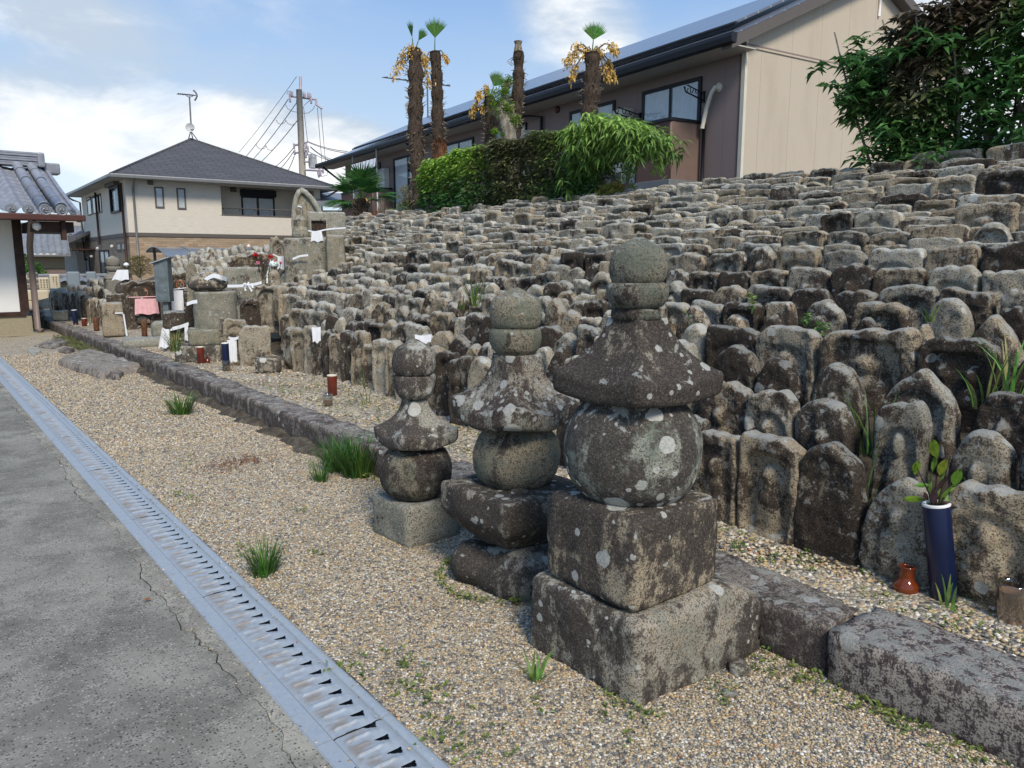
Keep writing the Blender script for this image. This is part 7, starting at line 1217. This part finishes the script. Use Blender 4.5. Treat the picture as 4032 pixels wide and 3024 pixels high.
# low fan palm
D = pr(gx(1425, 885, 9.3))[2]; b = dep(1425, 885, D); g = empty('fan_palm', b, 0, 'short fan palm with a full green crown in front of the far balcony', 'palm tree'); k = D / FPX; m = MB(); m.tube([V(0, 0, -.1), UP * 60 * k, UP * 100 * k], [.18, .19, .13], 12); m.build('trunk', M['palm_bark'], g, smooth=True); m = MB()
for i in range(260): q = random.uniform(0, 95) * k; th = random.uniform(0, 6.28); e = V(math.cos(th), math.sin(th), 0); p = UP * q + e * .17; m.add([p - UP * .02, p + UP * .02, p + e * .09 + UP * .07], [(0, 1, 2)])
m.build('leaf_stubs', M['stub'], g); c0 = UP * 96 * k
for i in range(22):
    th = i * 2.4; el = [1.25, .9, .55, .2, -.1][i % 5] + random.uniform(-.12, .12); d = V(math.cos(th) * math.cos(el), math.sin(th) * math.cos(el), math.sin(el)); st_ = c0 + d * random.uniform(.34, .50) - UP * .03; m = MB(); m.tube([c0, st_], [.012, .008], 5, t=(.10, .18, .05)); up_ = nrm(np.cross(np.cross(d, UP), d)); fan(m, st_, d, up_, .66, 1.15, 18, .5, (.055, .15, .035), .18); m.build('fan_leaf', M['leaf'], g, tint=True)
for s in (-1, 1): m = MB(); e0 = c0 - UP * .02; m.tube([e0, e0 + RT * s * .12 + UP * .02, e0 + RT * s * .22 - UP * .06], [.03, .04, .02], 8); m.build('flower_stalk', M['flower_y'], g, smooth=True)
# small shrubs on top of the mound
def shrub(px, py, D, wpx, hpx, ln, wd, ca, cb, n, label, cat='shrub', per=5, droop=.3, stems=14, up=.5, name='shrub'):
    if 9 <= D < 14: D = pr(gx(px, py, 8.55 if px < 2200 else 8.45))[2]
    b = dep(px, py, D); k = D / FPX; g = empty(name, b, 0, label, cat); th = RNG.uniform(0, 6.28, n); rr = RNG.uniform(0, 1, n) ** .6; z = RNG.uniform(.05, 1, n); sh = np.sin(np.clip(z * 1.15 + .25, 0, 3.1) ** 1.0 * 1.9 + .1).clip(.3, 1); c = np.stack([np.cos(th) * rr * wpx * k / 2 * sh, np.sin(th) * rr * wpx * k / 2.6 * sh, z * hpx * k], -1)
    leaves('foliage', c, per, ln, wd, lambda q: mixc(ca, cb, RNG.uniform(0, 1, len(q))), g, droop=droop, up=up); sticks('stem', [(V(0, 0, -.05), p) for p in c[:stems]], g, .007); return g
shrub(1490, 880, 13.6, 52, 48, .05, .014, (.30, .06, .02), (.42, .16, .06), 130, 'small orange-red shrub right of the short fan palm'); shrub(1538, 880, 13.4, 45, 52, .10, .02, (.14, .22, .05), (.28, .36, .10), 40, 'tiny yellow-green sprout right of the orange-red shrub', stems=6)
shrub(1600, 870, 13.3, 105, 70, .09, .02, (.10, .17, .04), (.24, .28, .09), 170, 'yellow-green nandina clump at the foot of the leftmost palm'); shrub(1600, 800, 13.4, 85, 66, .045, .016, (.16, .17, .05), (.36, .30, .11), 150, 'wispy reddish-yellow nandina top left of the hedge', up=.6); shrub(1505, 860, 13.8, 45, 85, .02, .006, (.17, .13, .10), (.22, .17, .14), 40, 'bare twiggy grey plant against the brown balcony', stems=26)
shrub(2300, 800, 9.3, 140, 62, .055, .03, (.06, .17, .03), (.14, .30, .05), 260, 'bright green low plants under the right end of the hedge'); shrub(2425, 790, 9.1, 190, 60, .06, .018, (.20, .30, .05), (.42, .30, .08), 300, 'yellow-green and orange fern clump at the mound top', up=.8); shrub(2470, 730, 9.2, 60, 70, .05, .015, (.12, .26, .04), (.20, .34, .07), 60, 'thin upright fresh shoots behind the fern clump', up=.8); shrub(2360, 720, 9.4, 80, 60, .03, .008, (.14, .18, .07), (.22, .22, .11), 60, 'wispy tangled weeds in front of the beige wall gap', stems=22)
shrub(2590, 725, 9., 60, 55, .14, .014, (.10, .22, .04), (.18, .30, .06), 9, 'tuft of broad grass on the mound top near the balcony', stems=0, up=1.2, per=6); shrub(550, 1085, 17.5, 150, 72, .07, .014, (.13, .14, .03), (.24, .17, .05), 420, 'rust-tinged feathery shrub behind the small grey tower', droop=.5); shrub(135, 1100, 36, 90, 60, .16, .07, (.05, .18, .02), (.10, .30, .04), 160, 'bright green garden bush beside the hall downpipe'); shrub(105, 1075, 37, 40, 70, .14, .06, (.05, .16, .02), (.12, .28, .04), 60, 'yellow-green bush tip just right of the hall')
shrub(152, 1275, 17.2, 55, 70, .09, .012, (.16, .09, .03), (.22, .17, .06), 160, 'brownish dry weeds at the far kerb end by the hall', droop=.8, up=.3)
# ---- grasses and weeds
def blades(c, n, h, spread, cols, label=None, name='grass_clump', cat='grass', w0=.006, arch=.5, group=None, kind=None, seedh=None):
    m = MB(); c = np.asarray(c, float)
    for i in range(n):
        th = random.uniform(0, 6.28); r_ = random.uniform(0, 1) ** .7 * spread * .35; p = V(math.cos(th) * r_, math.sin(th) * r_, -.01); th += random.uniform(-.6, .6); e = V(math.cos(th), math.sin(th), 0); s = V(-e[1], e[0], 0); hh = h * random.uniform(.55, 1.1); bd = random.uniform(.15, 1) * arch; col = tuple(x * random.uniform(.7, 1.35) for x in random.choice(cols)); vs = []
        for q in (0, .3, .6, .85, 1.): o = p + e * (bd * hh * q * q * .9 + spread * .25 * q) + UP * hh * (q - .25 * bd * q ** 3); ww = w0 * (1 - q) ** .6 * .5 + .0006; vs += [o - s * ww, o + s * ww]
        m.add(vs, [(2 * k, 2 * k + 1, 2 * k + 3, 2 * k + 2) for k in range(4)], col)
    o = m.build(name, M['leaf'], tint=True, loc=c); return tag(o, label, cat, group, kind)
GC = [(.035, .10, .02), (.06, .15, .025), (.10, .20, .035)]; GY = [(.14, .24, .05), (.22, .32, .09), (.09, .17, .035)]; GD = [(.26, .20, .10), (.30, .24, .12)]
blades(gz(715, 1632), 150, .24, .26, GC + GY[:1], 'grass tuft alone on the gravel, farthest of the three yard clumps', arch=.5, w0=.008); blades(gz(1040, 2258), 150, .17, .16, GC, 'dark green grass tuft nearest the drain grating', w0=.0055); blades(gz(1410, 1868), 260, .30, .30, GC, 'largest dark grass clump against the kerb left of the smallest tower', w0=.008); blades(gz(1330, 1850), 120, .26, .26, GC, 'left half of the grass clump by the kerb, slightly separate', w0=.007); blades(gz(1262, 1895), 60, .16, .14, GC, 'small grass tuft at the left tip of the kerb clump', w0=.006)
blades(gz(1480, 1855), 110, .24, .22, GC, 'right part of the kerb grass clump touching the smallest tower', w0=.007)
for i, (px, py, D, n, h, lab) in enumerate(((3440, 1790, 4.2, 40, .34, 'tall wispy grass between stones left of the twin round stones'), (3395, 1990, 3.3, 6, .30, 'thin leek-like shoot in front of the dark round-topped stone'), (3870, 1600, 4.3, 10, .28, 'broad pale grass blades at the foot of the dark two-figure stone'), (3985, 1540, 4.5, 12, .34, 'long arching grass blades at the right edge of the photo'), (3660, 1260, 5.0, 6, .14, 'small arching blade by the round-topped grey stone'), (3270, 1660, 4.2, 16, .16, 'fine weeds between two head-carved stones'), (1870, 1200, 7.2, 26, .30, 'yellow-green lily-like leaves between the small and middle towers'), (1820, 1215, 7.2, 8, .14, 'small yellow blades left of the lily-like leaves'), (2730, 1280, 5.0, 3, .22, 'single tall blades left of the hump-topped stones'), (1448, 1600, 5.5, 14, .52, 'tall thin weed standing before the dark front stones in mid terrace'), (2125, 1880, 3.4, 12, .26, 'grass blades between the middle and tallest towers'), (690, 1380, 9.3, 70, .34, 'dry grass tuft under the hanging cloth of the pedestal'), (3830, 1990, 2.9, 9, .12, 'little blades in front of the grey mound stone'), (2105, 2690, 2.62, 9, .12, 'small lily-like sprout left of the tallest tower base'), (3730, 2400, 2.85, 8, .16, 'sprout of arching leaves at the foot of the large navy vase'))):
    wd = .014 if 'broad' in lab or 'lily' in lab or 'arching' in lab or 'sprout' in lab else .006; q = dep(px, py, D)
    XG = {3440: 3.62, 3395: 3.30, 3870: 3.95, 3985: 3.98, 3660: 4.30, 3270: 3.98, 2730: 4.25, 2125: 3.0, 3830: 3.30, 1448: 3.30}
    if px in XG: q = gx(px, py, XG[px])
    if 'sprout' in lab: q = gz(px, py, .19 if px > 3000 else 0)
    blades(q, n, h, h * .5, GY if 'lily' in lab or 'pale' in lab or 'yellow' in lab or 'arching' in lab or 'leek' in lab else (GC + GY + GD if 'wispy' in lab or 'dry' in lab else GC + GY), lab, 'weed', 'weed', wd, arch=.8)
def sprig(c, h, n, cols, ln, label, name='weed', cat='weed', kind=None, parent=None, lean=0.):
    g = parent or empty(name, c, 0, label, cat); m = MB(); top = V(lean * h, 0, h); m.tube([V(0, 0, -.01), top * .5 + V(.01, 0, 0), top], [.003, .002, .0012], 5, t=cols[0]); m.build('stem', M['leaf'], g, tint=True); cen = np.stack([top * q for q in np.linspace(.25, 1, n)]); leaves('leaves', cen, 4, ln, ln * .36, lambda q: mixc(cols[0], cols[1], RNG.uniform(0, 1, len(q))), g, droop=.4, up=.3, jit=.003); return g
for (px, py, D, h, n, lab) in ((3220, 1420, 4.6, .22, 12, 'ferny vetch trailing over the grey soft-cornered stone'), (3170, 1300, 4.8, .10, 8, 'bright vetch tuft on top of the grey soft-cornered stone'), (2960, 1230, 5.1, .12, 8, 'pale yellow flowering weed between two peaked stones'), (2330, 1240, 6.5, .08, 8, 'little green weed on a dark stone right of the middle tower')): sprig(dep(px, py, D), h, n, ((.10, .24, .05), (.24, .36, .10) if 'yellow' not in lab else (.42, .38, .12)), .07 if 'trail' in lab else .05, lab)
# weeds sprinkled on the gravel: one uncountable mass of sprouts
cen = []
for (x, y, s) in ((770, 1710, 30), (1190, 2015, 26), (1240, 2190, 20), (740, 1980, 24), (735, 1830, 30), (1400, 2640, 40), (1600, 2610, 40), (1640, 2740, 40), (1830, 2930, 60), (1590, 2720, 40), (2420, 2830, 40), (2560, 2810, 50), (1880, 2980, 40), (1500, 2080, 20), (960, 2170, 30), (700, 1960, 20), (880, 1560, 20), (620, 1560, 20), (3080, 2560, 60), (3300, 2690, 70), (3500, 2800, 80), (3700, 2920, 80), (2990, 2640, 40), (2820, 2720, 30), (1000, 1520, 30), (840, 1500, 20), (2110, 2780, 20), (1760, 2740, 20)):
    p = gz(x, y, 0.); m_ = max(3, int(s * .28)); cen.append(p + RNG.normal(size=(m_, 3)) * V(.03, .05, 0) * (s / 30) * (1 if y > 2000 else 1.6) + V(0, 0, .010))
kx = RNG.uniform(0, 1, 170); cen.append(np.stack([2.44 + RNG.uniform(-.05, .03, 170), .4 + kx * 5, np.full(170, .012)], -1)); cen.append(np.stack([RNG.uniform(2.82, 3.1, 120), RNG.uniform(.8, 3., 120), np.full(120, .20)], -1)); cen.append(np.stack([RNG.uniform(2.85, 3.7, 260), RNG.uniform(4, 8, 260), np.full(260, .20)], -1)); th = RNG.uniform(0, 6.28, 120); cen.append(np.stack([2.2 + .36 * np.cos(th), 2.77 + .33 * np.sin(th), np.full(120, .01)], -1))
leaves('sprouting_weeds', np.concatenate(cen), 4, .026, .012, lambda c: mixc((.09, .16, .03), (.24, .29, .08), RNG.uniform(0, 1, len(c))), None, droop=.2, up=.5, label='tiny green weeds sprouting through the gravel and along the kerb', cat='weeds', kind='stuff', jit=.008)
cen = gz(930, 1828, .0) + RNG.normal(size=(230, 3)) * V(.14, .12, 0) + V(0, 0, .008); leaves('red_sedum', cen, 3, .02, .008, lambda c: mixc((.20, .08, .05), (.30, .15, .08), RNG.uniform(0, 1, len(c))), None, droop=.2, up=.6, label='patch of reddish creeping weed on the gravel', cat='weeds', kind='stuff', jit=.006)
cen = np.stack([RNG.uniform(2.25, 2.5, 900), RNG.uniform(13.6, 17.2, 900), np.full(900, .02)], -1); leaves('kerb_weeds', cen, 4, .06, .012, lambda c: mixc((.10, .15, .05), (.24, .22, .10), RNG.uniform(0, 1, len(c))), None, droop=.4, up=.6, label='dry weeds growing along the far part of the kerb', cat='weeds', kind='stuff', jit=.02)
for (px, py, zb, lab) in ((560, 2375, 0, 'orange fallen leaf on the concrete'), (3175, 2510, 0, 'curled brown leaf below the purplish kerb stone'), (3790, 2905, 0, 'curled brown leaf near the lower right kerb'), (3900, 2985, 0, 'long dark dead leaf near the bottom right corner')):
    c = gz(px, py, zb) + V(0, 0, .012); o = leaves('fallen_leaf', np.zeros((1, 3)), 1, .05, .022, lambda q: np.array([[.32, .12, .03]]), None, droop=.1, up=-.1, jit=0, label=lab, cat='leaf'); o.location = c
for (px, py) in ((170, 1298), (138, 1290)): blades(gz(px, py), 40, .16, .12, GC, 'thin grass tuft near the hall plinth, ' + ('right one' if px > 150 else 'left one'), w0=.01)
# sprigs standing in the big navy vase
top = np.array(nv.matrix_world.translation) if False else None
bpy.context.view_layer.update(); mw = np.array(nv.matrix_world); tp = (mw @ np.array([0, nR, nh - .04, 1]))[:3]; g = empty('leafy_sprigs', tp, 0, 'leafy green and purple sprigs standing in the large navy vase', 'cut plant'); kk = pr(tp)[2] / FPX; S_ = lambda x, y, dz=0: RT * (x - 3680) * kk + UP * (2015 - y) * kk + FW * dz
def bigleaf(m, base, tip, w_, col, cup=.2):
    d = tip - base; s = nrm(np.cross(d, FW)); nn = nrm(np.cross(s, d)); P_ = []; 
    for q, ww in ((0, .05), (.25, .75), (.5, 1), (.75, .72), (1, .02)): o = base + d * q + nn * math.sin(q * 3.14) * cup * np.linalg.norm(d) * .3; P_ += [o - s * w_ * ww / 2 + nn * .12 * w_, o, o + s * w_ * ww / 2 + nn * .12 * w_]
    m.add(P_, [(3 * i + j, 3 * i + j + 1, 3 * i + j + 4, 3 * i + j + 3) for i in range(4) for j in range(2)], col)
m = MB(); G1, G2, P1 = (.12, .19, .02), (.16, .27, .05), (.055, .03, .03)
for pts in (((3680, 2040), (3665, 1900), (3660, 1740)), ((3680, 2040), (3640, 1930), (3585, 1830)), ((3685, 2040), (3700, 1930), (3740, 1860)), ((3675, 2040), (3690, 1900), (3712, 1780))): m.tube([S_(*p) for p in pts], [.004, .003, .002], 5, t=P1)
m.build('twig', M['leaf'], g, tint=True); m = MB()
for (x0, y0, x1, y1, w_, c) in ((3660, 1790, 3622, 1712, 46, G1), (3590, 1860, 3600, 1800, 34, G1), (3600, 1855, 3575, 1810, 26, G1), (3665, 1860, 3680, 1790, 40, G1), (3735, 1905, 3742, 1830, 46, G1), (3640, 1960, 3530, 1950, 26, G1), (3700, 1920, 3785, 1905, 22, G2), (3650, 1900, 3600, 1905, 20, G2), (3690, 1960, 3700, 1840, 20, G2), (3670, 2000, 3655, 1850, 18, G2), (3680, 2000, 3715, 1890, 20, G2), (3700, 1990, 3725, 1930, 22, G2), (3640, 1960, 3610, 1925, 22, P1), (3680, 2020, 3720, 2080, 34, P1), (3690, 1990, 3775, 1940, 22, P1), (3655, 1980, 3645, 1900, 30, P1), (3670, 1930, 3700, 1850, 22, P1), (3650, 1850, 3662, 1770, 22, G1), (3760, 1925, 3790, 1895, 26, (.42, .36, .05)), (3660, 1985, 3690, 1905, 26, G2), (3680, 1960, 3740, 1985, 22, P1)): bigleaf(m, S_(x0, y0, random.uniform(-.03, .03)), S_(x1, y1, random.uniform(-.04, .04)), w_ * kk, tuple(v_ * random.uniform(.8, 1.2) for v_ in c))
m.build('leaves', M['leaf'], g, tint=True)
